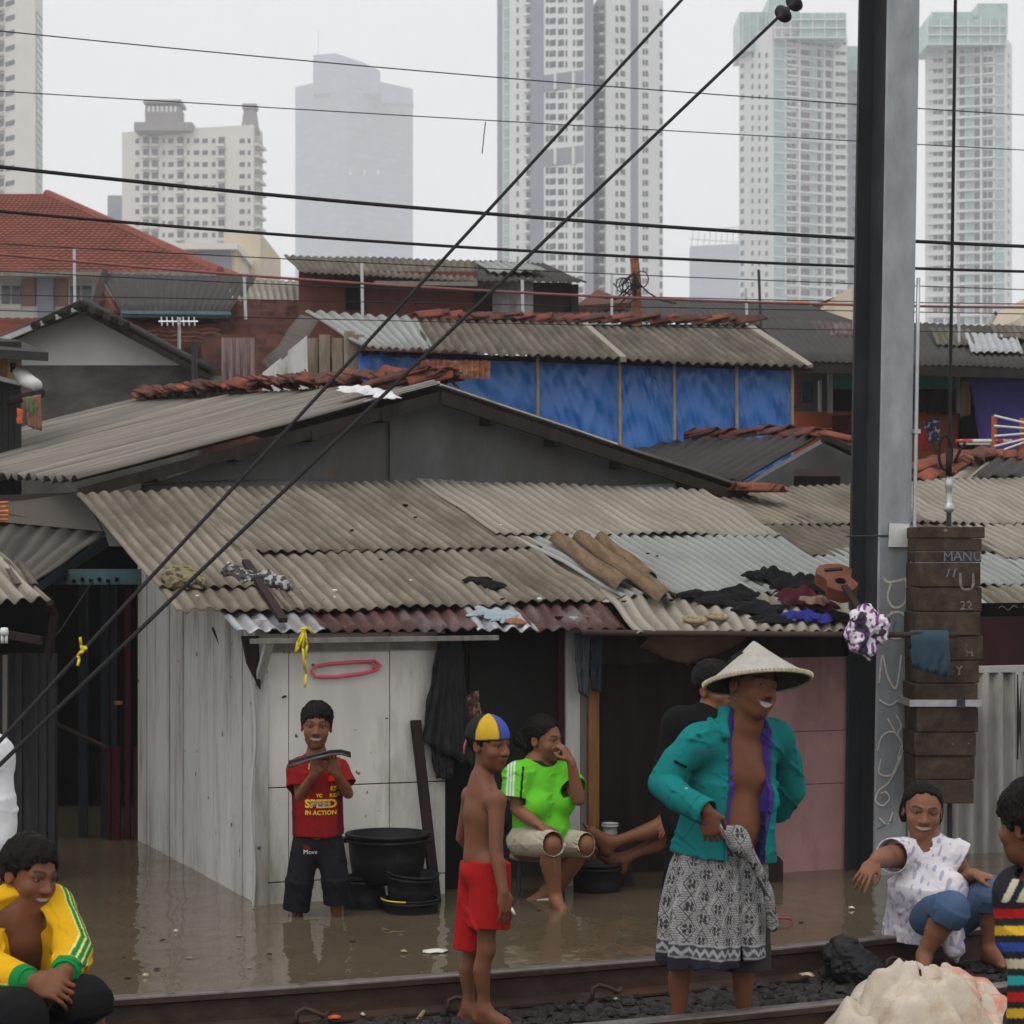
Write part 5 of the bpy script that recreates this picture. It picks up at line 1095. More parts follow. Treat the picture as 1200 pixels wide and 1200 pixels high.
b = MB(); b.grid(lambda u, v: gp(165 + 320 * u, 568 - 6 * math.sin(u * 3) + v * 12, GB - .05) + HV * (-.05 * v + .03 * math.sin(u * 14) * v), lin(0, 1, 30), lin(0, 1, 4)); b.build('flashing', MT['tin_grey'], H_T, True, .004)
RFp = gp(516, 457, GB - .22); LFp = gp(92, 570, GB - .22); RTp = gp(885, 582, GB - .22); RBp = P(165, 471, 20.6); back = RBp - RFp
strips = (0, .30, .62, 1.03)
for i in range(3):
    s0, s1 = strips[i], strips[i + 1]; b = MB()
    b0 = back * s0; b1 = back * s1; ov = (LFp - RFp) * (-.02 * i)
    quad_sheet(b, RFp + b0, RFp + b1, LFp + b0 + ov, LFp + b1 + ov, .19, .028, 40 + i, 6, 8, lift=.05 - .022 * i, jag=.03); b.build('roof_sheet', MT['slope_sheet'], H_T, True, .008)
b = MB(); quad_sheet(b, RFp + Vector((0, 0, .0)), RFp + back, RTp, RTp + back, .19, .022, 44, 6, 6, lift=.03); b.build('roof_sheet', MT['asbestos_dark'], H_T, True, .008)
b = MB()
for A_, B_ in ((RFp, LFp), (RFp, RTp)):
    n_ = Vector((0, 0, -1)); b.slab([A_ + Vector((0, 0, -.01)), B_ + Vector((0, 0, -.01)), B_ + Vector((0, 0, -.085)), A_ + Vector((0, 0, -.10))], .04)
b.build('rake_board', MT['dark_wood'], H_T)
b = MB()
for s in (.16, .36, .57, .78, .93):
    for A_, B_ in ((RFp, LFp), (RFp, RTp)):
        p = A_.lerp(B_, s) + Vector((0, 0, -.085)); b = MB(); b.obox(p + HV * .25, HU * .03, HV * .27, Vector((0, 0, .03))); b.build('purlin_end', MT['dark_wood'], H_T)
pass
b = MB(); 
for A_, B_, sg in ((RFp, LFp, -1), (RFp, RTp, 1)):
    b.slab([A_ + Vector((0, 0, .045)), A_.lerp(B_, .22 if sg < 0 else .55) + Vector((0, 0, .05)), A_.lerp(B_, .22 if sg < 0 else .55) + HV * .10 + Vector((0, 0, .055)), A_ + HV * .12 + Vector((0, 0, .055))], .015)
b.build('white_verge', mat('verge', (.5, .49, .47), var=.25, dirt=(.2, .18, .16)), H_T)
ridge_tiles(H_T, [RFp + Vector((-.02, 0, .08)) + back * .04, RFp + back * .5 + Vector((0, 0, .09)), RBp + Vector((0, 0, .05))], 50, [MT['tile_red'], MT['tile_old'], MT['tile_old']], size=(.25, .20), seed=8, tilt=.35)
ridge_tiles(H_T, [RFp + back * .05 + Vector((-.25, 0, .03)), RFp + back * .02 + Vector((.05, .1, .09)), RFp + (RTp - RFp) * .10 + back * .08 + Vector((0, 0, .10))], 11, [MT['tile_old'], MT['tile_red']], size=(.30, .24), seed=12, tilt=.4)
ridge_tiles(H_T, [gp(876, 574, GB - .4), gp(905, 580, GB - .5)], 3, [MT['tile_red']], size=(.24, .22), seed=15)
# deep interior so the openings stay dark
# side wall: vertical boards running back from the corner
b = MB(); rg = random.Random(2); x = .02
while x < 2.75:
    w_ = rg.choice((.10, .17, .19, .22, .24)); w_ = min(w_, 2.78 - x); j = rg.uniform(-.006, .006)
    b.hbox(-.012 + j, .012 + j, x, x + w_ - .006, -.42, EZ + (x + .3) * SLP - .03 + 0 * w_); x += w_
b.build('side_wall', MT['white_plank'], H_T)
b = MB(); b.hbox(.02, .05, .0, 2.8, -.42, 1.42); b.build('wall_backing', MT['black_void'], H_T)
b = MB(); b.hbox(-.035, .03, -.035, .03, -.42, EZ + .05); b.build('corner_post', MT['white_plank'], H_T)
b = MB(); b.tube([HL(-.05, -.045, z) + HU * (.012 * math.sin(z * 9)) for z in lin(-.1, 1.3, 20)], .006, 6); b.build('conduit', MT['pale_post'], H_T)
b = MB(); pts = [HL(-.02, .9, 1.38), HL(-.03, .6, 1.18), HL(-.04, .3, 1.08), HL(-.05, .0, 1.05), HL(.12, -.05, 1.06)]; b.tube([pts[0].lerp(pts[-1], t) + Vector((0, 0, -.16 * math.sin(t * 3.14))) for t in lin(0, 1, 14)], .006, 6); b.build('wall_wire', MT['cable'], H_T)
# front wall: plywood panels with open joints
def fz(py, px=420, b=0.0): return onb(px, py, b)[1]
def fa(px, b=0.0): return onb(px, 900, b)[0]
zs = (-.42, fz(1034, 320), fz(919), EZ - .02); cols = [fa(x) for x in (306, 337.5, 455.5, 521)]
for j in range(3):
    for i in range(3):
        if j == 0 and i == 1: pass
        o = rg.uniform(0, .006); b = MB(); b.hbox(cols[i] + .002, cols[i + 1] - .002, -.012 - o, .012, zs[j] + (.003 if j else 0), zs[j + 1] - .003); b.build('front_panel', MT['white_paint'], H_T, bevel=.002)
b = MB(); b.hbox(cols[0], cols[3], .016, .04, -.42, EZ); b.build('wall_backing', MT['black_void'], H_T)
b = MB(); b.hbox(-.12, fa(521) + .2, -.27, -.235, EZ - .062, EZ - .038); b.build('eave_beam', MT['grey_wood'], H_T)
b = MB(); b.hbox(fa(306), fa(521), -.035, -.013, fz(762), fz(748)); b.build('head_board', MT['grey_wood'], H_T)
b = MB(); b.obox(HL(-.02, -.13, EZ - .17), HU * .02, (HV * .12 + Vector((0, 0, -.12))).normalized() * -.15, Vector((0, 0, 1)).cross(HU) * .02); b.build('eave_bracket', MT['pale_post'], H_T)
b = MB(); b.slab([HL(-.12, -.06, EZ - .03), HL(-.03, -.05, EZ - .03), HL(-.02, -.05, EZ - .30), HL(-.09, -.06, EZ - .17)], .02); b.build('rotten_board', MT['brown_wood'], H_T)
# doorway and porch
def hpx(T, name, x0, x1, y0, y1, b0, b1, m):
    a0, a1 = onb(x0, 900, b0)[0], onb(x1, 900, b0)[0]; z0 = -.42 if y1 is None else onb((x0 + x1) / 2, y1, b0)[1]; z1 = onb((x0 + x1) / 2, y0, b0)[1] if y0 is not None else EZ + (b0 + .3) * SLP - .02
    mb = MB(); mb.hbox(a0, a1, b0, b1, z0, z1); return mb.build(name, m, T, bevel=.003)
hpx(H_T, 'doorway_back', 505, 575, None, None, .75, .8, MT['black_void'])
hpx(H_T, 'door_shade', 521, 549, 745, None, .12, .14, MT['cloth_black'])  # black sheet standing in for the shade inside the open doorway
hpx(H_T, 'porch_panel', 552, 660, None, None, .40, .43, MT['panel_grey'])
hpx(H_T, 'porch_return', 550, 554, None, None, .14, .42, MT['dark_wood'])
hpx(H_T, 'door_post', 655, 663.5, None, None, .02, .08, MT['maroon'])
hpx(H_T, 'door_post', 663.5, 680, None, None, .0, .07, MT['pale_post'])
hpx(H_T, 'door_post', 680, 690, None, None, .03, .1, MT['grey_wood'])
hpx(H_T, 'door_post', 690, 702.5, None, None, .0, .07, MT['orange_wood'])
hpx(H_T, 'porch_panel', 702, 900, None, None, .32, .35, MT['brown_wood'])
hpx(H_T, 'porch_return', 895, 899, None, None, .03, .34, MT['brown_wood'])
zp = [onb(950, y, .02)[1] for y in (1200, 919, 857, 770)]; ap = [onb(x, 900, .02)[0] for x in (897, 947, 1003)]
for j in range(3):
    for i in range(1):
        b = MB(); b.hbox(ap[0], ap[2], .02 - .004 * (j % 2), .05, max(-.42, zp[j]) + .0015, zp[j + 1] - .0015); b.build('pink_panel', MT['pink_wall'], H_T, bevel=.002)
hpx(H_T, 'wall_backing', 897, 1003, 775, None, .055, .08, MT['dark_wood'])
hpx(H_T, 'head_board', 700, 1003, 742, 776, .06, .1, MT['dark_wood'])
b = MB(); b.hbox(ap[2], ap[2] + .02, .02, 3.5, -.42, EZ); b.build('end_wall', MT['dark_wood'], H_T)
hpx(H_T, 'door_sill', 702, 918, 1030, None, .12, .34, MT['concrete_dark'])
b = MB(); a0, a1 = onb(765, 760, -.12)[0], onb(885, 760, -.12)[0]; w1 = wob(3, 5, .03, 7)
b.grid(lambda u, v: HL(a0 + (a1 - a0) * u, -.16 + .2 * v + .04 * math.sin(u * 12) * v, EZ - .03 - v * (.06 + .13 * math.sin(3.0 * u + .2)) + w1(u * 4) * v), lin(0, 1, 30), lin(0, 1, 8)); b.build('awning_cloth', MT['cloth_brown'], H_T, True, .004)
# dark passage left of the house
PT = thing('passage', 'dark flooded passage with a pale blue beam left of the white side wall', 'passage', tuple(HL(-.8, 3.2, -.4)), 'houses of the kampung')
def lpx(name, x0, x1, y0, y1, d, m, t=.08, T=PT):
    b = MB(); wall_px(b, x0, x1, y0, y1, d, d, t); return b.build(name, m, T)
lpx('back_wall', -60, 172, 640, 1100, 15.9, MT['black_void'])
b = MB(); bx_px(b, 62, 168, 667, 685, 13.9, .1); b.build('lintel', MT['blue_paint'], PT)
for i in range(7):
    b = MB(); q = P(76 + i * 10, 679 + (i % 2) * 2, 13.88); b.box(q.x - .009, q.x + .009, 13.88, 13.91, q.z - .012, q.z + .012); b.build('lintel_cutout', MT['black_void'], PT)
bt = mat('blue_board_dark', (.010, .016, .019), var=.3, rough=.8, stretch=(2, 2, .2), scale=6)
for x0, x1 in ((44, 62), (92, 101), (118, 126), (130, 135)):
    b = MB(); bx_px(b, x0, x1, 684, 1050, 14.1, .07); b.build('door_board', bt, PT)
for x0, x1, y0 in ((125, 129, 876), (131, 140, 876), (157, 163, 876), (146, 152, 690)):
    b = MB(); bx_px(b, x0, x1, y0, 1050, 14.0, .05); b.build('red_board', cloth_mat('red_dark', (.045, .007, .014)) if 'red_dark' not in MT else MT['red_dark'], PT)
b = MB(); b.tube([P(62, 846, 13.9), P(125, 876, 13.9)], .014, 6); b.build('hand_rail', MT['dark_wood'], PT)
b = MB(); bx_px(b, 134, 142, 822, 826, 13.7, .05); b.build('latch', MT['orange_wood'], PT)
b = MB(); bx_px(b, 64, 160, 1012, 1024, 13.2, .5); b.build('threshold', MT['dark_wood'], PT)
b = MB(); b.tube([P(46, 760, 13), P(70, 740, 13.3), P(108, 682, 13.7)], .006, 6); b.build('wire', MT['cable'], PT)
b = MB(); TLp, TRp, BLp, BRp = P(-90, 606, 15.6), P(122, 606, 15.2), P(-140, 736, 13.4), P(40, 683, 13.2)
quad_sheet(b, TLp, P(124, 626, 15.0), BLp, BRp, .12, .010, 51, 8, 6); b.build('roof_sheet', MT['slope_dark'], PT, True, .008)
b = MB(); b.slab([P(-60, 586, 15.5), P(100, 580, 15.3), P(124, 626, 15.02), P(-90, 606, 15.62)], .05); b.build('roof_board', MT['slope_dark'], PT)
b = MB(); b.slab([P(124, 628, 14.98), P(40, 686, 13.18), P(46, 694, 13.2), P(128, 640, 15)], .03); b.build('rake_board', bt, PT)
# near awning at the left edge
AT = thing('awning', 'small corrugated awning over a dark stall at the left edge', 'stall', tuple(P(10, 1000, 11.6)), 'houses of the kampung')
b = MB(); quad_sheet(b, P(-160, 648, 12.6), P(1, 646, 12.6), P(-110, 706, 11.7), P(60, 703, 11.7), .085, .018, 61, 8, 6); b.build('roof_sheet', MT['asbestos_pale'], AT, True, .007)
for x0, y0, x1, y1 in ((2, 662, 18, 690), (20, 664, 36, 690)):
    b = MB(); quad_sheet(b, P(x0, y0, 12.35), P(x0 + 9, y0, 12.35), P(x1, y1, 11.95), P(x1 + 9, y1, 11.95), .085, .012, 62, 8, 3, lift=.02); b.build('roof_patch', MT['asbestos_dark'], AT, True, .006)
b = MB(); b.slab([P(-60, 726, 11.75), P(50, 746, 11.75), P(50, 755, 11.75), P(-60, 736, 11.75)], .06); b.build('eave_beam', MT['brown_wood'], AT)
b = MB(); b.tube([P(58, 706, 11.8), P(64, 720, 11.9), P(56, 772, 11.95)], .022, 6); b.build('post', MT['brown_wood'], AT)
b = MB(); wall_px(b, -80, 56, 700, 776, 12.4, 12.4, .05); b.build('back_board', MT['black_void'], AT)
b = MB(); x = -80
while x < 62: wall_px(b, x, x + 9.3, 766, 1060, 12.2 + .01 * ((x // 10) % 3), 12.2, .03); x += 9.6
b.build('board_wall', MT['plank_dark'], AT)
b = MB(); bx_px(b, 3, 8, 768, 880, 12.15, .03); b.build('pale_stake', MT['grey_wood'], AT)
LT = thing('lamp', 'small white compact lamp hanging under the awning at the left edge', 'lamp', tuple(P(5, 736, 11.6)))
b = MB(); c = P(5, 742, 11.6); b.lathe([(0, .030), (.018, .028), (.022, .012), (.022, -.008), (.0, -.010)], c, 16); b.build('lamp_base', MT['white_plastic'], LT, True)
b = MB(); 
for dx in (-.010, .010): b.tube([c + Vector((dx, 0, -.008)), c + Vector((dx, 0, -.052))], .0085, 8)
b.build('lamp_tube', MT['white_plastic'], LT, True)
# corner shack with a poster, far left
ST = thing('corner_shack', 'grey board shack with a poster under a dark roof tip at the left edge', 'shed', tuple(P(0, 640, 18)), 'houses of the kampung')
b = MB(); b.slab([P(-90, 388, 19.5), P(-90, 404, 17.4), P(57, 413, 17.6), P(20, 398, 19.4)], .07); b.build('roof_sheet', MT['grey_sheet'], ST)
b = MB(); x = -60
while x < 22: wall_px(b, x, x + 6.6, 400, 640, 18, 18, .05); x += 7
b.build('board_wall', MT['plank_dark'], ST)
b = MB(); wall_px(b, -30, 24, 418, 446, 17.9, 17.9, .02); b.build('poster', mat('poster_paper', (.34, .19, .09), rough=.6, var=.35, scale=3, dirt=(.17, .05, .05), dirt_amt=.5, dirt_scale=2.2, bump=.02), ST)
b = MB(); wall_px(b, 9, 23, 421, 444, 17.88, 17.88, .01); o = b.build('poster_panel', mat('poster_tan', (.45, .32, .15), var=.15, bump=0), ST)
text_part('R', 'poster_letter', MT['cloth_black'], ST, P(16, 431, 17.86), (1, 0, 0), (0, 0, 1), .075, bold=.004)
b = MB(); b.tube([P(-10, 440, 17.86), P(6, 445, 17.86), P(24, 449, 17.86)], [.02, .02, .02], 8); b.build('poster_roll', MT['white_cloth'], ST)
b = MB(); b.tube([P(22, 436, 17.8), P(32, 446, 17.7), P(44, 452, 17.6)], [.05, .06, .045], 12); tag(b.build('rolled_cloth', MT['white_cloth'], None, True, loc=P(32, 446, 17.7)), 'white rolled sheet sticking out from the poster shack', 'cloth')
b = MB(); b.tube([P(10, 470, 17.8), P(50, 461, 17.6)], .035, 8); tag(b.build('beam', MT['dark_wood'], None, loc=P(30, 465, 17.7)), 'dark beam end jutting from the poster shack', 'beam')
hang('hanging_cloth', 'faded brown cloth hanging from the beam of the poster shack', 'cloth', ((26, 466), (48, 462), (49, 505), (34, 500)), mat('cloth_fade', (.20, .11, .075), var=.4, scale=5, bump=.1), 17.55, .03, 12)
hang('hanging_cloth', 'small green rag tied to the beam of the poster shack', 'cloth', ((33, 466), (37, 466), (38, 486), (36, 484)), cloth_mat('cloth_green', (.03, .22, .10)), 17.5, .02, 13)
hang('hanging_cloth', 'orange cloth hanging behind the rag at the poster shack', 'cloth', ((20, 478), (27, 480), (26, 497), (20, 496)), cloth_mat('cloth_orange', (.55, .13, .04)), 17.52, .02, 14)
b = MB()
for i in range(5): b.tube([P(-20, 590 + i * 5, 14.4), P(10, 589 + i * 5, 14.4)], .012, 6)
tag(b.build('striped_cloth_edge', mat('stripe_orange', (.42, .14, .06), var=.6, scale=30, bump=0), None, loc=P(0, 600, 14.4)), 'orange and white striped cloth edge under the left roof corner', 'cloth')
# ------------------------------------------------------------------ neighbour house on the right
NT = thing('neighbour_house', 'neighbouring shanty with pale roof sheets and a corrugated fence wall at the right', 'house', tuple(HL(5.2, 1.6, -.4)), 'houses of the kampung')
L0 = -.05
rsheet(NT, (770, 577), (1010, 568), (865, 616), (1095, 612), 'asbestos', 71, L0, name='roof_sheet')
rsheet(NT, (1005, 568), (1290, 556), (1095, 614), (1400, 612), 'asbestos_pale', 72, L0 + .006, pitch=.085, amp=.012)
rsheet(NT, (840, 608), (1100, 606), (930, 652), (1180, 648), 'asbestos_dark', 73, L0 - .012)
rsheet(NT, (1085, 604), (1400, 602), (1180, 655), (1500, 652), 'asbestos_pale', 74, L0 - .01, pitch=.085, amp=.013)
rsheet(NT, (900, 644), (1178, 643), (980, 688), (1255, 684), 'asbestos_grey', 75, L0 - .022)
rsheet(NT, (1160, 646), (1500, 644), (1225, 684), (1600, 684), 'asbestos_grey', 76, L0 - .024)
rsheet(NT, (1108, 676), (1600, 674), (1170, 714), (1680, 712), 'asbestos', 77, L0 - .036, pitch=.09, amp=.013)
def npx(name, x0, x1, y0, y1, b0, b1, m): return hpx(NT, name, x0, x1, y0, y1, b0, b1, m)
npx('dark_gap', 1090, 1400, 706, 726, .34, .40, MT['black_void'])
npx('maroon_wall', 1060, 1400, 722, 784, .33, .37, MT['maroon'])
npx('lintel', 1060, 1400, 779, 787, .28, .33, MT['pale_post'])
a0, a1 = onb(1060, 800, .3)[0], onb(1400, 800, .3)[0]; z1 = onb(1170, 787, .3)[1]
for i, (s0, s1) in enumerate(((0, .37), (.36, .70), (.69, 1.0))):
    A0, A1 = HL(a0 + (a1 - a0) * s0, .3 - .01 * i, z1), HL(a0 + (a1 - a0) * s1, .3 - .01 * i, z1); dz = Vector((0, 0, -z1 - .4))
    b = MB(); quad_sheet(b, A0, A1, A0 + dz, A1 + dz, .105, .016, 80 + i, 8, 6); b.build('fence_sheet', mat('fence_zinc%d' % i, (.30, .295, .275), rough=.6, var=.25, scale=4, stretch=(2, .3, 1), dirt=(.10, .085, .07), dirt_amt=.5, dirt_scale=2, dirt_stretch=(3, .4, 1), metal=.2, coord='UV', groove=((.12, .11, .10), .5)), NT, True, .005)
npx('fence_gap', 1192, 1197, 790, 890, .27, .29, MT['brown_wood'])
npx('rear_wall', 1003, 1062, None, None, .5, .55, MT['black_void'])
# ------------------------------------------------------------------ steel mast, weights, guys
PD = 12.5
T = thing('steel_pole', 'tall grey steel beam pole with chalk scribbles beside the pink wall', 'pole', tuple(P(1040, 1025, PD)))
def pc(py): return P(1047 + (700 - py) * .0165, py, PD)               # axis of the front flange, leaning a little
th = R(28); fn_ = Vector((math.sin(th), -math.cos(th), 0)); fx = Vector((math.cos(th), math.sin(th), 0))
top, bot = pc(-80), pc(1110); axz = (top - bot); half = axz / 2; mid = (top + bot) / 2; axu = axz.normalized()
def beam(name, cx, cn, hx, hn, m, py0=None, py1=None):
    mb = MB(); mb.obox(mid + fx * cx + fn_ * cn, fx * hx, fn_ * hn, half); return mb.build(name, m, T, bevel=.003)
beam('front_flange', 0, 0, .108, .009, MT['steel']); beam('web', 0, -.132, .009, .122, MT['steel_dark']); beam('back_flange', 0, -.262, .108, .009, MT['steel_dark'])  # shade of the recessed channel painted in as a darker steel
b = MB(); b.tube([bot + fx * .122 + fn_ * .02 + axz * t for t in lin(0, .66, 12)], .011, 8); b.build('conduit', MT['galv'], T, True)
for py in (505, 628, 860):
    b = MB(); c = pc(py); b.obox(c + fx * .122 + fn_ * .022, fx * .022, fn_ * .012, axu * .012); b.build('conduit_clip', MT['galv'], T)
def fl(px, py): return on_plane(px, py, pc(700) + fn_ * .0095, fn_)
b = MB(); cs = [fl(1041, 613), fl(1064, 614), fl(1063, 641), fl(1040, 641)]; b.slab([p + fn_ * .008 for p in cs], .006); pl = b.build('number_plate', MT['white_plastic'], T)
b = MB(); b.tube([fl(1051, 632) + fn_ * .009, fl(1051, 632) + fn_ * .012], .006, 8); b.build('rivet', MT['steel_dark'], pl)
b = MB(); b.tube([mid + axu * ((pc(628) - mid).dot(axu)) + fx * x + fn_ * n for x, n in ((.125, .012), (-.118, .012), (-.118, -.28))], .005, 6); b.build('tie_wire', MT['steel_dark'], T)
for k, pts in enumerate((((1062, 678), (1042, 682), (1036, 678)), ((1044, 684), (1040, 700), (1048, 712), (1060, 706), (1062, 690), (1061, 680)), ((1046, 718), (1037, 726), (1038, 742), (1050, 748), (1062, 742), (1064, 728), (1056, 718), (1044, 718)), ((1050, 728), (1047, 738), (1054, 744)),
                         ((1030, 800), (1034, 768), (1040, 792), (1050, 806), (1056, 768)), ((1030, 820), (1044, 826), (1058, 814)), ((1028, 880), (1034, 862), (1048, 858), (1058, 876), (1052, 890), (1056, 874)), ((1032, 890), (1030, 906), (1044, 908), (1052, 892), (1056, 886), (1050, 902), (1040, 918), (1030, 926), (1026, 938), (1034, 944), (1042, 936), (1038, 928), (1032, 930)), ((1040, 842), (1048, 856)), ((1050, 838), (1056, 850), (1050, 862)), ((1030, 958), (1040, 966), (1046, 952)), ((1028, 972), (1046, 962)))):
    q = [fl(x, y) for x, y in pts]; cu = []
    for i in range(len(q) - 1):
        p0, p1, p2, p3 = q[max(0, i - 1)], q[i], q[i + 1], q[min(len(q) - 1, i + 2)]
        for s in range(5): t = s / 5; cu.append(.5 * ((2 * p1) + (p2 - p0) * t + (2 * p0 - 5 * p1 + 4 * p2 - p3) * t * t + (3 * p1 - p0 - 3 * p2 + p3) * t ** 3))
    cu.append(q[-1]); b = MB(); hw = .0065 if k < 5 else .0045
    for i in range(len(cu) - 1):
        d = (cu[i + 1] - cu[i]); 
        if d.length < 1e-5: continue
        d.normalize(); s_ = d.cross(fn_) * hw; b.add([cu[i] - s_ + fn_ * .0006, cu[i] + s_ + fn_ * .0006, cu[i + 1] + s_ + d * hw * .5 + fn_ * .0009, cu[i + 1] - s_ + d * hw * .5 + fn_ * .0009], [(0, 1, 2, 3)])
    b.build('chalk_scribble', MT['chalk'] if k not in (3, 11) else MT['chalk_blue'], T)
# concrete counterweights
WD = 12.15
T = thing('counterweight_stack', 'hanging stack of dark concrete weights with chalk writing right of the steel pole', 'weights', tuple(P(1112, 950, WD)))
ys = (617, 631, 646, 659, 688, 717, 745, 774, 801, 829, 858, 886, 914, 942); rg = random.Random(9); wp = []
for i in range(13):
    y0, y1 = ys[i], ys[i + 1]; x0 = 1076 - i * .4 + rg.uniform(-2, 2); x1 = 1155 - i * .9 + rg.uniform(-3.5, 3); a0 = P(x0, y1, WD); a1 = P(x1, y0, WD); dd = rg.uniform(-.012, .012)
    mb = MB(); mb.box(a0.x, a1.x, WD + dd, WD + .36 + dd, a0.z + .0015, a1.z - .0015); mb.build('concrete_block', MT['concrete_dark'], T, bevel=.006); wp.append(WD + dd)
b = MB(); a0, a1 = P(1068, 828, WD - .03), P(1150, 820, WD - .03); b.box(a0.x, a1.x, WD - .035, WD - .025, a0.z, a1.z); b.box(a0.x, a1.x, WD + .39, WD + .40, a0.z, a1.z); b.box(a0.x - .01, a0.x, WD - .035, WD + .40, a0.z, a1.z); bd = b.build('strap', MT['galv'], T)
b = MB(); q = P(1126, 824, WD - .04); b.box(q.x - .02, q.x + .02, q.y - .02, q.y, q.z - .025, q.z + .02); b.build('strap_buckle', MT['steel_dark'], bd)
b = MB(); b.tube([P(1112, 617, WD + .18), P(1112, 582, WD + .18)], .014, 8); b.build('rod', MT['steel_dark'], T); b = MB(); b.tube([P(1113, 942, WD + .18), P(1113, 1020, WD + .18)], .014, 8); b.build('rod', MT['steel_dark'], T)
b = MB(); c = P(1112, 595, WD + .18); b.lathe([(.010, -.03), (.026, -.02), (.030, .0), (.022, .02), (.016, .03), (.018, .10), (.024, .12), (.022, .14), (.012, .17)], c, 16); b.build('turnbuckle', MT['galv'], T, True)
RX = Vector((1, 0, 0)); UZ = Vector((0, 0, 1))
text_part('MANU', 'chalk_word', MT['chalk_blue'], T, P(1128, 652.5, min(wp) - .003), RX, UZ, .052, thick=0, jit=.002)
text_part('U', 'chalk_word', MT['chalk_faint'], T, P(1133, 683, min(wp) - .003), RX, UZ, .10, thick=0, jit=.003)
text_part('22', 'chalk_word', MT['chalk_faint'], T, P(1132, 710, min(wp) - .003), RX, UZ, .05, thick=0, jit=.003)
text_part('11', 'chalk_word', MT['chalk_blue'], T, P(1113, 672, min(wp) - .003), RX, UZ, .05, thick=0, jit=.003, shear=.3)
text_part('H', 'chalk_word', MT['chalk_faint'], T, P(1136, 765, min(wp) - .003), RX, UZ, .042, thick=0, jit=.003)
text_part('Y', 'chalk_word', MT['chalk_faint'], T, P(1124, 786, min(wp) - .003), RX, UZ, .05, thick=0, jit=.003)
cable('vertical tension wire hanging down to the concrete weights', [(1112, 556), (1116, 280), (1120, -30)], WD + .18, WD + .18, .019, MT['cable'])
b = MB(); c = P(1112, 530, WD + .17)
b.tube([c + Vector((.036 * math.sin(t) - .02, 0, .095 * math.cos(t))) for t in lin(0, 6.28, 24)], .009, 6); b.tube([c + Vector((.03, 0, -.06)), c + Vector((.06, 0, .01)), c + Vector((.09, 0, .05))], .009, 6); b.tube([c + Vector((0, 0, .02)), c + Vector((0, 0, -.13))], .017, 8)
tag(b.build('wire_loop', MT['cable'], None, True, loc=c), 'black wire loop and clamp above the concrete weights', 'loop')
b = MB(); c = P(1180, -6, 12.0); b.lathe([(.10 + .016 * math.cos(t), .016 * math.sin(t) * 1.2) for t in lin(0, 6.28, 12)][:-1], c, 40, ax=(0, -.25, 1), close=True)
tag(b.build('insulator_ring', MT['galv'], None, True, loc=c), 'grey metal ring poking in at the top right corner', 'ring')
cable('black guy wire slanting from the top centre to the left edge', [(806, -8), (0, 868), (-60, 933)], 9.6, 6.9, dm(4.6, 8.2), MT['cable'], 'guy wires of the steel pole', 'guy_wire')
cable('black guy wire with bell insulators at its upper end', [(948, -14), (0, 896), (-60, 954)], 9.9, 6.9, dm(4.8, 8.2), MT['cable'], 'guy wires of the steel pole', 'guy_wire')
for i, (x, y) in enumerate(((931, 3), (918, 16))):
    c = P(x, y, 9.85 - .05 * i); ax = (P(948, -14, 9.9) - P(700, 224, 9.2)).normalized(); b = MB()
    b.lathe([(0, -.035), (.012, -.034), (.014, -.012), (.040, -.010), (.043, .002), (.018, .014), (.014, .034), (0, .036)], c, 16, ax=ax); tag(b.build('bell_insulator', MT['steel_dark'], None, True, loc=c), 'black bell insulator %s on the guy wire at the top' % ('uppermost' if i == 0 else 'lower of two'), 'insulator', 'bell insulators on the guy wire')
def ribbon(name, label, strips, w, m, cat='ribbon'):
    c = Vector(strips[0][0]); b = MB()
    for st in strips:
        st = [Vector(p) for p in st]
        for i in range(len(st) - 1):
            t = (st[i + 1] - st[i]).normalized(); s = t.cross(Vector((.3, -1, .2))).normalized() * w
            b.add([st[i] - s, st[i] + s, st[i + 1] + s, st[i + 1] - s], [(0, 1, 2, 3)])
    return tag(b.build(name, m, None, True, .003, loc=c), label, cat)
d = 7.2
ribbon('yellow_ribbon', 'yellow plastic ribbon knotted on the guy wire at the left', [[P(96, 762, d), P(95, 756, d), P(94, 747, d - .01)], [P(96, 762, d), P(101, 760, d - .02), P(99, 757, d), P(96, 763, d)], [P(95, 763, d), P(91, 768, d), P(93, 772, d), P(91, 780, d - .01)], [P(92, 766, d - .02), P(98, 763, d - .02)]], .0042, MT['yellow_tape'])
# ------------------------------------------------------------------ things on and under the eave
def onbw(px, py, b): return on_plane(px, py, HA + HV * b, HV)
ribbon('yellow_ribbon', 'yellow plastic ribbon dangling from the eave beam above the boy', [[onbw(357, 737, -.28), onbw(349, 752, -.29), onbw(346, 766, -.28), onbw(350, 758, -.30), onbw(356, 742, -.29)], [onbw(357, 738, -.28), onbw(360, 756, -.29), onbw(357, 772, -.29), onbw(359, 790, -.28), onbw(357, 806, -.29)], [onbw(356, 738, -.28), onbw(355, 760, -.30), onbw(357, 785, -.29)], [onbw(352, 737, -.29), onbw(362, 736, -.29), onbw(366, 742, -.28)]], .006, MT['yellow_tape'])
T = thing('clothes_hanger', 'pink plastic hanger hooked on the white front wall', 'hanger', tuple(onbw(405, 784, -.04)))
pts = [(440, 775), (415, 775.5), (385, 778), (369, 781), (365, 787), (370, 793), (395, 793), (425, 789), (441, 785), (446, 780), (441, 776)]; b = MB(); b.tube([onbw(x, y, -.035) for x, y in pts], .0085, 8); b.build('bar', MT['pink_plastic'], T, True)
b = MB(); b.tube([onbw(x, y, -.04) for x, y in ((436, 777), (441, 780), (437, 785))], .007, 6); b.build('hook', MT['pink_plastic'], T, True)
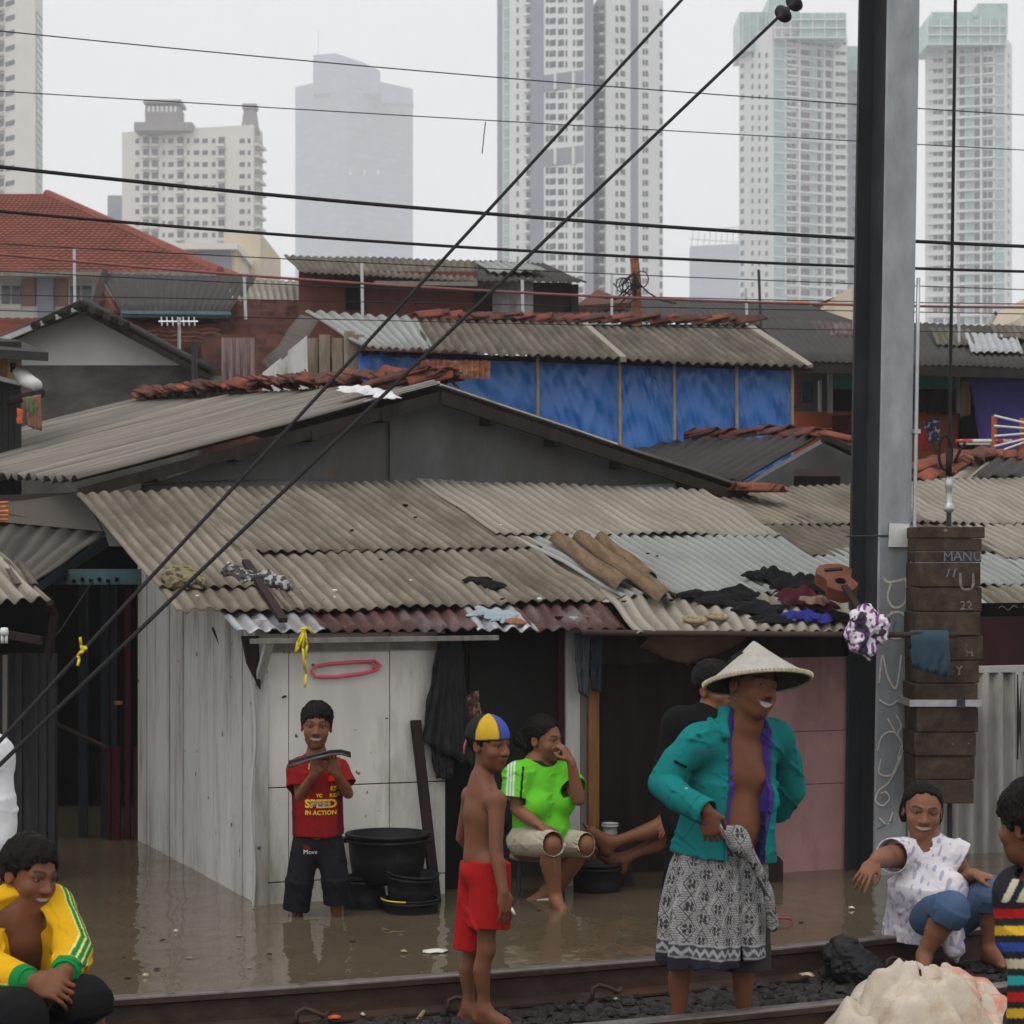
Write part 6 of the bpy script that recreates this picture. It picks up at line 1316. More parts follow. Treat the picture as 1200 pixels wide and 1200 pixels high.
b = MB(); c0, c1 = onbw(487, 844, -.05), onbw(513, 1075, -.22); t = (c1 - c0); b.obox((c0 + c1) / 2, HU * .026, t / 2, t.cross(HU).normalized() * .018); tag(b.build('plank', MT['brown_wood'], None, loc=(c0 + c1) / 2, bevel=.004), 'narrow dark brown plank leaning against the white front wall', 'plank')
def hangb(name, label, cat, pts, b_, m, folds=.03, seed=0, n=(26, 20), group=None, vert=True, solid=.006):
    tl, tr, br, bl = [onbw(x, y, b_) for x, y in pts]; w1 = wob(seed, 6, folds, 11); w2 = wob(seed + 1, 5, folds * .5, 7)
    mb = MB(); mb.grid(lambda u, v: tl.lerp(tr, u).lerp(bl.lerp(br, u), v) + HV * (-abs(w1(u * 2 + v * .25)) * (.5 + v) * 2 - w2(v * 2 + u)) + Vector((0, 0, w2(u * 4) * v * .8)), lin(0, 1, n[0]), lin(0, 1, n[1]))
    return tag(mb.build(name, m, None, True, solid, loc=(tl + br) / 2), label, cat, group)
hangb('jacket', 'dark grey jacket hanging beside the doorway on the white wall', 'jacket', ((512, 742), (540, 742), (553, 900), (492, 868)), -.06, MT['cloth_grey'], .06, 3)
hangb('trousers', 'dark trouser leg hanging below the grey jacket', 'trousers', ((502, 862), (532, 880), (528, 915), (510, 910)), -.05, MT['cloth_grey'], .03, 31)
hangb('scarf', 'patterned reddish scarf hanging at the dark doorway', 'scarf', ((547, 815), (560, 808), (563, 850), (540, 868)), -.03, mat('scarf_print', (.12, .05, .045), var=.5, scale=16, speck=((.25, .20, .16), 30, .55), bump=.2), .03, 5)
hangb('rag', 'blue grey rag hanging from the eave over the wooden door posts', 'rag', ((672, 742), (690, 742), (688, 818), (677, 812)), -.08, cloth_mat('cloth_slate', (.05, .065, .08)), .03, 7)
hangb('rag', 'darker blue rag hanging right of the blue grey rag at the posts', 'rag', ((690, 742), (706, 742), (703, 812), (692, 808)), -.06, cloth_mat('cloth_slate_dark', (.03, .04, .052)), .03, 8)
b = MB(); b.tube([P(682, 741, 11.72), P(800, 742.5, 11.80), P(960, 743.5, 11.90), P(1122, 744, 12.0)], .0165, 10); tag(b.build('hanging_rod', mat('rod_brown', (.045, .032, .027), rough=.6), None, True, loc=P(900, 743, 12.05)), 'long dark rod carrying washing along the eave in front of the steel pole', 'rod')
def dpipe(px): return 11.72 + (px - 682) / 440 * .28
# cloth over the rod: front and back falls
def drape(name, label, x0, x1, y1a, y1b, m, seed, cat='cloth', back=.5):
    w1 = wob(seed, 6, .03, 13); w2 = wob(seed + 2, 4, .02, 6); mb = MB(); d = dpipe((x0 + x1) / 2)
    def fn(u, v):                               # v -1 back hem, 0 rod, +1 front hem
        x = x0 + (x1 - x0) * u; top = P(x, 739.5, d); hem = P(x + w1(u * 2) * 60, (y1a + (y1b - y1a) * u), d); a = abs(v)
        p = top.lerp(hem, a if v > 0 else a * back); off = -.022 if v > 0 else .022
        return p + Vector((0, off * min(1, a * 8) + (w1(u * 2.2 + a) * a * 1.3 - .02 * a * (1 if v > 0 else -1)) , 0)) + Vector((w2(a * 3 + u) * a, 0, 0))
    mb.grid(fn, lin(0, 1, 24), [-1, -.7, -.4, -.15, -.05, 0, .05, .12, .25, .4, .55, .7, .85, 1.0])
    return tag(mb.build(name, m, None, True, .005, loc=P((x0 + x1) / 2, 740, d)), label, cat)
drape('denim_shorts', 'dark blue denim cloth draped over the rod right of the steel pole', 1066, 1111, 782, 794, MT['cloth_denim'], 4, 'laundry')
def heap(name, label, cat, blobs, m, axes=None, amp=.012, seed=0, color=None, freq=40, vox=.006, k=.03, cut=None, cloth=False):
    s = Sdf(vox)
    for c, r in blobs: s.ell(c, r, k, axes)
    if cloth: s.disp(waves(seed, [(1, 0, .2), (.3, 1, 0), (.6, .3, .7)], freq, amp, 9, .5, .7)); s.disp(crumple(seed + 50, freq * 1.6, amp * .5)); s.disp(crumple(seed + 51, freq * .75, amp * 1.3))
    else: s.disp(crumple(seed, freq * 2.4, amp * 1.1)); s.disp(crumple(seed + 50, freq * 6.5, amp * .4))
    if cut is not None: s.half(*cut)
    c0 = Vector([float(x) for x in blobs[0][0]])
    return tag(emit(s, name, m, None, color, 1, loc=tuple(c0)), label, cat)
def wv(seed, cols, f=30, thr=(-.2, .25)):
    n1, n2 = vnoise(seed, f, 7), vnoise(seed + 1, f * .6, 7)
    def fn(p):
        a, b_ = n1(p), n2(p); c = np.tile(np.array(cols[0]), (len(p), 1)); c[a > thr[1]] = cols[1]
        if len(cols) > 2: c[b_ > thr[1]] = cols[2]
        return c
    return fn
c = lambda x, y, dd=0: P(x, y, dpipe(x) - .03 + dd)
heap('floral_bundle', 'white cloth bundle with purple flowers hung on the rod left of the steel pole', 'bundle', [(c(1012, 728), (.075, .05, .075)), (c(1008, 748), (.060, .05, .075)), (c(1024, 745, .02), (.065, .045, .055)), (c(1000, 738), (.045, .04, .06)), (c(1032, 738), (.035, .035, .07)), (c(1018, 758), (.045, .04, .06))], MT['vc_cloth'], amp=.014, seed=3, freq=70, color=wv(4, [(.62, .60, .62), (.22, .05, .26), (.05, .04, .07)], 110, (0, .17)), vox=.005, cloth=True, k=.015)
def ragsheet(name, label, cat, pieces, m, seed, axes=None, group=None, lobe=1.0, prof=.55, ridge=.75, kk=30):
    """thin crumpled cloth: ragged-edged sheets (centre, half width, half depth, height, turn) thrown over each other"""
    rg = random.Random(seed); mb = MB(); c0 = Vector(pieces[0][0])
    for c, ru, rv, h, turn in pieces:
        U, V, Nn = axes or (HU, (HV + Vector((0, 0, SLP))).normalized(), RN); c = Vector(c); ct, st_ = math.cos(turn), math.sin(turn); U2 = U * ct + V * st_; V2 = V * ct - U * st_
        lob = [(rg.randint(2, 9), rg.uniform(0, 6.28), rg.uniform(.03, .16) * lobe) for _ in range(6)]; rid = [(rg.uniform(-1, 1) * kk, rg.uniform(-1, 1) * kk, rg.uniform(0, 6.28), rg.uniform(.4, 1)) for _ in range(7)]
        def fn(th, r):
            e = 1 + sum(a * math.sin(k * th + p) for k, p, a in lob); x, y = ru * e * r * math.cos(th), rv * e * r * math.sin(th)
            z = h * (1 - r ** 3) * prof + h * ridge * sum(a * (1 - abs(math.sin(kx * x + ky * y + p)) * 1.6) for kx, ky, p, a in rid) / 4 * (1 - .55 * r)
            return c + U2 * x + V2 * y + Nn * max(.002, z + .006)
        mb.grid(fn, lin(0, 6.2831, 72), lin(.02, 1, 22))
    mb.uv = {}
    return tag(mb.build(name, m, None, True, .004, loc=c0), label, cat, group)
RU, RV = HU, (HV + Vector((0, 0, SLP))).normalized(); RM = np.stack([nv(RU), nv(RV), nv(RN)], 1)
def rq(x, y, l=.03): return rp(x, y, l)
ragsheet('black_clothes', 'heap of black clothes on the roof edge beside the guitar', 'clothes', [(rq(918, 684, .02), .19, .20, .075, .3), (rq(945, 690, .03), .16, .15, .08, 1.2), (rq(900, 678, .04), .12, .12, .07, 2.)], MT['cloth_black'], 5)
ragsheet('black_clothes', 'spread black clothes sprawled along the lower roof edge', 'clothes', [(rq(845, 703, .012), .19, .12, .045, .2), (rq(885, 714, .012), .17, .17, .05, .9), (rq(815, 699, .015), .12, .05, .04, .1), (rq(905, 728, .01), .10, .10, .04, 2.), (rq(866, 696, .02), .12, .10, .05, 1.)], MT['cloth_black'], 6)
ragsheet('maroon_clothes', 'maroon clothes lying between the black heap and the eave', 'clothes', [(rq(938, 704, .03), .15, .12, .075, .4), (rq(962, 712, .03), .12, .09, .06, 1.5)], MT['cloth_maroon'], 8); ragsheet('brown_cloth', 'brown cloth lying on the maroon clothes below the guitar', 'cloth', [(rq(955, 706, .07), .09, .07, .05, .3)], MT['cloth_brown'], 81)
ragsheet('blue_cloth', 'bright blue cloth lying at the roof edge below the maroon clothes', 'cloth', [(rq(945, 725, .02), .14, .06, .05, .0), (rq(965, 727, .03), .08, .05, .045, 1.)], MT['cloth_blue'], 10)
ragsheet('black_cloth', 'small black cloth at the eave right of the blue cloth', 'cloth', [(rq(982, 725, .01), .09, .11, .05, .2)], MT['cloth_black'], 11)
ragsheet('white_plastic', 'crumpled white plastic sheet beside the tiles at the upper ridge', 'plastic', [(RFp + back * .02 + Vector((-.50, -.1, -.02)), .16, .12, .05, .2), (RFp + Vector((-.38, -.15, -.06)), .12, .10, .05, 1.)], MT['white_cloth'], 61)
heap('plastic_lump', 'yellowish crumpled sacking block on the left of the roof', 'sacking', [(rq(213, 676, .06), (.095, .085, .05)), (rq(205, 680, .05), (.06, .07, .045)), (rq(228, 682, .05), (.05, .06, .04))], MT['vc_cloth'], RM, .012, 12, color=wv(13, [(.20, .17, .095), (.07, .06, .04)], 60), freq=60)
for i, (x, y) in enumerate(((279, 674), (318, 680))):
    heap('crumpled_plastic', 'crumpled black and white plastic %s the brown stick on the roof' % ('left of' if i == 0 else 'right of'), 'plastic', [(rq(x - 7, y - 3, .04), (.05, .06, .035)), (rq(x + 7, y + 2, .035), (.06, .06, .03)), (rq(x + 14, y + 7, .03), (.035, .04, .025))], MT['vc_cloth'], RM, .014, 14 + i, color=wv(15 + i, [(.055, .055, .055), (.30, .30, .29)], 80, (0, .12)), freq=70)
ragsheet('dark_rag', 'dark wet rag lying in the middle of the roof', 'rag', [(rq(560, 682, .008), .09, .06, .03, .3), (rq(578, 688, .008), .07, .06, .03, 1.)], MT['cloth_black'], 20)
ragsheet('pale_rag', 'pale blue rag on the rusty metal strip of the eave', 'rag', [(rq(578, 721, -.018), .13, .10, .035, .2), (rq(592, 728, -.018), .07, .06, .03, 1.)], cloth_mat('cloth_pale', (.26, .31, .34)), 21)
ragsheet('orange_rag', 'small orange rag beside the pale rag on the eave', 'rag', [(rq(604, 731, -.015), .05, .04, .03, 0.)], cloth_mat('cloth_rust', (.26, .11, .06)), 23)
b = MB(); a0, a1 = rq(288, 658, .05), rq(332, 727, .03); t = (a1 - a0).normalized(); b.obox((a0 + a1) / 2, t.cross(RN) * .022, (a1 - a0) / 2, RN * .012); tag(b.build('stick', MT['brown_wood'], None, loc=(a0 + a1) / 2), 'flat brown stick lying down the roof among plastic', 'stick')
mm('asbestos_brown', (.16, .105, .062), rough=.9, var=.4, scale=5, dirt=(.05, .035, .025), dirt_amt=.5, dirt_scale=3, bump=.3, coord='UV')
for i, (tl, tr, bl, br) in enumerate((((644, 634), (660, 631), (722, 692), (741, 686)), ((671, 633), (686, 630), (772, 706), (791, 700)), ((697, 635), (709, 632), (755, 681), (769, 677)))):
    mb = MB(); q = [rp(x, y, .045) for x, y in (tl, tr, bl, br)]
    mb.grid(lambda u, v: q[0].lerp(q[1], u).lerp(q[2].lerp(q[3], u), v) + RN * (.046 * math.sin(3.14 * u) ** .8 + .006 * math.sin(v * 9 + i)), lin(0, 1, 10), lin(0, 1, 10)); tag(mb.build('roof_fragment', MT['asbestos_brown'], None, True, .008, loc=q[0]), ('leftmost broken brown roof ridge piece lying on the grey sheet', 'middle and longest broken brown roof piece on the grey sheet', 'rightmost and shortest broken brown roof piece on the grey sheet')[i], 'roof piece', 'broken roof pieces lying on the roof')
for i, (x, y) in enumerate(((814, 726), (840, 722))):
    b = MB(); c0 = rp(x, y, .03); b.lathe([(.052 + .016 * math.cos(t), .012 * math.sin(t)) for t in lin(0, 6.28, 10)][:-1], c0, 28, ax=RN, close=True); b.lathe([(.025 + .010 * math.cos(t), .010 * math.sin(t)) for t in lin(0, 6.28, 10)][:-1], c0, 24, ax=RN, close=True)
    tag(b.build('straw_coil', mat('straw%d' % i, (.24, .185, .11), var=.3, scale=30, bump=.3), None, True, loc=c0), ('left' if i == 0 else 'right') + ' of two straw coloured coils on the lower roof edge', 'coil', 'coils on the roof')
# guitar
T = thing('guitar', 'small worn orange brown guitar lying on the roof edge against the steel pole', 'guitar', tuple(rq(985, 690, .05)))
ga = (P(1002, 716, 12.15) - P(976, 676, 12.45)).normalized(); gn = (Vector((.1, -.75, .65)) - ga * Vector((.1, -.75, .65)).dot(ga)).normalized(); gs = ga.cross(gn)
gc = P(982, 684, 12.3)
def outl(s):                                     # half width of a guitar body along its axis
    return .088 * math.exp(-((s + .09) / .085) ** 2) + .066 * math.exp(-((s - .075) / .06) ** 2) + .03 * math.exp(-(s / .10) ** 2)
ss = lin(-.155, .135, 30); ring = [(s, outl(s) if 0 < i < 29 else .02) for i, s in enumerate(ss)]; poly = [(s, w_) for s, w_ in ring] + [(s, -w_) for s, w_ in reversed(ring)]
b = MB(); b.slab([gc + ga * s + gs * w_ + gn * .035 for s, w_ in poly], .075, gn); gb = b.build('body', mat('guitar_wood', (.135, .052, .030), rough=.45, var=.3, scale=9, dirt=(.07, .022, .014), dirt_amt=.4, dirt_scale=5), T)
b = MB(); b.lathe([(0, 0), (.030, 0), (.030, .002), (0, .002)], gc + ga * .03 + gn * .0355, 24, ax=gn); b.build('sound_hole', MT['black_void'], T)
b = MB(); b.obox(gc - ga * .085 + gn * .040, ga * .010, gs * .05, gn * .005); b.build('bridge', MT['dark_wood'], T)
b = MB(); b.obox(gc + ga * .26 + gn * .038, ga * .17, gs * .018, gn * .010); b.build('neck', MT['brown_wood'], T)
b = MB(); b.obox(gc + ga * .46 + gn * .034, ga * .05, gs * .026, gn * .008); b.build('headstock', MT['brown_wood'], T)
# ------------------------------------------------------------------ tubs, buckets, stool
def tub(name, label, c, rim, base, h, m, cat, lip=.010, ax=None, fill=None, group=None):
    c = Vector(c); T = thing(name, label, cat, tuple(c), group); b = MB(); w = .006
    b.lathe([(0, 0), (base, 0), (base + (rim - base) * .5, h * .5), (rim - lip, h * .93), (rim, h * .94), (rim + .004, h * .97), (rim, h), (rim - lip - w, h), (base + (rim - base) * .5 - w, h * .5), (base - w, w), (0, w)], c, 44, ax=ax); b.build('shell', m, T, True)
    b = MB(); zz = h * .86; r = base + (rim - base) * .86; b.lathe([(r - .004, zz - .008), (r + .006, zz - .006), (r + .006, zz + .004), (r - .004, zz + .006)], c, 44, ax=ax); b.build('rib', m, T, True)
    return T
def wy(py): return F * HC / (py - HY)
tb0 = P(428, 1064, 11.35); TG = 'black washing tubs by the white wall'
tub('washing_tub', 'upturned black tub standing in the water under the big tub', (tb0.x, tb0.y, -.05), .10, .115, .21, MT['plastic_black'], 'tub', group=TG)
c = P(454, 1030, 11.38); T = tub('washing_tub', 'big round black tub beside the boy in the red shirt', (c.x, c.y, c.z - .01), .213, .172, .245, MT['plastic_black'], 'tub', lip=.014, group=TG)
for sx in (-1, 1): b = MB(); q = Vector((c.x + sx * .215, c.y - .01, c.z + .20)); b.obox(q, (.018, 0, 0), (0, .05, 0), (0, 0, .012)); b.build('handle', MT['plastic_black'], T, bevel=.006)
c = P(482, 1066, 11.2); tub('basin', 'low black basin with a yellow streak on its rim floating by the plank', (c.x, c.y, -.06), .145, .115, .13, MT['plastic_black'], 'basin', group=TG)
b = MB(); b.tube([Vector((c.x + .149 * math.cos(t), c.y + .149 * math.sin(t), .068)) for t in lin(R(180), R(262), 14)], .004, 6); b.build('rim_mark', MT['yellow_tape'], bpy.data.objects['basin'])
c = P(480, 1052, 11.22); tub('bucket', 'small black bucket set tilted in the low basin', (c.x, c.y, c.z - .04), .132, .105, .17, MT['plastic_black'], 'bucket', ax=(.09, -.06, 1), group=TG)
c = P(699, 1036, 11.9); tub('basin', 'round black basin under the bare feet by the door post', (c.x, c.y, -.06), .135, .115, .21, MT['plastic_black'], 'basin')
c = P(715, 986, 12.1); T = tub('paint_bucket', 'small dirty white paint bucket by the orange door post', (c.x, c.y, c.z), .042, .036, .10, mat('bucket_white', (.38, .37, .35), rough=.6, var=.2, dirt=(.12, .10, .09), dirt_amt=.5, dirt_scale=14), 'bucket', lip=.004)
b = MB(); b.box(c.x - .06, c.x + .12, c.y - .06, c.y + .05, -.42, c.z); tag(b.build('crate', MT['brown_wood'], None, loc=(c.x, c.y, -.42), bevel=.004), 'dark wooden crate under the small white paint bucket', 'crate')
b = MB(); a0, a1 = P(893, 1032, 12.2), P(918, 1009, 12.2); b.box(a0.x, a1.x, 12.2, 12.42, -.42, a1.z); tag(b.build('block', MT['dark_wood'], None, loc=(a0.x, 12.2, -.42), bevel=.004), 'dark wooden block standing in the water before the pink wall', 'block')
T = thing('stool', 'low stool with thin black legs under the seated woman in green', 'stool', tuple(P(618, 1055, 11.75)))
sc_ = P(620, 1002, 11.75); b = MB(); b.lathe([(0, 0), (.14, 0), (.145, .012), (.14, .024), (0, .024)], sc_ + Vector((.04, .02, -.02)), 28); b.build('seat', mat('seat_tan', (.30, .22, .10), var=.2), T, True)
for dx, dy in ((-.07, -.08), (.10, -.08), (-.07, .12), (.13, .12)): b = MB(); b.tube([sc_ + Vector((.02 + dx, dy, -.02)), Vector((sc_.x + .02 + dx * 1.3, sc_.y + dy * 1.2, -.40))], .010, 8); b.build('leg', MT['steel_dark'], T)
# ------------------------------------------------------------------ litter
def flat_bit(label, px, py, w, h, col, name='litter', cat='litter', z=.004, group='litter floating on the water', rot=0.0, seed=0):
    d = F * (HC - z) / (py - HY); c = P(px, py, d); rg = random.Random(seed + int(px)); n = 12
    pts = []
    for k in range(n):
        a = 2 * math.pi * k / n + rot; r = rg.uniform(.7, 1.1); pts.append((c.x + w / F * d * .5 * r * math.cos(a), c.y + h * .5 * r * math.sin(a), z + rg.uniform(0, .010)))
    b = MB(); b.add(pts + [(c.x, c.y, z + .014)], [(k, (k + 1) % n, n) for k in range(n)]); return tag(b.build(name, mat('litter_%d' % px, col, rough=.5, var=.15), None, True, .002, loc=tuple(c)), label, cat, group)
flat_bit('white plastic scrap floating behind the shirtless boy', 512, 1115, 36, .10, (.55, .53, .47))
flat_bit('small yellowish scrap floating left of the white plastic', 474, 1116, 9, .03, (.40, .30, .15))
flat_bit('tiny pale bit floating before the dark passage', 206, 1092, 7, .02, (.5, .45, .4))
flat_bit('tiny pale leaf floating near the rail at the left', 170, 1144, 9, .025, (.40, .33, .22))
flat_bit('tiny white bit floating left of the seated woman in white', 998, 1065, 8, .02, (.6, .58, .55))
flat_bit('tiny white scrap floating left of the woman in white near the pole', 948, 1003, 6, .02, (.5, .5, .5))
flat_bit('dark leaf floating before the red shirted boy', 316, 1120, 8, .02, (.03, .028, .022))
b = MB(); d = F * HC / (1082 - HY); b.tube([P(905, 1084, d) + Vector((0, 0, .006)), P(912, 1079, d) + Vector((0, 0, .014)), P(926, 1079, d) + Vector((0, 0, .012)), P(930, 1083, d) + Vector((0, 0, .006)), P(912, 1085, d) + Vector((0, 0, .006))], .008, 6); tag(b.build('cord_loop', mat('cord_red', (.28, .08, .06)), None, True, loc=P(915, 1082, d)), 'reddish loop of cord floating right of the man in the hat', 'cord')  # loop of reddish cord drifting on the water
rg = random.Random(77); nl = 0
while nl < 22:
    px, py = rg.uniform(120, 1010), rg.uniform(1062, 1150)
    if py > 1166 - (px - 120) * .078 - 12: continue
    d = F * HC / (py - HY); c = P(px, py, d); r = rg.uniform(.006, .020); b = MB(); n = 7
    b.add([(c.x + r * rg.uniform(.5, 1.2) * math.cos(6.28 * k / n), c.y + r * rg.uniform(.5, 1.2) * math.sin(6.28 * k / n), .003 + rg.uniform(0, .004)) for k in range(n)], [tuple(range(n))])
    tag(b.build('leaf_scrap', MT[rg.choice(('dark_wood', 'bamboo', 'grey_wood', 'dark_wood'))], None, False, .002, loc=tuple(c)), 'tiny leaf or wood scrap drifting on the brown water', 'scrap', 'tiny scraps drifting on the flood water'); nl += 1
for k in range(26):
    px, py = rg.uniform(200, 940), rg.uniform(585, 715)
    c = rp(px, py, .03); b = MB(); b.rock(tuple(c), rg.uniform(.010, .022), rg, .5)
    tag(b.build('roof_debris', MT[rg.choice(('dark_wood', 'asbestos_brown', 'cloth_black', 'white_plastic', 'white_plastic'))], None, loc=tuple(c)), 'small bit of debris lying on the asbestos roof', 'debris', 'bits of debris on the front roof')
def gz(py, z=-.04): return F * (HC - z) / (py - HY)
flat_bit('yellowish crumpled paper between the rails left of the black bag', 946, 1143, 18, .07, (.50, .42, .28), z=-.02, group='litter between the rails', name='paper')
flat_bit('white paper lying at the bottom edge right of the man', 942, 1196, 46, .10, (.62, .62, .60), z=-.03, group='litter between the rails', name='paper')
flat_bit('small bright orange scrap lying between the rails by the left clips', 392, 1193, 16, .04, (.65, .12, .03), z=-.03, group='litter between the rails', name='scrap')
flat_bit('small pale scrap on the ballast behind the shirtless boy', 425, 1190, 8, .03, (.5, .45, .3), z=-.03, group='litter between the rails', name='scrap')
flat_bit('green cigarette packet on the ballast left of the man in the sarong', 722, 1172, 9, .03, (.22, .26, .18), z=-.03, group='litter between the rails', name='scrap')
for i, (x0, y0, x1, y1, lab) in enumerate(((488, 1197, 508, 1172, 'pale broken stick beside the left leg of the shirtless boy'), (470, 1180, 505, 1178, 'dark bent stick behind the shirtless boy'))):
    b = MB(); b.tube([P(x0, y0, gz(y0)), P((x0 + x1) / 2, (y0 + y1) / 2 - 1, gz((y0 + y1) / 2) + .0), P(x1, y1, gz(y1))], .008, 6); tag(b.build('stick', MT['bamboo'] if i == 0 else MT['dark_wood'], None, loc=P(x0, y0, gz(y0))), lab, 'stick', 'sticks on the ballast')
SD = 8.42
c = lambda x, y, dd=0: P(x, y, SD + dd)
def sackcol(p):
    n1, n2, n3 = vnoise(3, 9, 7), vnoise(5, 26, 7), vnoise(8, 120, 6); a = (np.clip(n1(p) * 1.3 + n2(p) * .5 + .05, 0, 1))[:, None]
    c_ = np.array((.56, .49, .40)) * (1 - a) + np.array((.33, .20, .11)) * a; c_ = c_ * (1 + .10 * n3(p))[:, None]
    px = 600 + p[:, 0] / p[:, 1] * F; py = HY + (HC - p[:, 2]) / p[:, 1] * F
    return c_
GA = (Vector((1, 0, 0)), Vector((0, 1, 0)), Vector((0, 0, 1))); gp_ = lambda x, y, dd=0.0: Vector((P(x, y, SD + dd).x, SD + dd, -.05))
ragsheet('woven_sack', 'dirty white woven sack slumped over the near rail at the lower right', 'sack', [(gp_(1078, 1200), .30, .30, .29, .15), (gp_(1018, 1200, -.08), .17, .22, .17, .6), (gp_(1112, 1200, .02), .17, .24, .22, 1.3), (gp_(1052, 1200, .08), .20, .22, .30, 2.2)], mat('sack_woven', (.52, .46, .38), var=.14, rough=.85, scale=9, dirt=(.27, .165, .09), dirt_amt=.55, dirt_scale=4.5, bump=.35, bump_scale=160), 33, GA, lobe=.5, prof=.82, ridge=.38, kk=26)
so_ = bpy.data.objects['woven_sack']; dg = bpy.context.evaluated_depsgraph_get()
sbv = BVHTree.FromPolygons([tuple(so_.matrix_world @ v.co if False else v.co + so_.location) for v in so_.data.vertices], [tuple(p.vertices) for p in so_.data.polygons])
mblue = mat('print_blue', (.20, .23, .26), var=.2, bump=0)
TA = (Vector((1, 0, 0)), Vector((0, .85, .53)).normalized(), Vector((0, -.53, .85)).normalized())
ragsheet('torn_sack', 'torn white sack piece with orange stains at the lower right corner', 'sack', [(c(1138, 1176, .02), .13, .17, .055, .3), (c(1158, 1190, .0), .10, .13, .05, 1.2), (c(1118, 1158, .02), .08, .12, .05, .2)], mat('sack_stained', (.52, .46, .39), var=.18, rough=.85, dirt=(.45, .10, .025), dirt_amt=.8, dirt_scale=7, bump=.3, bump_scale=150), 35, TA, lobe=.35)
heap('black_bag', 'crumpled black plastic bag lying against the far rail', 'bag', [(P(993, 1124, 9.55), (.085, .09, .085)), (P(1008, 1136, 9.5), (.09, .10, .055)), (P(982, 1118, 9.6), (.05, .06, .06))], mat('bag_black', (.014, .0145, .016), rough=.4, var=.2, bump=.2, bump_scale=60), None, .022, 37, None, 38, .005)
for i, (x, y, r) in enumerate(((968, 1144, .05), (1120, 1120, .06), (1138, 1112, .05), (905, 1136, .045), (735, 1160, .04))):
    b = MB(); q = P(x, y, gz(y)); rg = random.Random(i + 60); b.rock((q.x, q.y, -.03), r, rg, .8); tag(b.build('stone', MT['ballast'], None, loc=q), ('large dark stone left of the black bag', 'large dark stone right of the foot of the woman in white', 'dark stone behind the large one right of the woman in white', 'dark stone right of the sarong hem', 'dark stone left of the sarong hem')[i], 'stone', 'large stones of the track bed')
# ------------------------------------------------------------------ the people
def tubecap(s, a, b, ra, rb, k=.015, mode='add', sq=None, ext=0.0):
    a = nv(a); b = nv(b); L_ = float(np.linalg.norm(b - a)); ax = (b - a) / L_; sqd = None if sq is None else (unit(sq[0]), sq[1])
    def fn(p):
        q = p - a; t = q @ ax; r = q - t[..., None] * ax
        if sqd is not None: c_ = r @ sqd[0]; r = r + (c_ * (1 / sqd[1] - 1))[..., None] * sqd[0]
        return np.maximum((np.sqrt((r * r).sum(-1)) - (ra + (rb - ra) * np.clip(t / L_, -.2, 1.2))) * (.9 if sq is None else .75), np.maximum(t - L_ - ext, -t))
    m = max(ra, rb) * 1.1
    s.fn(fn, np.minimum(a, b) - m, np.maximum(a, b) + m, k, mode)
def hollow(s, a, b, ra, rb, t0=.45, w=.007, sq=None, over=.03):      # opens the end of a sleeve or trouser leg
    a = nv(a); b = nv(b); m = a + (b - a) * t0; e = b + unit(b - a) * over
    tubecap(s, m, e, ra + (rb - ra) * t0 - w, rb - w, .004, 'sub', sq)
def pxpy(p): return 600 + p[:, 0] / p[:, 1] * F, HY + (HC - p[:, 2]) / p[:, 1] * F
def const(c, seed=0, amt=.10, f=14):
    n = vnoise(seed, f, 8)
    return lambda p: np.array(c)[None, :] * (1 + amt * n(p))[:, None]
def lerpc(c, m, col): m = np.clip(m, 0, 1)[:, None]; return c * (1 - m) + np.array(col) * m
VS, VC, HR = MT['vc_skin'], MT['vc_cloth'], MT['hair']
def J(D): return lambda x, y, dd=0.0: P(x, y, D + dd)
def person(label, loc, group='people of the kampung'): return thing('person', label, 'person', tuple(loc), group)
GF = 0.0045
# ---------------- boy in the red shirt
D = 11.1; j = J(D); T = person('smiling boy in a red printed T-shirt holding up a dark plastic strip', Vector((j(371, 1074).x, D, -.2)))
hd = Head(j(371, 850), 4, 2, 3, .96, (.165, .066, .034), smile=.9, squint=.45); nk = j(371, 889)
to = Torso(j(350, 899), j(394, 899), j(360, 985), j(385, 985), (0, -1, 0), .82)
s = Sdf(GF); hd.add(s); neck_to(s, hd, j(371, 893, .01), .046); to.add(s, neck=nk, nr=.045)
ea, wa, eb, wb_ = j(352, 933, -.06), j(368, 907, -.16), j(408, 930, -.06), j(394, 906, -.16)
arm(s, j(350, 899), ea, wa, .80, .92); arm(s, j(394, 899), eb, wb_, .80, .92)
hand(s, wa, (.25, -.1, 1), (.3, -1, 0), (1, 0, 0), .82, .7, .2); hand(s, wb_, (-.3, -.1, 1), (-.3, -1, 0), (-1, 0, 0), .82, .75, .25)
for h_, k_, a_ in ((j(359, 990), j(351, 1032, -.04), j(347, 1092)), (j(386, 990), j(393, 1030, -.04), j(395, 1088))): leg(s, h_, k_, a_, .78, .9); foot(s, a_, (0, -1, 0), .8)
emit(s, 'body', VS, T, skin_color((.165, .066, .034), [hd], 1)); hd.hair_mesh(T, HR, 3, .010, .16)
s = Sdf(.004); to.add(s, g=.014, neck=j(371, 893), nr=.05)
tubecap(s, j(371, 905), j(373, 978), .125, .128, .04, sq=(to.f, .72))
for a_, b_ in ((j(351, 898), j(350, 923, -.04)), (j(393, 898), j(404, 921, -.04))): tubecap(s, a_, b_, .055, .062, .03); hollow(s, a_, b_, .055, .062)
s.ell(j(371, 884, -.01), (.052, .06, .035), .006, mode='sub'); s.half(j(371, 979), (0, 0, -1))
s.disp(waves(4, [(1, 0, .3), (.4, 0, 1)], 66, .009, 7)); 
n1 = vnoise(3, 6)
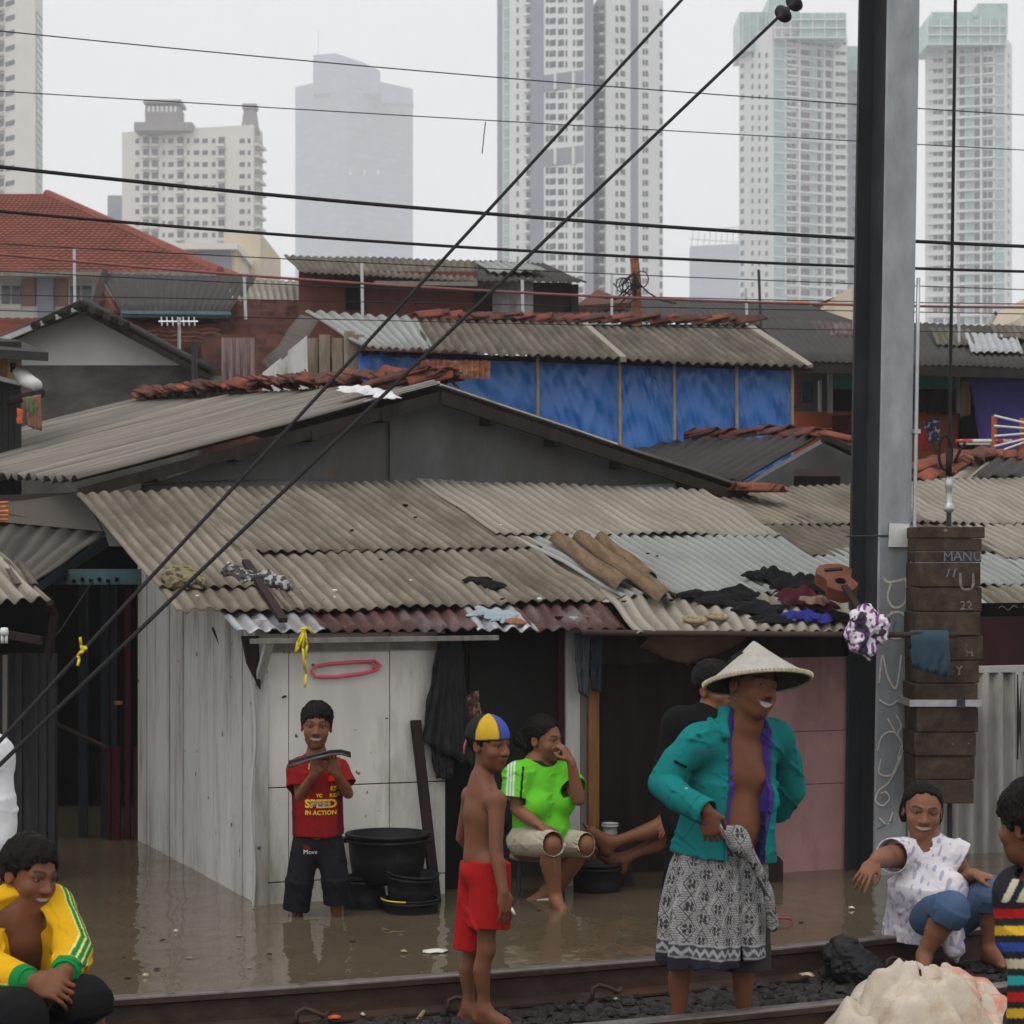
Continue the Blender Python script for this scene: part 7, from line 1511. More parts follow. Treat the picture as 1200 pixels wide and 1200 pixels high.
def redshirt(p):
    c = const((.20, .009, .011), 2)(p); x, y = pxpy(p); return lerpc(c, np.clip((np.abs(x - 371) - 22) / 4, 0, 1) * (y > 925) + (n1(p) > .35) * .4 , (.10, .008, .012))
o, bv = emit(s, 'shirt', VC, T, redshirt, 1, bvh=True)
ym = mat('print_yellow', (.70, .46, .03), rough=.6, var=.15); gm_ = mat('print_grey', (.20, .19, .17), rough=.6, var=.2)
for tx, x, y, h, m_ in (('BU', 364, 902, .026, ym), ('Y', 388, 900, .030, ym), ('KE', 389, 927, .022, ym), ('YC', 372, 935, .016, ym), ('KER', 389, 935, .018, ym), ('SPEED', 373.5, 945, .040, ym), ('SPEED', 373.5, 945, .026, gm_), ('IN ACTION', 373.5, 955.5, .021, ym)):
    text_part(tx, 'print', m_, o, j(x, y, -.2), RX, UZ, h, thick=0, bvh=bv, lift=.003 if m_ is ym else .0045, bold=.0022 if tx == 'SPEED' and m_ is ym else .001)
b = MB(); w_ = [bv.ray_cast(j(x, y, -.5), Vector((0, 1, 0)))[0] for x, y in ((378, 908), (388, 906), (394, 924), (376, 926))]
if all(w_): b.slab([q + Vector((0, -.004, 0)) for q in w_][::-1], .002, (0, -1, 0)); b.build('print_patch', cloth_mat('print_red', (.50, .02, .015)), o)
s = Sdf(.004); s.ell(j(372, 990), (.105, .082, .075), .03)
for a_, m_, b_ in ((j(360, 985), j(351, 1032, -.045), j(347, 1066, -.03)), (j(385, 985), j(393, 1030, -.045), j(395, 1058, -.03))): s.chain([a_, m_], [.072, .068], .03); tubecap(s, m_, b_, .068, .068, .02); hollow(s, m_, b_, .068, .068, .3)
s.disp(waves(9, [(.3, 0, 1), (1, 0, .5)], 66, .009, 7)); o, bv = emit(s, 'shorts', VC, T, const((.010, .010, .0125), 3, .25), 1, bvh=True)
text_part('The', 'print', cloth_mat('print_red2', (.40, .02, .02)), o, j(355, 1000, -.3), RX, UZ, .016, thick=0, bvh=bv, lift=.003); text_part('Move', 'print', MT['white_cloth'], o, j(359, 1005.5, -.3), RX, UZ, .022, thick=0, bvh=bv, lift=.003)
b = MB(); path = [(338, 893), (350, 890), (362, 887), (374, 884), (388, 880.5), (400, 880), (411, 883)]
b.grid(lambda u, v: P(path[int(round(u))][0], path[int(round(u))][1] - 2 + v * (9 if u < 2 else 7), D - .27 + .015 * abs(u - 3) + .01 * math.sin(v * 3)), [0, 1, 2, 3, 4, 5, 6], lin(0, 1, 5)); tag(b.build('plastic_strip', mat('smoky_plastic', (.030, .028, .028), rough=.25, var=.2, bump=0, spec=.6), None, True, .004, loc=P(374, 887, D - .27)), 'dark curved plastic strip held up by the boy in red', 'strip')
# ---------------- shirtless boy with the coloured cap
D = 8.77; j = J(D); T = person('shirtless boy in red shorts and a yellow, blue and black cap standing between the rails', Vector((j(562, 1200).x, D, -.05)))
sk = (.155, .062, .032)
hd = Head(j(573, 872), 50, 4, 0, .88, sk, smile=.0, squint=.25); nk = j(565, 917)
sa, sb = j(582, 937, -.11), j(552, 931, .10); to = Torso(sa, sb, j(574, 1012, -.06), j(561, 1012, .06), (.93, .25, 0), .74, .95)
s = Sdf(GF); hd.add(s); neck_to(s, hd, j(565, 922), .043); to.add(s, neck=nk, nr=.042)
s.cone(j(566, 1000, 0), j(566, 930, .0), .07, .055, .04)
ea, wa = j(581, 1000, -.17), j(590, 1046, -.21); arm(s, sa, ea, wa, .82, .85); hand(s, wa, (.12, 0, -1), (-.5, .85, 0), (1, -.2, 0), .80, .45, .1)
eb, wb_ = j(541, 982, .16), j(560, 1006, .20); arm(s, sb, eb, wb_, .80, .82); hand(s, wb_, (.8, .1, -.5), (0, 1, 0), (0, 0, 1), .8, .5)
for h_, k_, a_, ft in ((j(574, 1015, -.06), j(569, 1113, -.07), j(567, 1181, -.05), 1), (j(560, 1015, .06), j(553, 1112, .06), j(549, 1180, .07), 1)): leg(s, h_, k_, a_, .80, .82, (.9, 0, 0)); foot(s, a_, (.85, -.45, 0), .8)
s.ell(j(554, 950, -.01), (.030, .05, .045), .03); s.cone(j(553, 945, .0), j(557, 990, .0), .006, .006, .01, 'sub')
emit(s, 'body', VS, T, skin_color(sk, [hd], 5))
hd.hair_mesh(T, HR, 5, .006, .0, low=.01)
s = Sdf(.004); hd.e(s, (0, -.012, .030), (.088, .111, .104), .01)
s.fn(lambda p: (.022 + .12 * hd.loc(p)[..., 1] * (hd.loc(p)[..., 1] > 0) - .06 * (hd.loc(p)[..., 1] < -.03) * 0 - hd.loc(p)[..., 2]) * hd.S * .9, hd.c - .2, hd.c + .2, .002, 'and')
s.cone(hd.w(0, -.085, .022), hd.w(-.010, -.105, .004), .010, .006, .004); s.ell(hd.w(0, -.012, .130), (.008, .008, .005), .004)
def capc(p):
    q = hd.loc(p); a = np.degrees(np.arctan2(q[:, 0], q[:, 1] + .012)); c = np.tile(np.array((.018, .020, .020)), (len(p), 1)); c[(a > -88) & (a < -18)] = (.52, .33, .03); c[(a >= -18) & (a < 42)] = (.05, .08, .36); c[(a >= 42) & (a < 100)] = (.35, .03, .03)
    for e in (-88, -18, 42, 100): c[np.abs(a - e) < 2.5] *= .35
    return c
emit(s, 'cap', VC, T, capc, 0)
b = MB(); b.tube([hd.w(-.03, -.10, .02), hd.w(-.034, -.112, -.02), hd.w(-.03, -.118, -.055)], .006, 6); b.build('cap_strap', mat('strap_pink', (.45, .16, .18), var=.4, scale=60), T, True)
s = Sdf(.004); s.ell(j(568, 1022), (.095, .105, .07), .03)
for a_, b_, r in ((j(575, 1010, -.05), j(573, 1087, -.06), .074), (j(560, 1010, .06), j(553, 1112, .07), .066)): tubecap(s, a_, b_, r + .004, r + .010, .03); hollow(s, a_, b_, r, r + .010, .6)
s.half(j(568, 1000), (-.05, 0, 1)); s.disp(waves(12, [(1, .3, .1), (1, 0, .5)], 75, .010, 7)); emit(s, 'shorts', VC, T, const((.34, .012, .012), 5, .12), 1)
b = MB(); b.tube([j(599, 1064, -.20), j(603, 1072, -.20)], .006, 8); tag(b.build('cigarette_packet', MT['white_plastic'], None, True, loc=j(600, 1067, -.2)), 'small white stub between the fingers of the shirtless boy', 'stub')
# ---------------- laughing woman in green
D = 11.6; j = J(D); T = person('laughing woman in a bright green polo shirt sitting on a stool', Vector((j(632, 1055).x, D, -.1)))
sk = (.20, .086, .046)
hd = Head(j(637, 865), 58, 6, -4, .99, sk, smile=.85, squint=.8, wide=1.05); nk = j(628, 898)
sa, sb = j(604, 905, -.06), j(660, 905, .05); to = Torso(sa, sb, j(616, 988, .02), j(650, 988, .12), (.45, -.89, 0), .95, 1.15)
s = Sdf(GF); hd.add(s); neck_to(s, hd, j(629, 903), .047); to.add(s, neck=nk)
ea, wa = j(607, 950, -.10), j(632, 967, -.24); arm(s, sa, ea, wa, .9, 1.05); hand(s, wa, (.9, -.15, -.3), (0, .1, -1), (.2, -.9, .1), .85, .35, .12)
eb, wb_ = j(678, 937, -.10), j(669, 892, -.14); arm(s, sb, eb, wb_, .9, 1.0); hand(s, wb_, (-.45, .1, .85), (-.85, .5, -.2), (-.2, -.4, .8), .85, .85, .05)
ka, aa, kb, ab = j(645, 990, -.30), j(651, 1050, -.26), j(684, 990, -.08), j(655, 1042, .05)
for h_, k_, a_ in ((j(616, 990, .0), ka, aa), (j(648, 992, .08), kb, ab)): leg(s, h_, k_, a_, .92, 1.12, (.6, -.8, 0))
foot(s, aa, (.35, -.93, 0), .85); foot(s, j(640, 1041, .04), (-.8, -.5, -.1), .85)
emit(s, 'body', VS, T, skin_color(sk, [hd], 7))
def bun(s, h): h.e(s, (-.01, -.128, -.02), (.046, .042, .052), .02); h.e(s, (0, -.06, -.045), (.062, .05, .06), .03)
hd.hair_mesh(T, HR, 8, .008, .7, bun, rough=.5)
s = Sdf(.004); to.add(s, g=.016, belly=.7, bust=1.05, neck=j(629, 903), nr=.05)
ax_ = (j(607, 905, -.07), j(603, 936, -.10)), (j(660, 907, .04), j(672, 925, -.06))
for a_, b_ in ax_: tubecap(s, a_, b_, .070, .078, .03); hollow(s, a_, b_, .070, .078)
tubecap(s, j(632, 940, .03), j(634, 983, .02), .140, .155, .05, sq=(to.f, .85))
s.ell(hd.w(0, .01, -.115), (.058, .062, .040), .006, hd.M, 'sub'); s.half(j(632, 984), (.05, 0, -1)); s.disp(waves(15, [(1, 0, .6), (.4, 0, 1), (-.6, 0, 1)], 60, .010, 8))
def greenc(p):
    c = const((.12, .50, .028), 6, .10)(p); q = (p - nv(to.pel)) @ to.M; x, y = pxpy(p)
    for k in range(3):
        dd = np.abs((x - (595.5 + k * 3.6)) - (y - 900) * -.05); m = (dd < 1.1) & (y > 884) & (y < 937) & (x < 608); c[m] = (.58, .60, .56)
    m = np.linalg.norm(p - nv(hd.w(0, -.01, -.118)), axis=1) < .088; c[m] = (.015, .02, .015)
    m = (np.abs(x - 613 - (y - 900) * -.08) < 1.3) & (y < 945) & (y > 898); c[m] = (.015, .02, .015)
    return c
emit(s, 'polo_shirt', VC, T, greenc, 1)
s = Sdf(.0045); s.ell(j(630, 985, .05), (.165, .15, .085), .04)
for a_, b_, r0, r1 in ((j(614, 985, .0), j(649, 989, -.345), .094, .064), (j(645, 988, .08), j(688, 990, -.115), .094, .064)): tubecap(s, a_, b_, r0, r1, .03); hollow(s, a_, b_, r0, r1, .75)
s.disp(waves(18, [(.5, .8, .2), (0, 0, 1)], 60, .008, 7)); emit(s, 'shorts', VC, T, const((.42, .385, .29), 8, .10), 1)
s = Sdf(.005); s.ell(j(602, 968, .12), (.05, .06, .055), .02); emit(s, 'waist_bag', MT['cloth_black'], T)
b = MB(); c = j(630, 1050, .02); b.slab([c + Vector((x, y, -.01)) for x, y in ((-.05, -.03), (.02, -.05), (.10, -.04), (.11, .02), (.02, .04), (-.05, .03))], .014); b.build('sandal', MT['white_cloth'], T, bevel=.004)
# ---------------- man with the conical hat
D = 8.4; j = J(D); T = person('laughing man in a conical hat, open turquoise jacket and patterned grey sarong', Vector((j(835, 1226).x, D, -.05)))
sk = (.15, .058, .029)
hd = Head(j(880, 804), 36, -2, 12, 1.08, sk, smile=1.5, squint=.9, beard=.9); nk = j(874, 847)
sa, sb = j(818, 869, -.09), j(910, 863, .10); to = Torso(sa, sb, j(820, 1005, -.05), j(872, 1005, .07), (.42, -.91, 0), .98, .95)
s = Sdf(GF); hd.add(s); neck_to(s, hd, j(873, 852), .054); to.add(s, neck=nk, belly=.15)
ea, wa = j(780, 920, -.11), j(827, 950, -.31); arm(s, sa, ea, wa, .95); hand(s, wa, (.25, .05, -.95), (.15, .95, 0), (1, -.2, 0), .95, .75, .12)
eb, wb_ = j(925, 925, .20), j(900, 962, .30); arm(s, sb, eb, wb_, .95); hand(s, wb_, (-.8, .2, -.4), (0, -1, 0), (0, 0, 1), .9, .5)
for h_, k_, a_ in ((j(816, 1010, -.04), j(799, 1115, -.06), j(795, 1206, -.02)), (j(872, 1010, .06), j(873, 1112, .03), j(871, 1204, .06))): leg(s, h_, k_, a_, .90, .88, (.3, -.95, 0)); foot(s, a_, (.35, -.93, 0), .95)
navel = j(866, 962, -.14); s.ell(to.at(.0, .105, .20), (.010, .012, .010), .01, mode='sub')
for q in (-1, 1): s.ell(to.at(q * .06, .070, .70), (.055, .025, .045), .03, to.M)
s.cone(to.at(0, .118, .78), to.at(0, .118, .5), .006, .004, .012, 'sub')
emit(s, 'body', VS, T, skin_color(sk, [hd], 9, [(to.at(-.075, .10, .66), .012, (.05, .02, .015), .8), (to.at(.075, .10, .66), .012, (.05, .02, .015), .8)]))
hd.hair_mesh(T, HR, 11, .005, .35)
hc = j(888, 799, .0); hx = Vector((-.07, .27, .96)).normalized()
hatm = mat('woven_hat', (.38, .36, .325), rough=.85, var=.12, scale=30, dirt=(.30, .26, .20), dirt_amt=.3, dirt_scale=9, bump=.5, bump_scale=200); hatd = mat('hat_inside', (.055, .045, .032), rough=.9, var=.3, scale=40, bump=.3)
pr = [(0, .158), (.012, .150), (.05, .116), (.10, .074), (.15, .036), (.185, .012), (.203, .0)]
b = MB(); b.lathe(pr, hc, 56, ax=hx); ht = b.build('hat', hatm, T, True)
b = MB(); b.lathe([(r * .985, h - .009) for r, h in pr], hc, 56, ax=hx); b.build('hat_lining', hatd, ht, True)
b = MB(); zx = hx.orthogonal().normalized(); zy = hx.cross(zx); b.lathe([(.199 + .0065 * math.cos(t), -.003 + .0065 * math.sin(t)) for t in lin(0, 6.28, 9)][:-1], hc, 56, ax=hx, close=True); b.build('hat_rim', mat('hat_rim', (.40, .35, .25), rough=.8, var=.3, scale=60), ht, True)
b = MB()
for k in range(84):
    t = 2 * math.pi * k / 84; e = zx * math.cos(t) + zy * math.sin(t); b.obox(hc + e * .198 + hx * .005, e * .011, e.cross(hx) * .0028, hx * .003)
b.build('hat_stitches', mat('hat_stitch', (.56, .50, .36), var=.2), ht)
b = MB(); b.tube([hd.w(-.085, -.01, .0), hd.w(-.088, .0, .03), hd.w(-.09, .0, .06)], .003, 6); b.build('hat_cord', MT['cable'], ht)
# jacket
s = Sdf(.0042); to.add(s, g=.026, neck=j(872, 858), nr=.060)
tubecap(s, to.at(0, -.005, .62), to.at(-.01, -.005, -.06), .160, .215, .05, sq=(to.f, .84))
s.chain([j(820, 872, -.08), j(794, 892, -.10), j(778, 918, -.11), j(800, 937, -.22), j(826, 950, -.31)], [.066, .062, .060, .053, .050], .03)
s.chain([j(906, 866, .09), j(922, 890, .15), j(928, 926, .20), j(912, 950, .27)], [.060, .058, .054, .048], .03)
s.chain([hd.w(-.075, -.03, -.105), hd.w(-.02, -.075, -.10), hd.w(.05, -.06, -.10)], [.024, .026, .024], .02)       # collar
s.chain([hd.w(-.075, -.03, -.105), j(851, 862, -.14)], [.022, .016], .02); s.chain([hd.w(.06, -.02, -.10), j(899, 856, -.02)], [.020, .016], .02)
# lower right panel hangs lower
s.rbox(j(893, 965, -.06), (.050, .022, .125), .015, .03, to.M)
op = j(877, 905, -.16); Mo = to.M
fp = [nv(to.at(x, .125, v)) for x, v in ((.0, 1.25), (-.01, .98), (-.012, .75), (-.01, .45), (.0, .15), (.0, -.15))]; fr_ = [.095, .092, .082, .078, .072, .070]
for i in range(5): s.cone(fp[i], fp[i + 1], fr_[i], fr_[i + 1], .006, 'sub')
s.ell(hd.w(0, .03, -.12), (.066, .075, .05), .01, hd.M, 'sub'); hollow(s, j(800, 937, -.22), j(828, 951, -.315), .060, .048, .75, .008, over=.09)
s.half(j(845, 1003), (-.12, 0, -1)); 
s.disp(waves(21, [(1, 0, .8), (.6, 0, 1), (-.8, .2, 1)], 60, .0135, 8, .3, .8))
def jackc(p):
    c = const((.008, .160, .158), 10, .14, 18)(p); x, y = pxpy(p)
    q = (p - nv(to.pel)) @ to.M; d = np.full(len(p), 9.0, dtype=np.float32)
    for i in range(5):
        a, b_ = fp[i], fp[i + 1]; ba = b_ - a; t = np.clip(((p - a) @ ba) / (ba @ ba), 0, 1); d = np.minimum(d, np.linalg.norm(p - a - t[:, None] * ba, axis=1) - (fr_[i] + (fr_[i + 1] - fr_[i]) * t))
    front = q[:, 1] > .0
    c = lerpc(c, ((d < .013) & front & (y < 985)) * 1.0, (.055, .030, .19)); c = lerpc(c, ((d < .004) & front) * 1.0, (.05, .028, .17))
    c = lerpc(c, ((d > .0125) & (d < .0165) & front) * 1.0, (.01, .05, .05))
    c = lerpc(c, ((x > 868) & (y > 950) & (x < 897) & (y < 1012) & (d < .055)) * 1.0, (.016, .012, .05))
    c = lerpc(c, (np.abs(y - 902 - (x - 800) * .12) < 1.2) & (x > 795) & (x < 853) & front, (.006, .13, .115))
    c = lerpc(c, ((np.abs(p @ np.array((.72, -.3, -.5)) - nv(j(815, 944, -.27)) @ np.array((.72, -.3, -.5))) < .003) & (x < 832) & (y > 920) & (x > 800)) * 1.0, (.006, .12, .11))
    return c
o, bv = emit(s, 'jacket', VC, T, jackc, 1, bvh=True)
for i, (y, ln) in enumerate(((888, 9), (892, 8))): text_part('l' * 3 + 'm' * ln + 'l', 'embroidery', cloth_mat('embroidery%d' % i, (.10, .07, .22)), o, j(836, y, -.5), Vector((1, 0, -.04)), UZ, .008, thick=0, bvh=bv, lift=.003)
b = MB(); q = bv.ray_cast(j(819, 944, -.8), Vector((0, 1, 0)))[0]
if q is not None: b.lathe([(0, .003), (.006, .002), (.006, -.003)], q, 12, ax=(0, -1, 0)); b.build('snap', MT['galv'], o)
for x0, y0, x1, y1 in ((806, 912, 822, 920),):
    q0, q1 = bv.ray_cast(j(x0, y0, -.8), Vector((0, 1, 0)))[0], bv.ray_cast(j(x1, y1, -.8), Vector((0, 1, 0)))[0]
    qs = [bv.ray_cast(j(x0 + (x1 - x0) * t, y0 + (y1 - y0) * t, -.8), Vector((0, 1, 0)))[0] for t in lin(0, 1, 8)]
    if all(qs): b = MB(); b.tube([q + Vector((0, -.004, 0)) for q in qs], .005, 6); b.build('pocket_zip', MT['cloth_black'], o)
# sarong
w0, w1_ = nv(j(845, 968, .0)), nv(j(835, 1124, .0)); axs = unit(w1_ - w0); LS = float(np.linalg.norm(w1_ - w0)); sx = unit(np.array([1, .45, 0]) - axs * (np.array([1, .45, 0]) @ axs)); sy = np.cross(axs, sx)
pts_a = np.array([0, .12, .3, .6, 1.0]); ra_ = np.array([.135, .165, .190, .205, .208]); rb_ = np.array([.100, .108, .13, .145, .155])
def sar(p):
    q = p - w0; t = q @ axs; u = q @ sx; v = q @ sy; th = np.arctan2(v, u); tt = np.clip(t / LS, 0, 1)
    pl = (.012 * np.sin(th * 7 + 1.2 + 1.5 * np.sin(th * 2)) + .008 * np.sin(th * 13 + 2 * tt)) * (.25 + tt) + .010 * np.sin(th * 3 + tt * 5) * (1 - tt)
    A_ = np.interp(tt, pts_a, ra_) + pl; B_ = np.interp(tt, pts_a, rb_) + pl
    k0 = np.sqrt((u / A_) ** 2 + (v / B_) ** 2); d = (k0 - 1) * np.minimum(A_, B_)
    hem = LS * (1.0 - .045 * np.cos(th + .2) + .012 * np.sin(th * 5)); return np.maximum(d, np.maximum(t - hem, -t))
s = Sdf(.0042); s.fn(sar, np.minimum(w0, w1_) - .23, np.maximum(w0, w1_) + .23, .01)
s.ell(j(862, 981, -.16), (.045, .03, .045), .025); s.ell(j(868, 992, -.17), (.035, .028, .035), .02); s.chain([j(868, 985, -.16), j(884, 1010, -.15), j(900, 1045, -.10), j(906, 1085, -.06)], [.028, .020, .020, .022], .03)
s.cone(j(830, 968, -.15), j(862, 978, -.16), .018, .022, .02)
tubecap(s, w0 + axs * LS * .8, w1_ + axs * .06, .165, .185, .01, 'sub', (sy, .75))
s.disp(waves(25, [(1, 0, .15), (1, .5, 0)], 90, .005, 6))
def sarc(p):
    q = p - w0; t = q @ axs; th = np.arctan2(q @ sy, q @ sx); u = th * .165 / .052; v = t / .082
    iu = np.floor(u); fu = u - iu - .5; vv = v + .5 * (iu % 2); iv = np.floor(vv); fv = vv - iv - .5
    dm_ = np.abs(fu) * 2.0 + np.abs(fv) * 1.9; c = np.tile(np.array((.34, .335, .33)), (len(p), 1)); n = vnoise(6, 150)(p)
    band = (np.abs(dm_ - .95 + .05 * n) < .09) | (np.abs(dm_ - .62) < .06); c[band] = (.075, .075, .085)
    fl_ = (np.sqrt((np.abs(fu) - .13) ** 2 + (np.abs(fv) - .11) ** 2) < .105) & (np.sqrt(fu ** 2 + fv ** 2) > .07); c[fl_] = (.045, .042, .045)
    m = (np.sqrt(fu ** 2 + fv ** 2) < .055); c[m] = (.10, .06, .05)
    m = (dm_ > 1.12) & (np.sin(v * 60) > .2); c[m] = (.13, .13, .14)
    hem = t > LS * .855; c[hem] = (.060, .062, .075); z = np.abs((t - LS * .905) / .020 - (np.abs(((th * .165 / .03) % 1) - .5) * 2 - .5)) < .42; c[hem & z] = (.32, .32, .33)
    c[(t > LS * .845) & (t < LS * .86)] = (.32, .32, .32); c[t > LS * .955] = (.022, .022, .032); c[(t > LS * .94) & (t < LS * .955)] = (.24, .24, .25)
    return c * (1 + .12 * n)[:, None]
emit(s, 'sarong', VC, T, sarc, 1)
s = Sdf(.005); tubecap(s, j(874, 1050, .07), j(876, 1138, .04), .088, .090, .02); hollow(s, j(874, 1050, .07), j(876, 1138, .04), .088, .090, .7)
s.disp(waves(26, [(1, 0, .2)], 70, .006, 5)); emit(s, 'shorts', VC, T, const((.035, .035, .032), 12), 1)
# ---------------- person in black behind the man
D = 10.35; j = J(D); T = person('person in a long black robe half hidden behind the man in the conical hat', Vector((j(809, 1080).x, D, -.35)))
sk = (.20, .086, .046)
hd = Head(j(838, 806), 42, 0, -6, 1.0, sk, smile=.3); sa, sb = j(795, 848, -.05), j(871, 848, .08); to = Torso(sa, sb, j(807, 985, -.03), j(847, 985, .05), (.4, -.9, 0), 1.0, 1.0)
s = Sdf(.005); hd.add(s); neck_to(s, hd, j(833, 845), .05); to.add(s, neck=j(833, 838))
arm(s, sa, j(781, 915, -.05), j(794, 972, -.12), .95); hand(s, j(794, 972, -.12), (.2, 0, -1), (.6, .7, 0), (0, -1, 0), .9, .4); arm(s, sb, j(875, 915, .1), j(861, 970, .0), .95); hand(s, j(861, 970, .0), (-.2, 0, -1), (-.6, .7, 0), (0, -1, 0), .9, .4)
for h_, k_, a_ in ((j(811, 990), j(807, 1075, -.02), j(806, 1165)), (j(845, 990), j(845, 1075, 0), j(845, 1165))): leg(s, h_, k_, a_, .95); foot(s, a_, (.3, -.9, 0), .9)
emit(s, 'body', VS, T, skin_color(sk, [hd], 13)); hd.hair_mesh(T, HR, 14, .012, .2)
s = Sdf(.005); to.add(s, g=.03, neck=j(833, 845), nr=.055); tubecap(s, to.at(0, 0, .6), j(815, 1090), .16, .185, .05, sq=(to.f, .8))
s.chain([j(797, 848, -.05), j(780, 912, -.05), j(792, 966, -.11)], [.075, .068, .06], .03); s.chain([j(869, 848, .08), j(877, 912, .1), j(862, 962, .0)], [.075, .068, .06], .03)
s.ell(hd.w(0, .01, -.13), (.06, .065, .04), .01, hd.M, 'sub'); s.half(j(809, 1090), (0, 0, -1)); s.disp(waves(28, [(1, 0, .3)], 60, .008, 6)); emit(s, 'robe', VC, T, const((.007, .007, .008), 14), 1)
# ---------------- person sitting inside, only the bare legs show
D = 12.0; j = J(D); T = person('barefoot person sitting in the dark doorway with legs stretched out towards the basin', Vector((j(850, 1020).x, D, .0)))
sk = (.165, .066, .035)
hd = Head(j(856, 850), -35, 4, 0, 1.0, sk); sa, sb = j(826, 892, -.05), j(884, 892, .03); to = Torso(sa, sb, j(838, 975), j(866, 975, .05), (-.8, -.6, 0), 1.0)
s = Sdf(.0045); hd.add(s); neck_to(s, hd, j(856, 890), .05); to.add(s, neck=j(856, 886)); arm(s, sa, j(815, 935, -.12), j(800, 965, -.16), .95); hand(s, j(800, 965, -.16), (-.9, -.2, -.2), (0, 0, -1), (0, -1, 0), .9, .4); arm(s, sb, j(880, 935, -.02), j(850, 962, -.12), .95); hand(s, j(850, 962, -.12), (-.8, -.3, -.3), (0, 0, -1), (0, -1, 0), .9, .4)
leg(s, j(838, 975), j(780, 963, -.10), j(722, 986, -.14), .92, .9, (0, 0, 1)); leg(s, j(862, 980, .05), j(785, 978, -.02), j(737, 1003, -.06), .92, .9, (0, 0, 1))
foot(s, j(718, 986, -.14), (-.55, -.25, .80), .95, up=(.85, 0, .5)); foot(s, j(732, 1006, -.06), (-.70, -.25, .62), .95, up=(.7, 0, .6))
emit(s, 'body', VS, T, skin_color(sk, [hd], 15)); hd.hair_mesh(T, HR, 16, .012)
s = Sdf(.006); to.add(s, g=.02, neck=j(856, 892)); s.chain([sa, j(815, 930, -.1)], [.07, .06], .03); s.chain([sb, j(880, 930, -.02)], [.07, .06], .03); tubecap(s, j(838, 975), j(792, 966, -.09), .10, .085, .03); tubecap(s, j(862, 980, .05), j(795, 978, -.02), .10, .085, .03); s.ell(hd.w(0, .01, -.13), (.055, .06, .04), .01, hd.M, 'sub'); emit(s, 'clothes', VC, T, const((.020, .018, .020), 17), 1)
b = MB(); q0, q1 = P(822, 1000, 12.0), P(884, 1000, 12.0); b.box(q0.x, q1.x, 11.86, 12.28, q0.z - .04, q0.z); T2 = thing('bench', 'rough wooden bench under the person sitting in the doorway', 'bench', (q0.x, 12.0, -.4)); b.build('seat', MT['dark_wood'], T2)
for x in (q0.x + .03, q1.x - .03):
    for y in (11.9, 12.24): b = MB(); b.box(x - .02, x + .02, y - .02, y + .02, -.42, q0.z - .04); b.build('leg', MT['dark_wood'], T2)
# ---------------- woman in the white blouse
D = 10.0; j = J(D); T = person('pointing woman in a white flowered blouse and blue capris on the far rail', Vector((j(1085, 1130).x, D, -.05)))
sk = (.20, .086, .047)
hd = Head(j(1081, 949), -4, 6, 5, 1.03, sk, smile=1.15, squint=.75, wide=1.10); sa, sb = j(1058, 1003, -.04), j(1115, 1000, .02); to = Torso(sa, sb, j(1068, 1082, .06), j(1110, 1080, .08), (-.12, -.99, 0), .98, 1.25)
s = Sdf(.004); hd.add(s); neck_to(s, hd, j(1086, 991), .052); to.add(s, neck=j(1086, 988), nr=.056)
ea, wa = j(1038, 1003, -.20), j(1025, 1009, -.40); arm(s, sa, ea, wa, .95, 1.25); hand(s, wa, (-.55, -.45, -.60), (-.3, .2, -.9), (.5, -.8, 0), .92, .45, .15, point=.2)
eb, wb_ = j(1131, 1030, .03), j(1142, 1024, -.16); arm(s, sb, eb, wb_, .92, 1.1); hand(s, wb_, (.90, -.25, -.18), (0, .1, -1), (0, -1, .2), .92, .35, .22)
ka, aa, kb, ab = j(1116, 1064, -.36), j(1083, 1118, -.30), j(1165, 1046, -.16), j(1160, 1108, -.10)
leg(s, j(1072, 1080, .04), ka, aa, .95, 1.15, (.3, -.9, 0)); leg(s, j(1110, 1076, .06), kb, ab, .95, 1.15, (.5, -.8, 0)); foot(s, aa, (-.25, -.95, -.1), .9); foot(s, ab, (.3, -.9, 0), .9)
emit(s, 'body', VS, T, skin_color(sk, [hd], 19))
def pony(s, h):
    h.e(s, (.0, -.10, -.02), (.055, .05, .065), .03)
    for q in (-1, 1): h.e(s, (q * .066, -.040, -.022), (.020, .046, .048), .02)
hd.hair_mesh(T, HR, 20, .005, 1.1, pony, rough=.35)
s = Sdf(.0042); to.add(s, g=.020, belly=1.1, bust=1.25, neck=j(1087, 994), nr=.055)
for a_, b_ in ((j(1060, 1000, -.04), j(1045, 1003, -.14)), (j(1113, 998, .02), j(1124, 1006, .02))): tubecap(s, a_, b_, .072, .080, .03); hollow(s, a_, b_, .072, .080)
tubecap(s, j(1084, 1035, -.06), j(1082, 1096, -.02), .15, .185, .05, sq=(to.f, .80)); s.cone(j(1104, 1068, -.18), j(1112, 1092, -.26), .055, .04, .05); s.chain([j(1112, 1092, -.26), j(1118, 1110, -.27), j(1121, 1126, -.26)], [.045, .048, .010], .03)
s.ell(hd.w(.01, .03, -.150), (.060, .075, .060), .008, hd.M, 'sub'); s.disp(waves(31, [(1, 0, .9), (-.5, 0, 1), (.2, 0, 1)], 60, .009, 8))
nb = vnoise(33, 95, 9); ng = vnoise(34, 30, 5)
def blouse(p):
    c = const((.60, .575, .60), 21, .05)(p); c[(nb(p) > .22)] = (.36, .32, .43); x, y = pxpy(p); m = np.clip((y - 1035 - (x - 1040) * .35) / 12, 0, 1) * np.clip((1100 - x) / 20, 0, 1) * (ng(p) > -.25); return lerpc(c, m * .45, (.27, .24, .32))
emit(s, 'blouse', VC, T, blouse, 1)
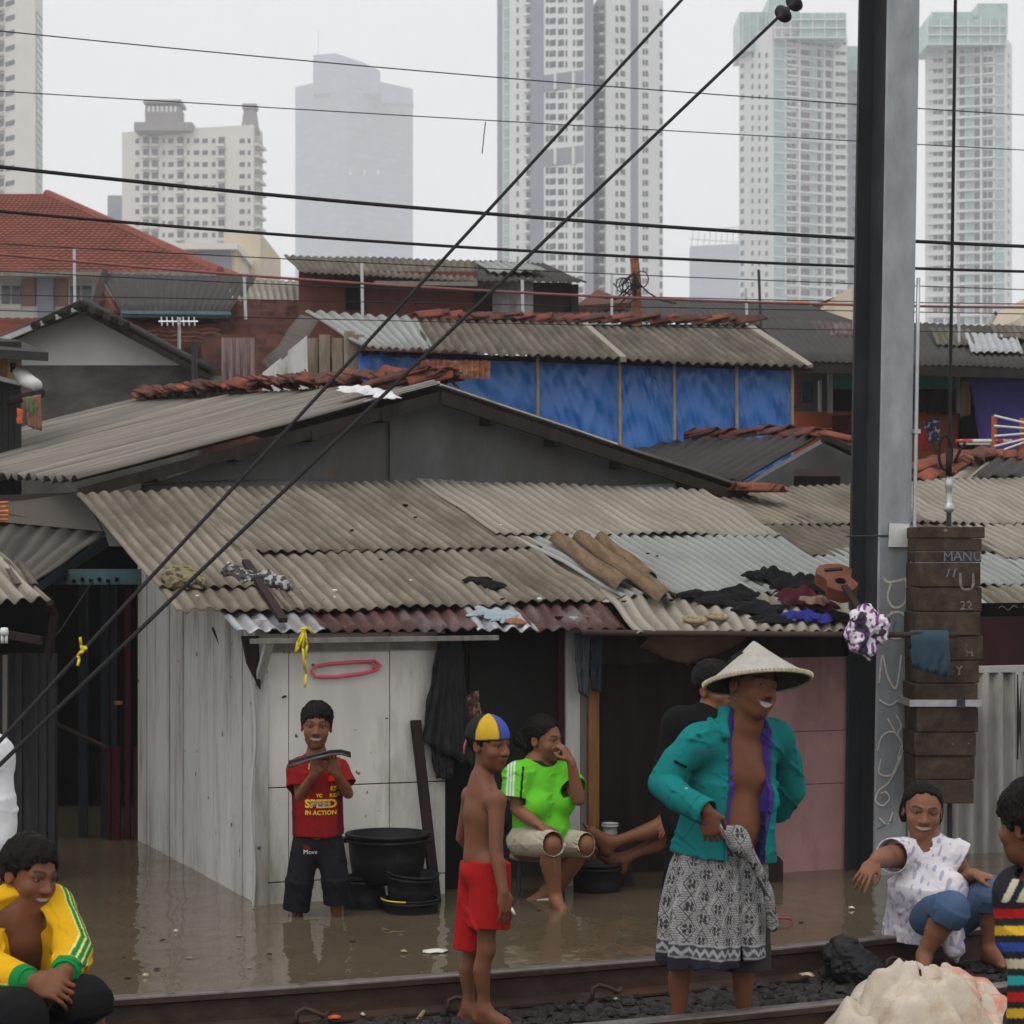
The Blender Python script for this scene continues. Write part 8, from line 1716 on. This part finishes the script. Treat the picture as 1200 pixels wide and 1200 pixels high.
s = Sdf(.0045); s.ell(j(1086, 1082, .04), (.165, .15, .085), .04)
for a_, b_, r0, r1 in ((j(1070, 1082, .03), j(1114, 1065, -.36), .098, .080), (j(1112, 1078, .05), j(1165, 1046, -.17), .098, .078)): s.cone(a_, b_, r0, r1, .03)
for a_, b_ in ((ka, nv(ka) * .72 + nv(aa) * .28), (kb, nv(kb) * .72 + nv(ab) * .28)): tubecap(s, a_, b_, .076, .072, .03); hollow(s, a_, b_, .076, .072, .5)
s.disp(waves(36, [(.5, .8, .2), (0, 0, 1)], 70, .007, 7)); emit(s, 'capri_trousers', VC, T, const((.060, .098, .175), 23, .16), 1)
s = Sdf(.0045); 
b = MB(); c = nv(aa); b.slab([Vector(c) + Vector((x, y, -.072)) for x, y in ((-.06, -.16), (.02, -.17), (.05, -.06), (.05, .04), (-.03, .05), (-.05, -.05))], .016); b.build('sandal', cloth_mat('sandal_mauve', (.16, .10, .13)), T, bevel=.004)
# ---------------- young man in the yellow track jacket
D = 6.75; j = J(D); T = person('young man in a yellow track jacket with green stripes sitting at the lower left', Vector((j(40, 1200).x, D, .3)))
sk = (.155, .061, .030)
hd = Head(j(34, 1024), 52, 10, 6, .93, sk, smile=.65, squint=.5); nk = j(30, 1070)
sa, sb = j(-22, 1078, -.08), j(60, 1064, .07); to = Torso(sa, sb, j(2, 1170, .10), j(52, 1168, .14), (.30, -.95, 0), .95)
s = Sdf(.004); hd.add(s); neck_to(s, hd, j(30, 1076), .052); to.add(s, neck=nk)
ea, wa = j(-24, 1134, -.16), j(36, 1150, -.34); arm(s, sa, ea, wa, .95); hand(s, wa, (.88, -.1, -.25), (0, .75, -.6), (.1, -.4, .9), .95, .55, .12)
eb, wb_ = j(86, 1115, -.10), j(74, 1142, -.30); arm(s, sb, eb, wb_, .95); hand(s, wb_, (-.62, -.05, -.70), (-.3, .8, -.3), (-.6, -.6, .4), .95, .45, .14)
leg(s, j(4, 1172, .08), j(20, 1192, -.40), j(10, 1300, -.35), .95, 1.0, (0, -1, .3)); leg(s, j(52, 1172, .12), j(100, 1172, -.26), j(116, 1290, -.18), .95, 1.0, (.3, -1, .3)); foot(s, j(10, 1300, -.35), (0, -1, 0)); foot(s, j(116, 1290, -.18), (.2, -1, 0))
emit(s, 'body', VS, T, skin_color(sk, [hd], 25)); hd.hair_mesh(T, HR, 26, .010, .34)
s = Sdf(.0038); to.add(s, g=.028, neck=j(29, 1084), nr=.06); tubecap(s, to.at(-.01, 0, .62), to.at(-.01, 0, .05), .165, .17, .05, sq=(to.f, .80))
SLA = [j(-17, 1078, -.08), j(-24, 1132, -.16), j(12, 1145, -.27), j(28, 1149, -.32)]; SLB = [j(58, 1066, .06), j(74, 1088, -.02), j(86, 1115, -.10), j(81, 1129, -.20), j(77, 1138, -.27)]
s.chain(SLA, [.075, .066, .054, .046], .03); s.chain(SLB, [.070, .062, .058, .050, .044], .03)
s.chain([hd.w(-.075, -.02, -.112), hd.w(-.03, -.075, -.105), hd.w(.05, -.06, -.108)], [.024, .026, .022], .02); s.chain([hd.w(-.078, -.02, -.112), j(14, 1092, -.17)], [.026, .012], .02)
fp2 = [nv(to.at(x, .125, v)) for x, v in ((-.005, 1.20), (-.02, .95), (-.02, .70), (-.015, .45), (-.01, .25), (-.005, .12))]; fr2 = [.088, .070, .060, .054, .042, .018]
for i in range(5): s.cone(fp2[i], fp2[i + 1], fr2[i], fr2[i + 1], .006, 'sub')
s.ell(hd.w(0, .03, -.135), (.064, .072, .05), .01, hd.M, 'sub'); s.disp(waves(41, [(1, 0, .8), (.5, 0, 1), (-.7, .2, 1)], 60, .011, 8, .3, .8))
def sleeve_uv(p, pts):
    best = np.full(len(p), 9.0); dist = np.zeros(len(p)); off = np.zeros((len(p), 3)); acc = 0
    for i in range(len(pts) - 1):
        a, b_ = nv(pts[i]), nv(pts[i + 1]); ba = b_ - a; L_ = np.linalg.norm(ba); t = np.clip(((p - a) @ ba) / L_ ** 2, 0, 1); o_ = p - a - t[:, None] * ba; d = np.linalg.norm(o_, axis=1); m = d < best
        best[m] = d[m]; dist[m] = acc + t[m] * L_; off[m] = o_[m]; acc += L_
    return best, dist, off
def yellowc(p):
    c = const((.62, .345, .010), 24, .09)(p); x, y = pxpy(p); gr = np.array((.012, .19, .045))
    for pts, outd in ((SLA, np.array((-.35, -.60, -.72))), (SLB, np.array((.80, -.52, .30)))):
        best, dist, off = sleeve_uv(p, pts); tot = sum((Vector(pts[i + 1]) - Vector(pts[i])).length for i in range(len(pts) - 1)); outd = outd / np.linalg.norm(outd)
        on = best < .092; w = Vector(pts[-1]) - Vector(pts[0]); side = np.cross(outd, unit(w)); u = off @ side; fr = (off @ outd) > 0
        for k in (-1, 0, 1):
            c[on & fr & (np.abs(u - k * .0155) < .0058) & (dist < tot - .012)] = gr
            c[on & fr & (np.abs(np.abs(u - k * .0155) - .0070) < .0016) & (dist < tot - .012)] = (.72, .60, .20)
        c[on & (dist > tot - .010) & (best < .08)] = gr
    # piping along the zip
    return c
o = emit(s, 'track_jacket', VC, T, yellowc, 1)
for pts in (SLA, SLB):
    a_, b_ = nv(pts[-2]), nv(pts[-1]); e = b_ + unit(b_ - a_) * .030; s = Sdf(.0035); tubecap(s, b_ - unit(b_ - a_) * .012, e, .046, .041, .004); tubecap(s, b_ + unit(b_ - a_) * .008, e + unit(b_ - a_) * .02, .036, .034, .003, 'sub'); s.disp(waves(44, [tuple(np.cross(unit(b_ - a_), (0, 0, 1)))], 300, .0015, 3)); emit(s, 'cuff', VC, o, const((.010, .20, .05), 27), 1)
s = Sdf(.0045); s.ell(j(28, 1172, .1), (.17, .16, .09), .04)
for a_, b_, r0, r1 in ((j(4, 1174, .08), j(20, 1196, -.42), .10, .09), (j(52, 1172, .12), j(100, 1171, -.27), .095, .072)): s.cone(a_, b_, r0, r1, .03)
tubecap(s, j(100, 1171, -.26), j(104, 1192, -.27), .070, .070, .03); s.disp(waves(46, [(.5, .8, .2), (0, 0, 1)], 65, .008, 7)); emit(s, 'shorts', VC, T, const((.009, .009, .010), 28), 1)
b = MB(); q = j(28, 1205, .12); b.box(q.x - .25, q.x + .10, q.y - .18, q.y + .2, -.06, q.z + .01); tag(b.build('seat_block', MT['concrete_dark'], None, loc=(q.x, q.y, -.06), bevel=.02), 'concrete block under the young man in yellow at the bottom edge', 'block')
# ---------------- boy in the striped shirt at the right edge
D = 6.2; j = J(D); T = person('boy in a black shirt with coloured stripes seen from behind at the right edge', Vector((j(1230, 1200).x, D, .2)))
sk = (.155, .062, .032)
hd = Head(j(1211, 966), -138, 2, 0, .98, sk); sa, sb = j(1196, 1046, .05), j(1300, 1046, -.02); to = Torso(sb, sa, j(1290, 1190), j(1205, 1190, .05), (-.35, .93, 0), .98)
s = Sdf(.0042); hd.add(s); neck_to(s, hd, j(1226, 1028), .05); to.add(s, neck=j(1232, 1026)); arm(s, sa, j(1222, 1130, .12), j(1225, 1170, .34), .9); hand(s, j(1225, 1170, .34), (.3, .9, -.2), (0, 0, -1), (1, 0, 0), .85); arm(s, sb, j(1310, 1130), j(1290, 1180, .25), .9); hand(s, j(1290, 1180, .25), (-.3, .9, -.2), (0, 0, -1), (-1, 0, 0), .85)
for x in (1225, 1290): leg(s, j(x, 1195), j(x - 10, 1230, .35), j(x - 5, 1310, .3), .92, 1, (0, 1, 0)); foot(s, j(x - 5, 1310, .3), (-.2, .95, 0), .9)
emit(s, 'body', VS, T, skin_color(sk, [hd], 29)); hd.hair_mesh(T, HR, 30, .020, .0, low=.02)
s = Sdf(.004); to.add(s, g=.022, neck=j(1230, 1034), nr=.058); s.chain([sa, j(1194, 1095, .06)], [.074, .066], .03); s.chain([sb, j(1306, 1095)], [.074, .066], .03); tubecap(s, to.at(0, 0, .7), to.at(0, 0, -.05), .162, .168, .05, sq=(to.f, .75))
s.ell(hd.w(0, -.01, -.14), (.055, .06, .03), .01, hd.M, 'sub'); s.disp(waves(51, [(1, 0, .4), (0, 0, 1)], 50, .006, 7))
ST_ = ((1065, (.42, .016, .016)), (1085, (.55, .34, .02)), (1104.5, (.030, .065, .27)), (1124, (.50, .44, .30)), (1143.5, (.02, .33, .33)), (1163, (.42, .016, .016)), (1182, (.55, .34, .02)), (1201, (.030, .065, .27)))
def stripec(p):
    c = const((.020, .021, .026), 31)(p); x, y = pxpy(p)
    for y0, col in ST_: c[(y > y0) & (y < y0 + 11)] = col
    for x0 in (1178, 1196): c[(np.abs(x - x0 - (1056 - y) * .5) < 4.5) & (y > 1030) & (y < 1057)] = (.52, .47, .36)
    c[(np.abs(x - 1206 - (1040 - y) * 1.2) < 20) & (y < 1030)] = (.06, .10, .22)
    return c
emit(s, 'striped_shirt', VC, T, stripec, 1)
s = Sdf(.006); s.ell(j(1248, 1200, .03), (.17, .15, .10), .04); s.cone(j(1225, 1205), j(1216, 1237, .35), .095, .08, .03); s.cone(j(1290, 1200), j(1280, 1232, .35), .095, .08, .03); emit(s, 'shorts', VC, T, const((.03, .03, .035), 33), 1)
b = MB(); q = j(1248, 1236, .02); b.box(q.x - .22, q.x + .22, q.y - .18, q.y + .16, -.06, q.z - .02); tag(b.build('seat_block', MT['concrete_dark'], None, loc=(q.x, q.y, -.06), bevel=.02), 'concrete block under the striped boy below the right bottom corner', 'block')
# ---------------- person in white cut by the left edge
D = 7.7; j = J(D); T = person('person in a white shirt mostly cut off by the left edge behind the yellow jacket', Vector((j(-40, 1250).x, D, -.05)))
hd = Head(j(-52, 815), 30, 0, 0, 1.0, sk); sa, sb = j(-92, 885, -.03), j(-10, 885, .05); to = Torso(sa, sb, j(-75, 1020), j(-32, 1020, .03), (.3, -.95, 0), 1.0)
s = Sdf(.006); hd.add(s); neck_to(s, hd, j(-52, 862), .05); to.add(s, neck=j(-52, 858)); arm(s, sb, j(-4, 970, .02), j(-8, 1040, -.08), .9); hand(s, j(-8, 1040, -.08), (0, -.1, -1), (-1, .2, 0), (0, -1, 0), .9, .4); arm(s, sa, j(-104, 970), j(-100, 1040, -.08), .9); hand(s, j(-100, 1040, -.08), (0, -.1, -1), (1, .2, 0), (0, -1, 0), .9, .4)
for x in (-72, -34): leg(s, j(x, 1025), j(x, 1125, -.02), j(x, 1232), .95); foot(s, j(x, 1232), (.2, -.95, 0), .95)
emit(s, 'body', VS, T, skin_color(sk, [hd], 37)); hd.hair_mesh(T, HR, 38, .012)
s = Sdf(.005); to.add(s, g=.03, neck=j(-52, 868)); s.chain([sb, j(-2, 965, .02), j(-3, 985, .0)], [.070, .062, .058], .03); s.chain([sa, j(-104, 965)], [.07, .062], .03); tubecap(s, to.at(0, 0, .6), to.at(0, 0, -.05), .175, .18, .05, sq=(to.f, .75)); s.disp(waves(55, [(1, 0, .6), (0, 0, 1)], 50, .010, 7))
emit(s, 'white_shirt', VC, T, const((.60, .61, .63), 39, .06), 1)
s = Sdf(.006); s.ell(j(-54, 1030), (.16, .12, .10), .04); [tubecap(s, j(x, 1025), j(x, 1180), .09, .075, .03) for x in (-72, -34)]; emit(s, 'trousers', VC, T, const((.02, .02, .025), 40), 1)
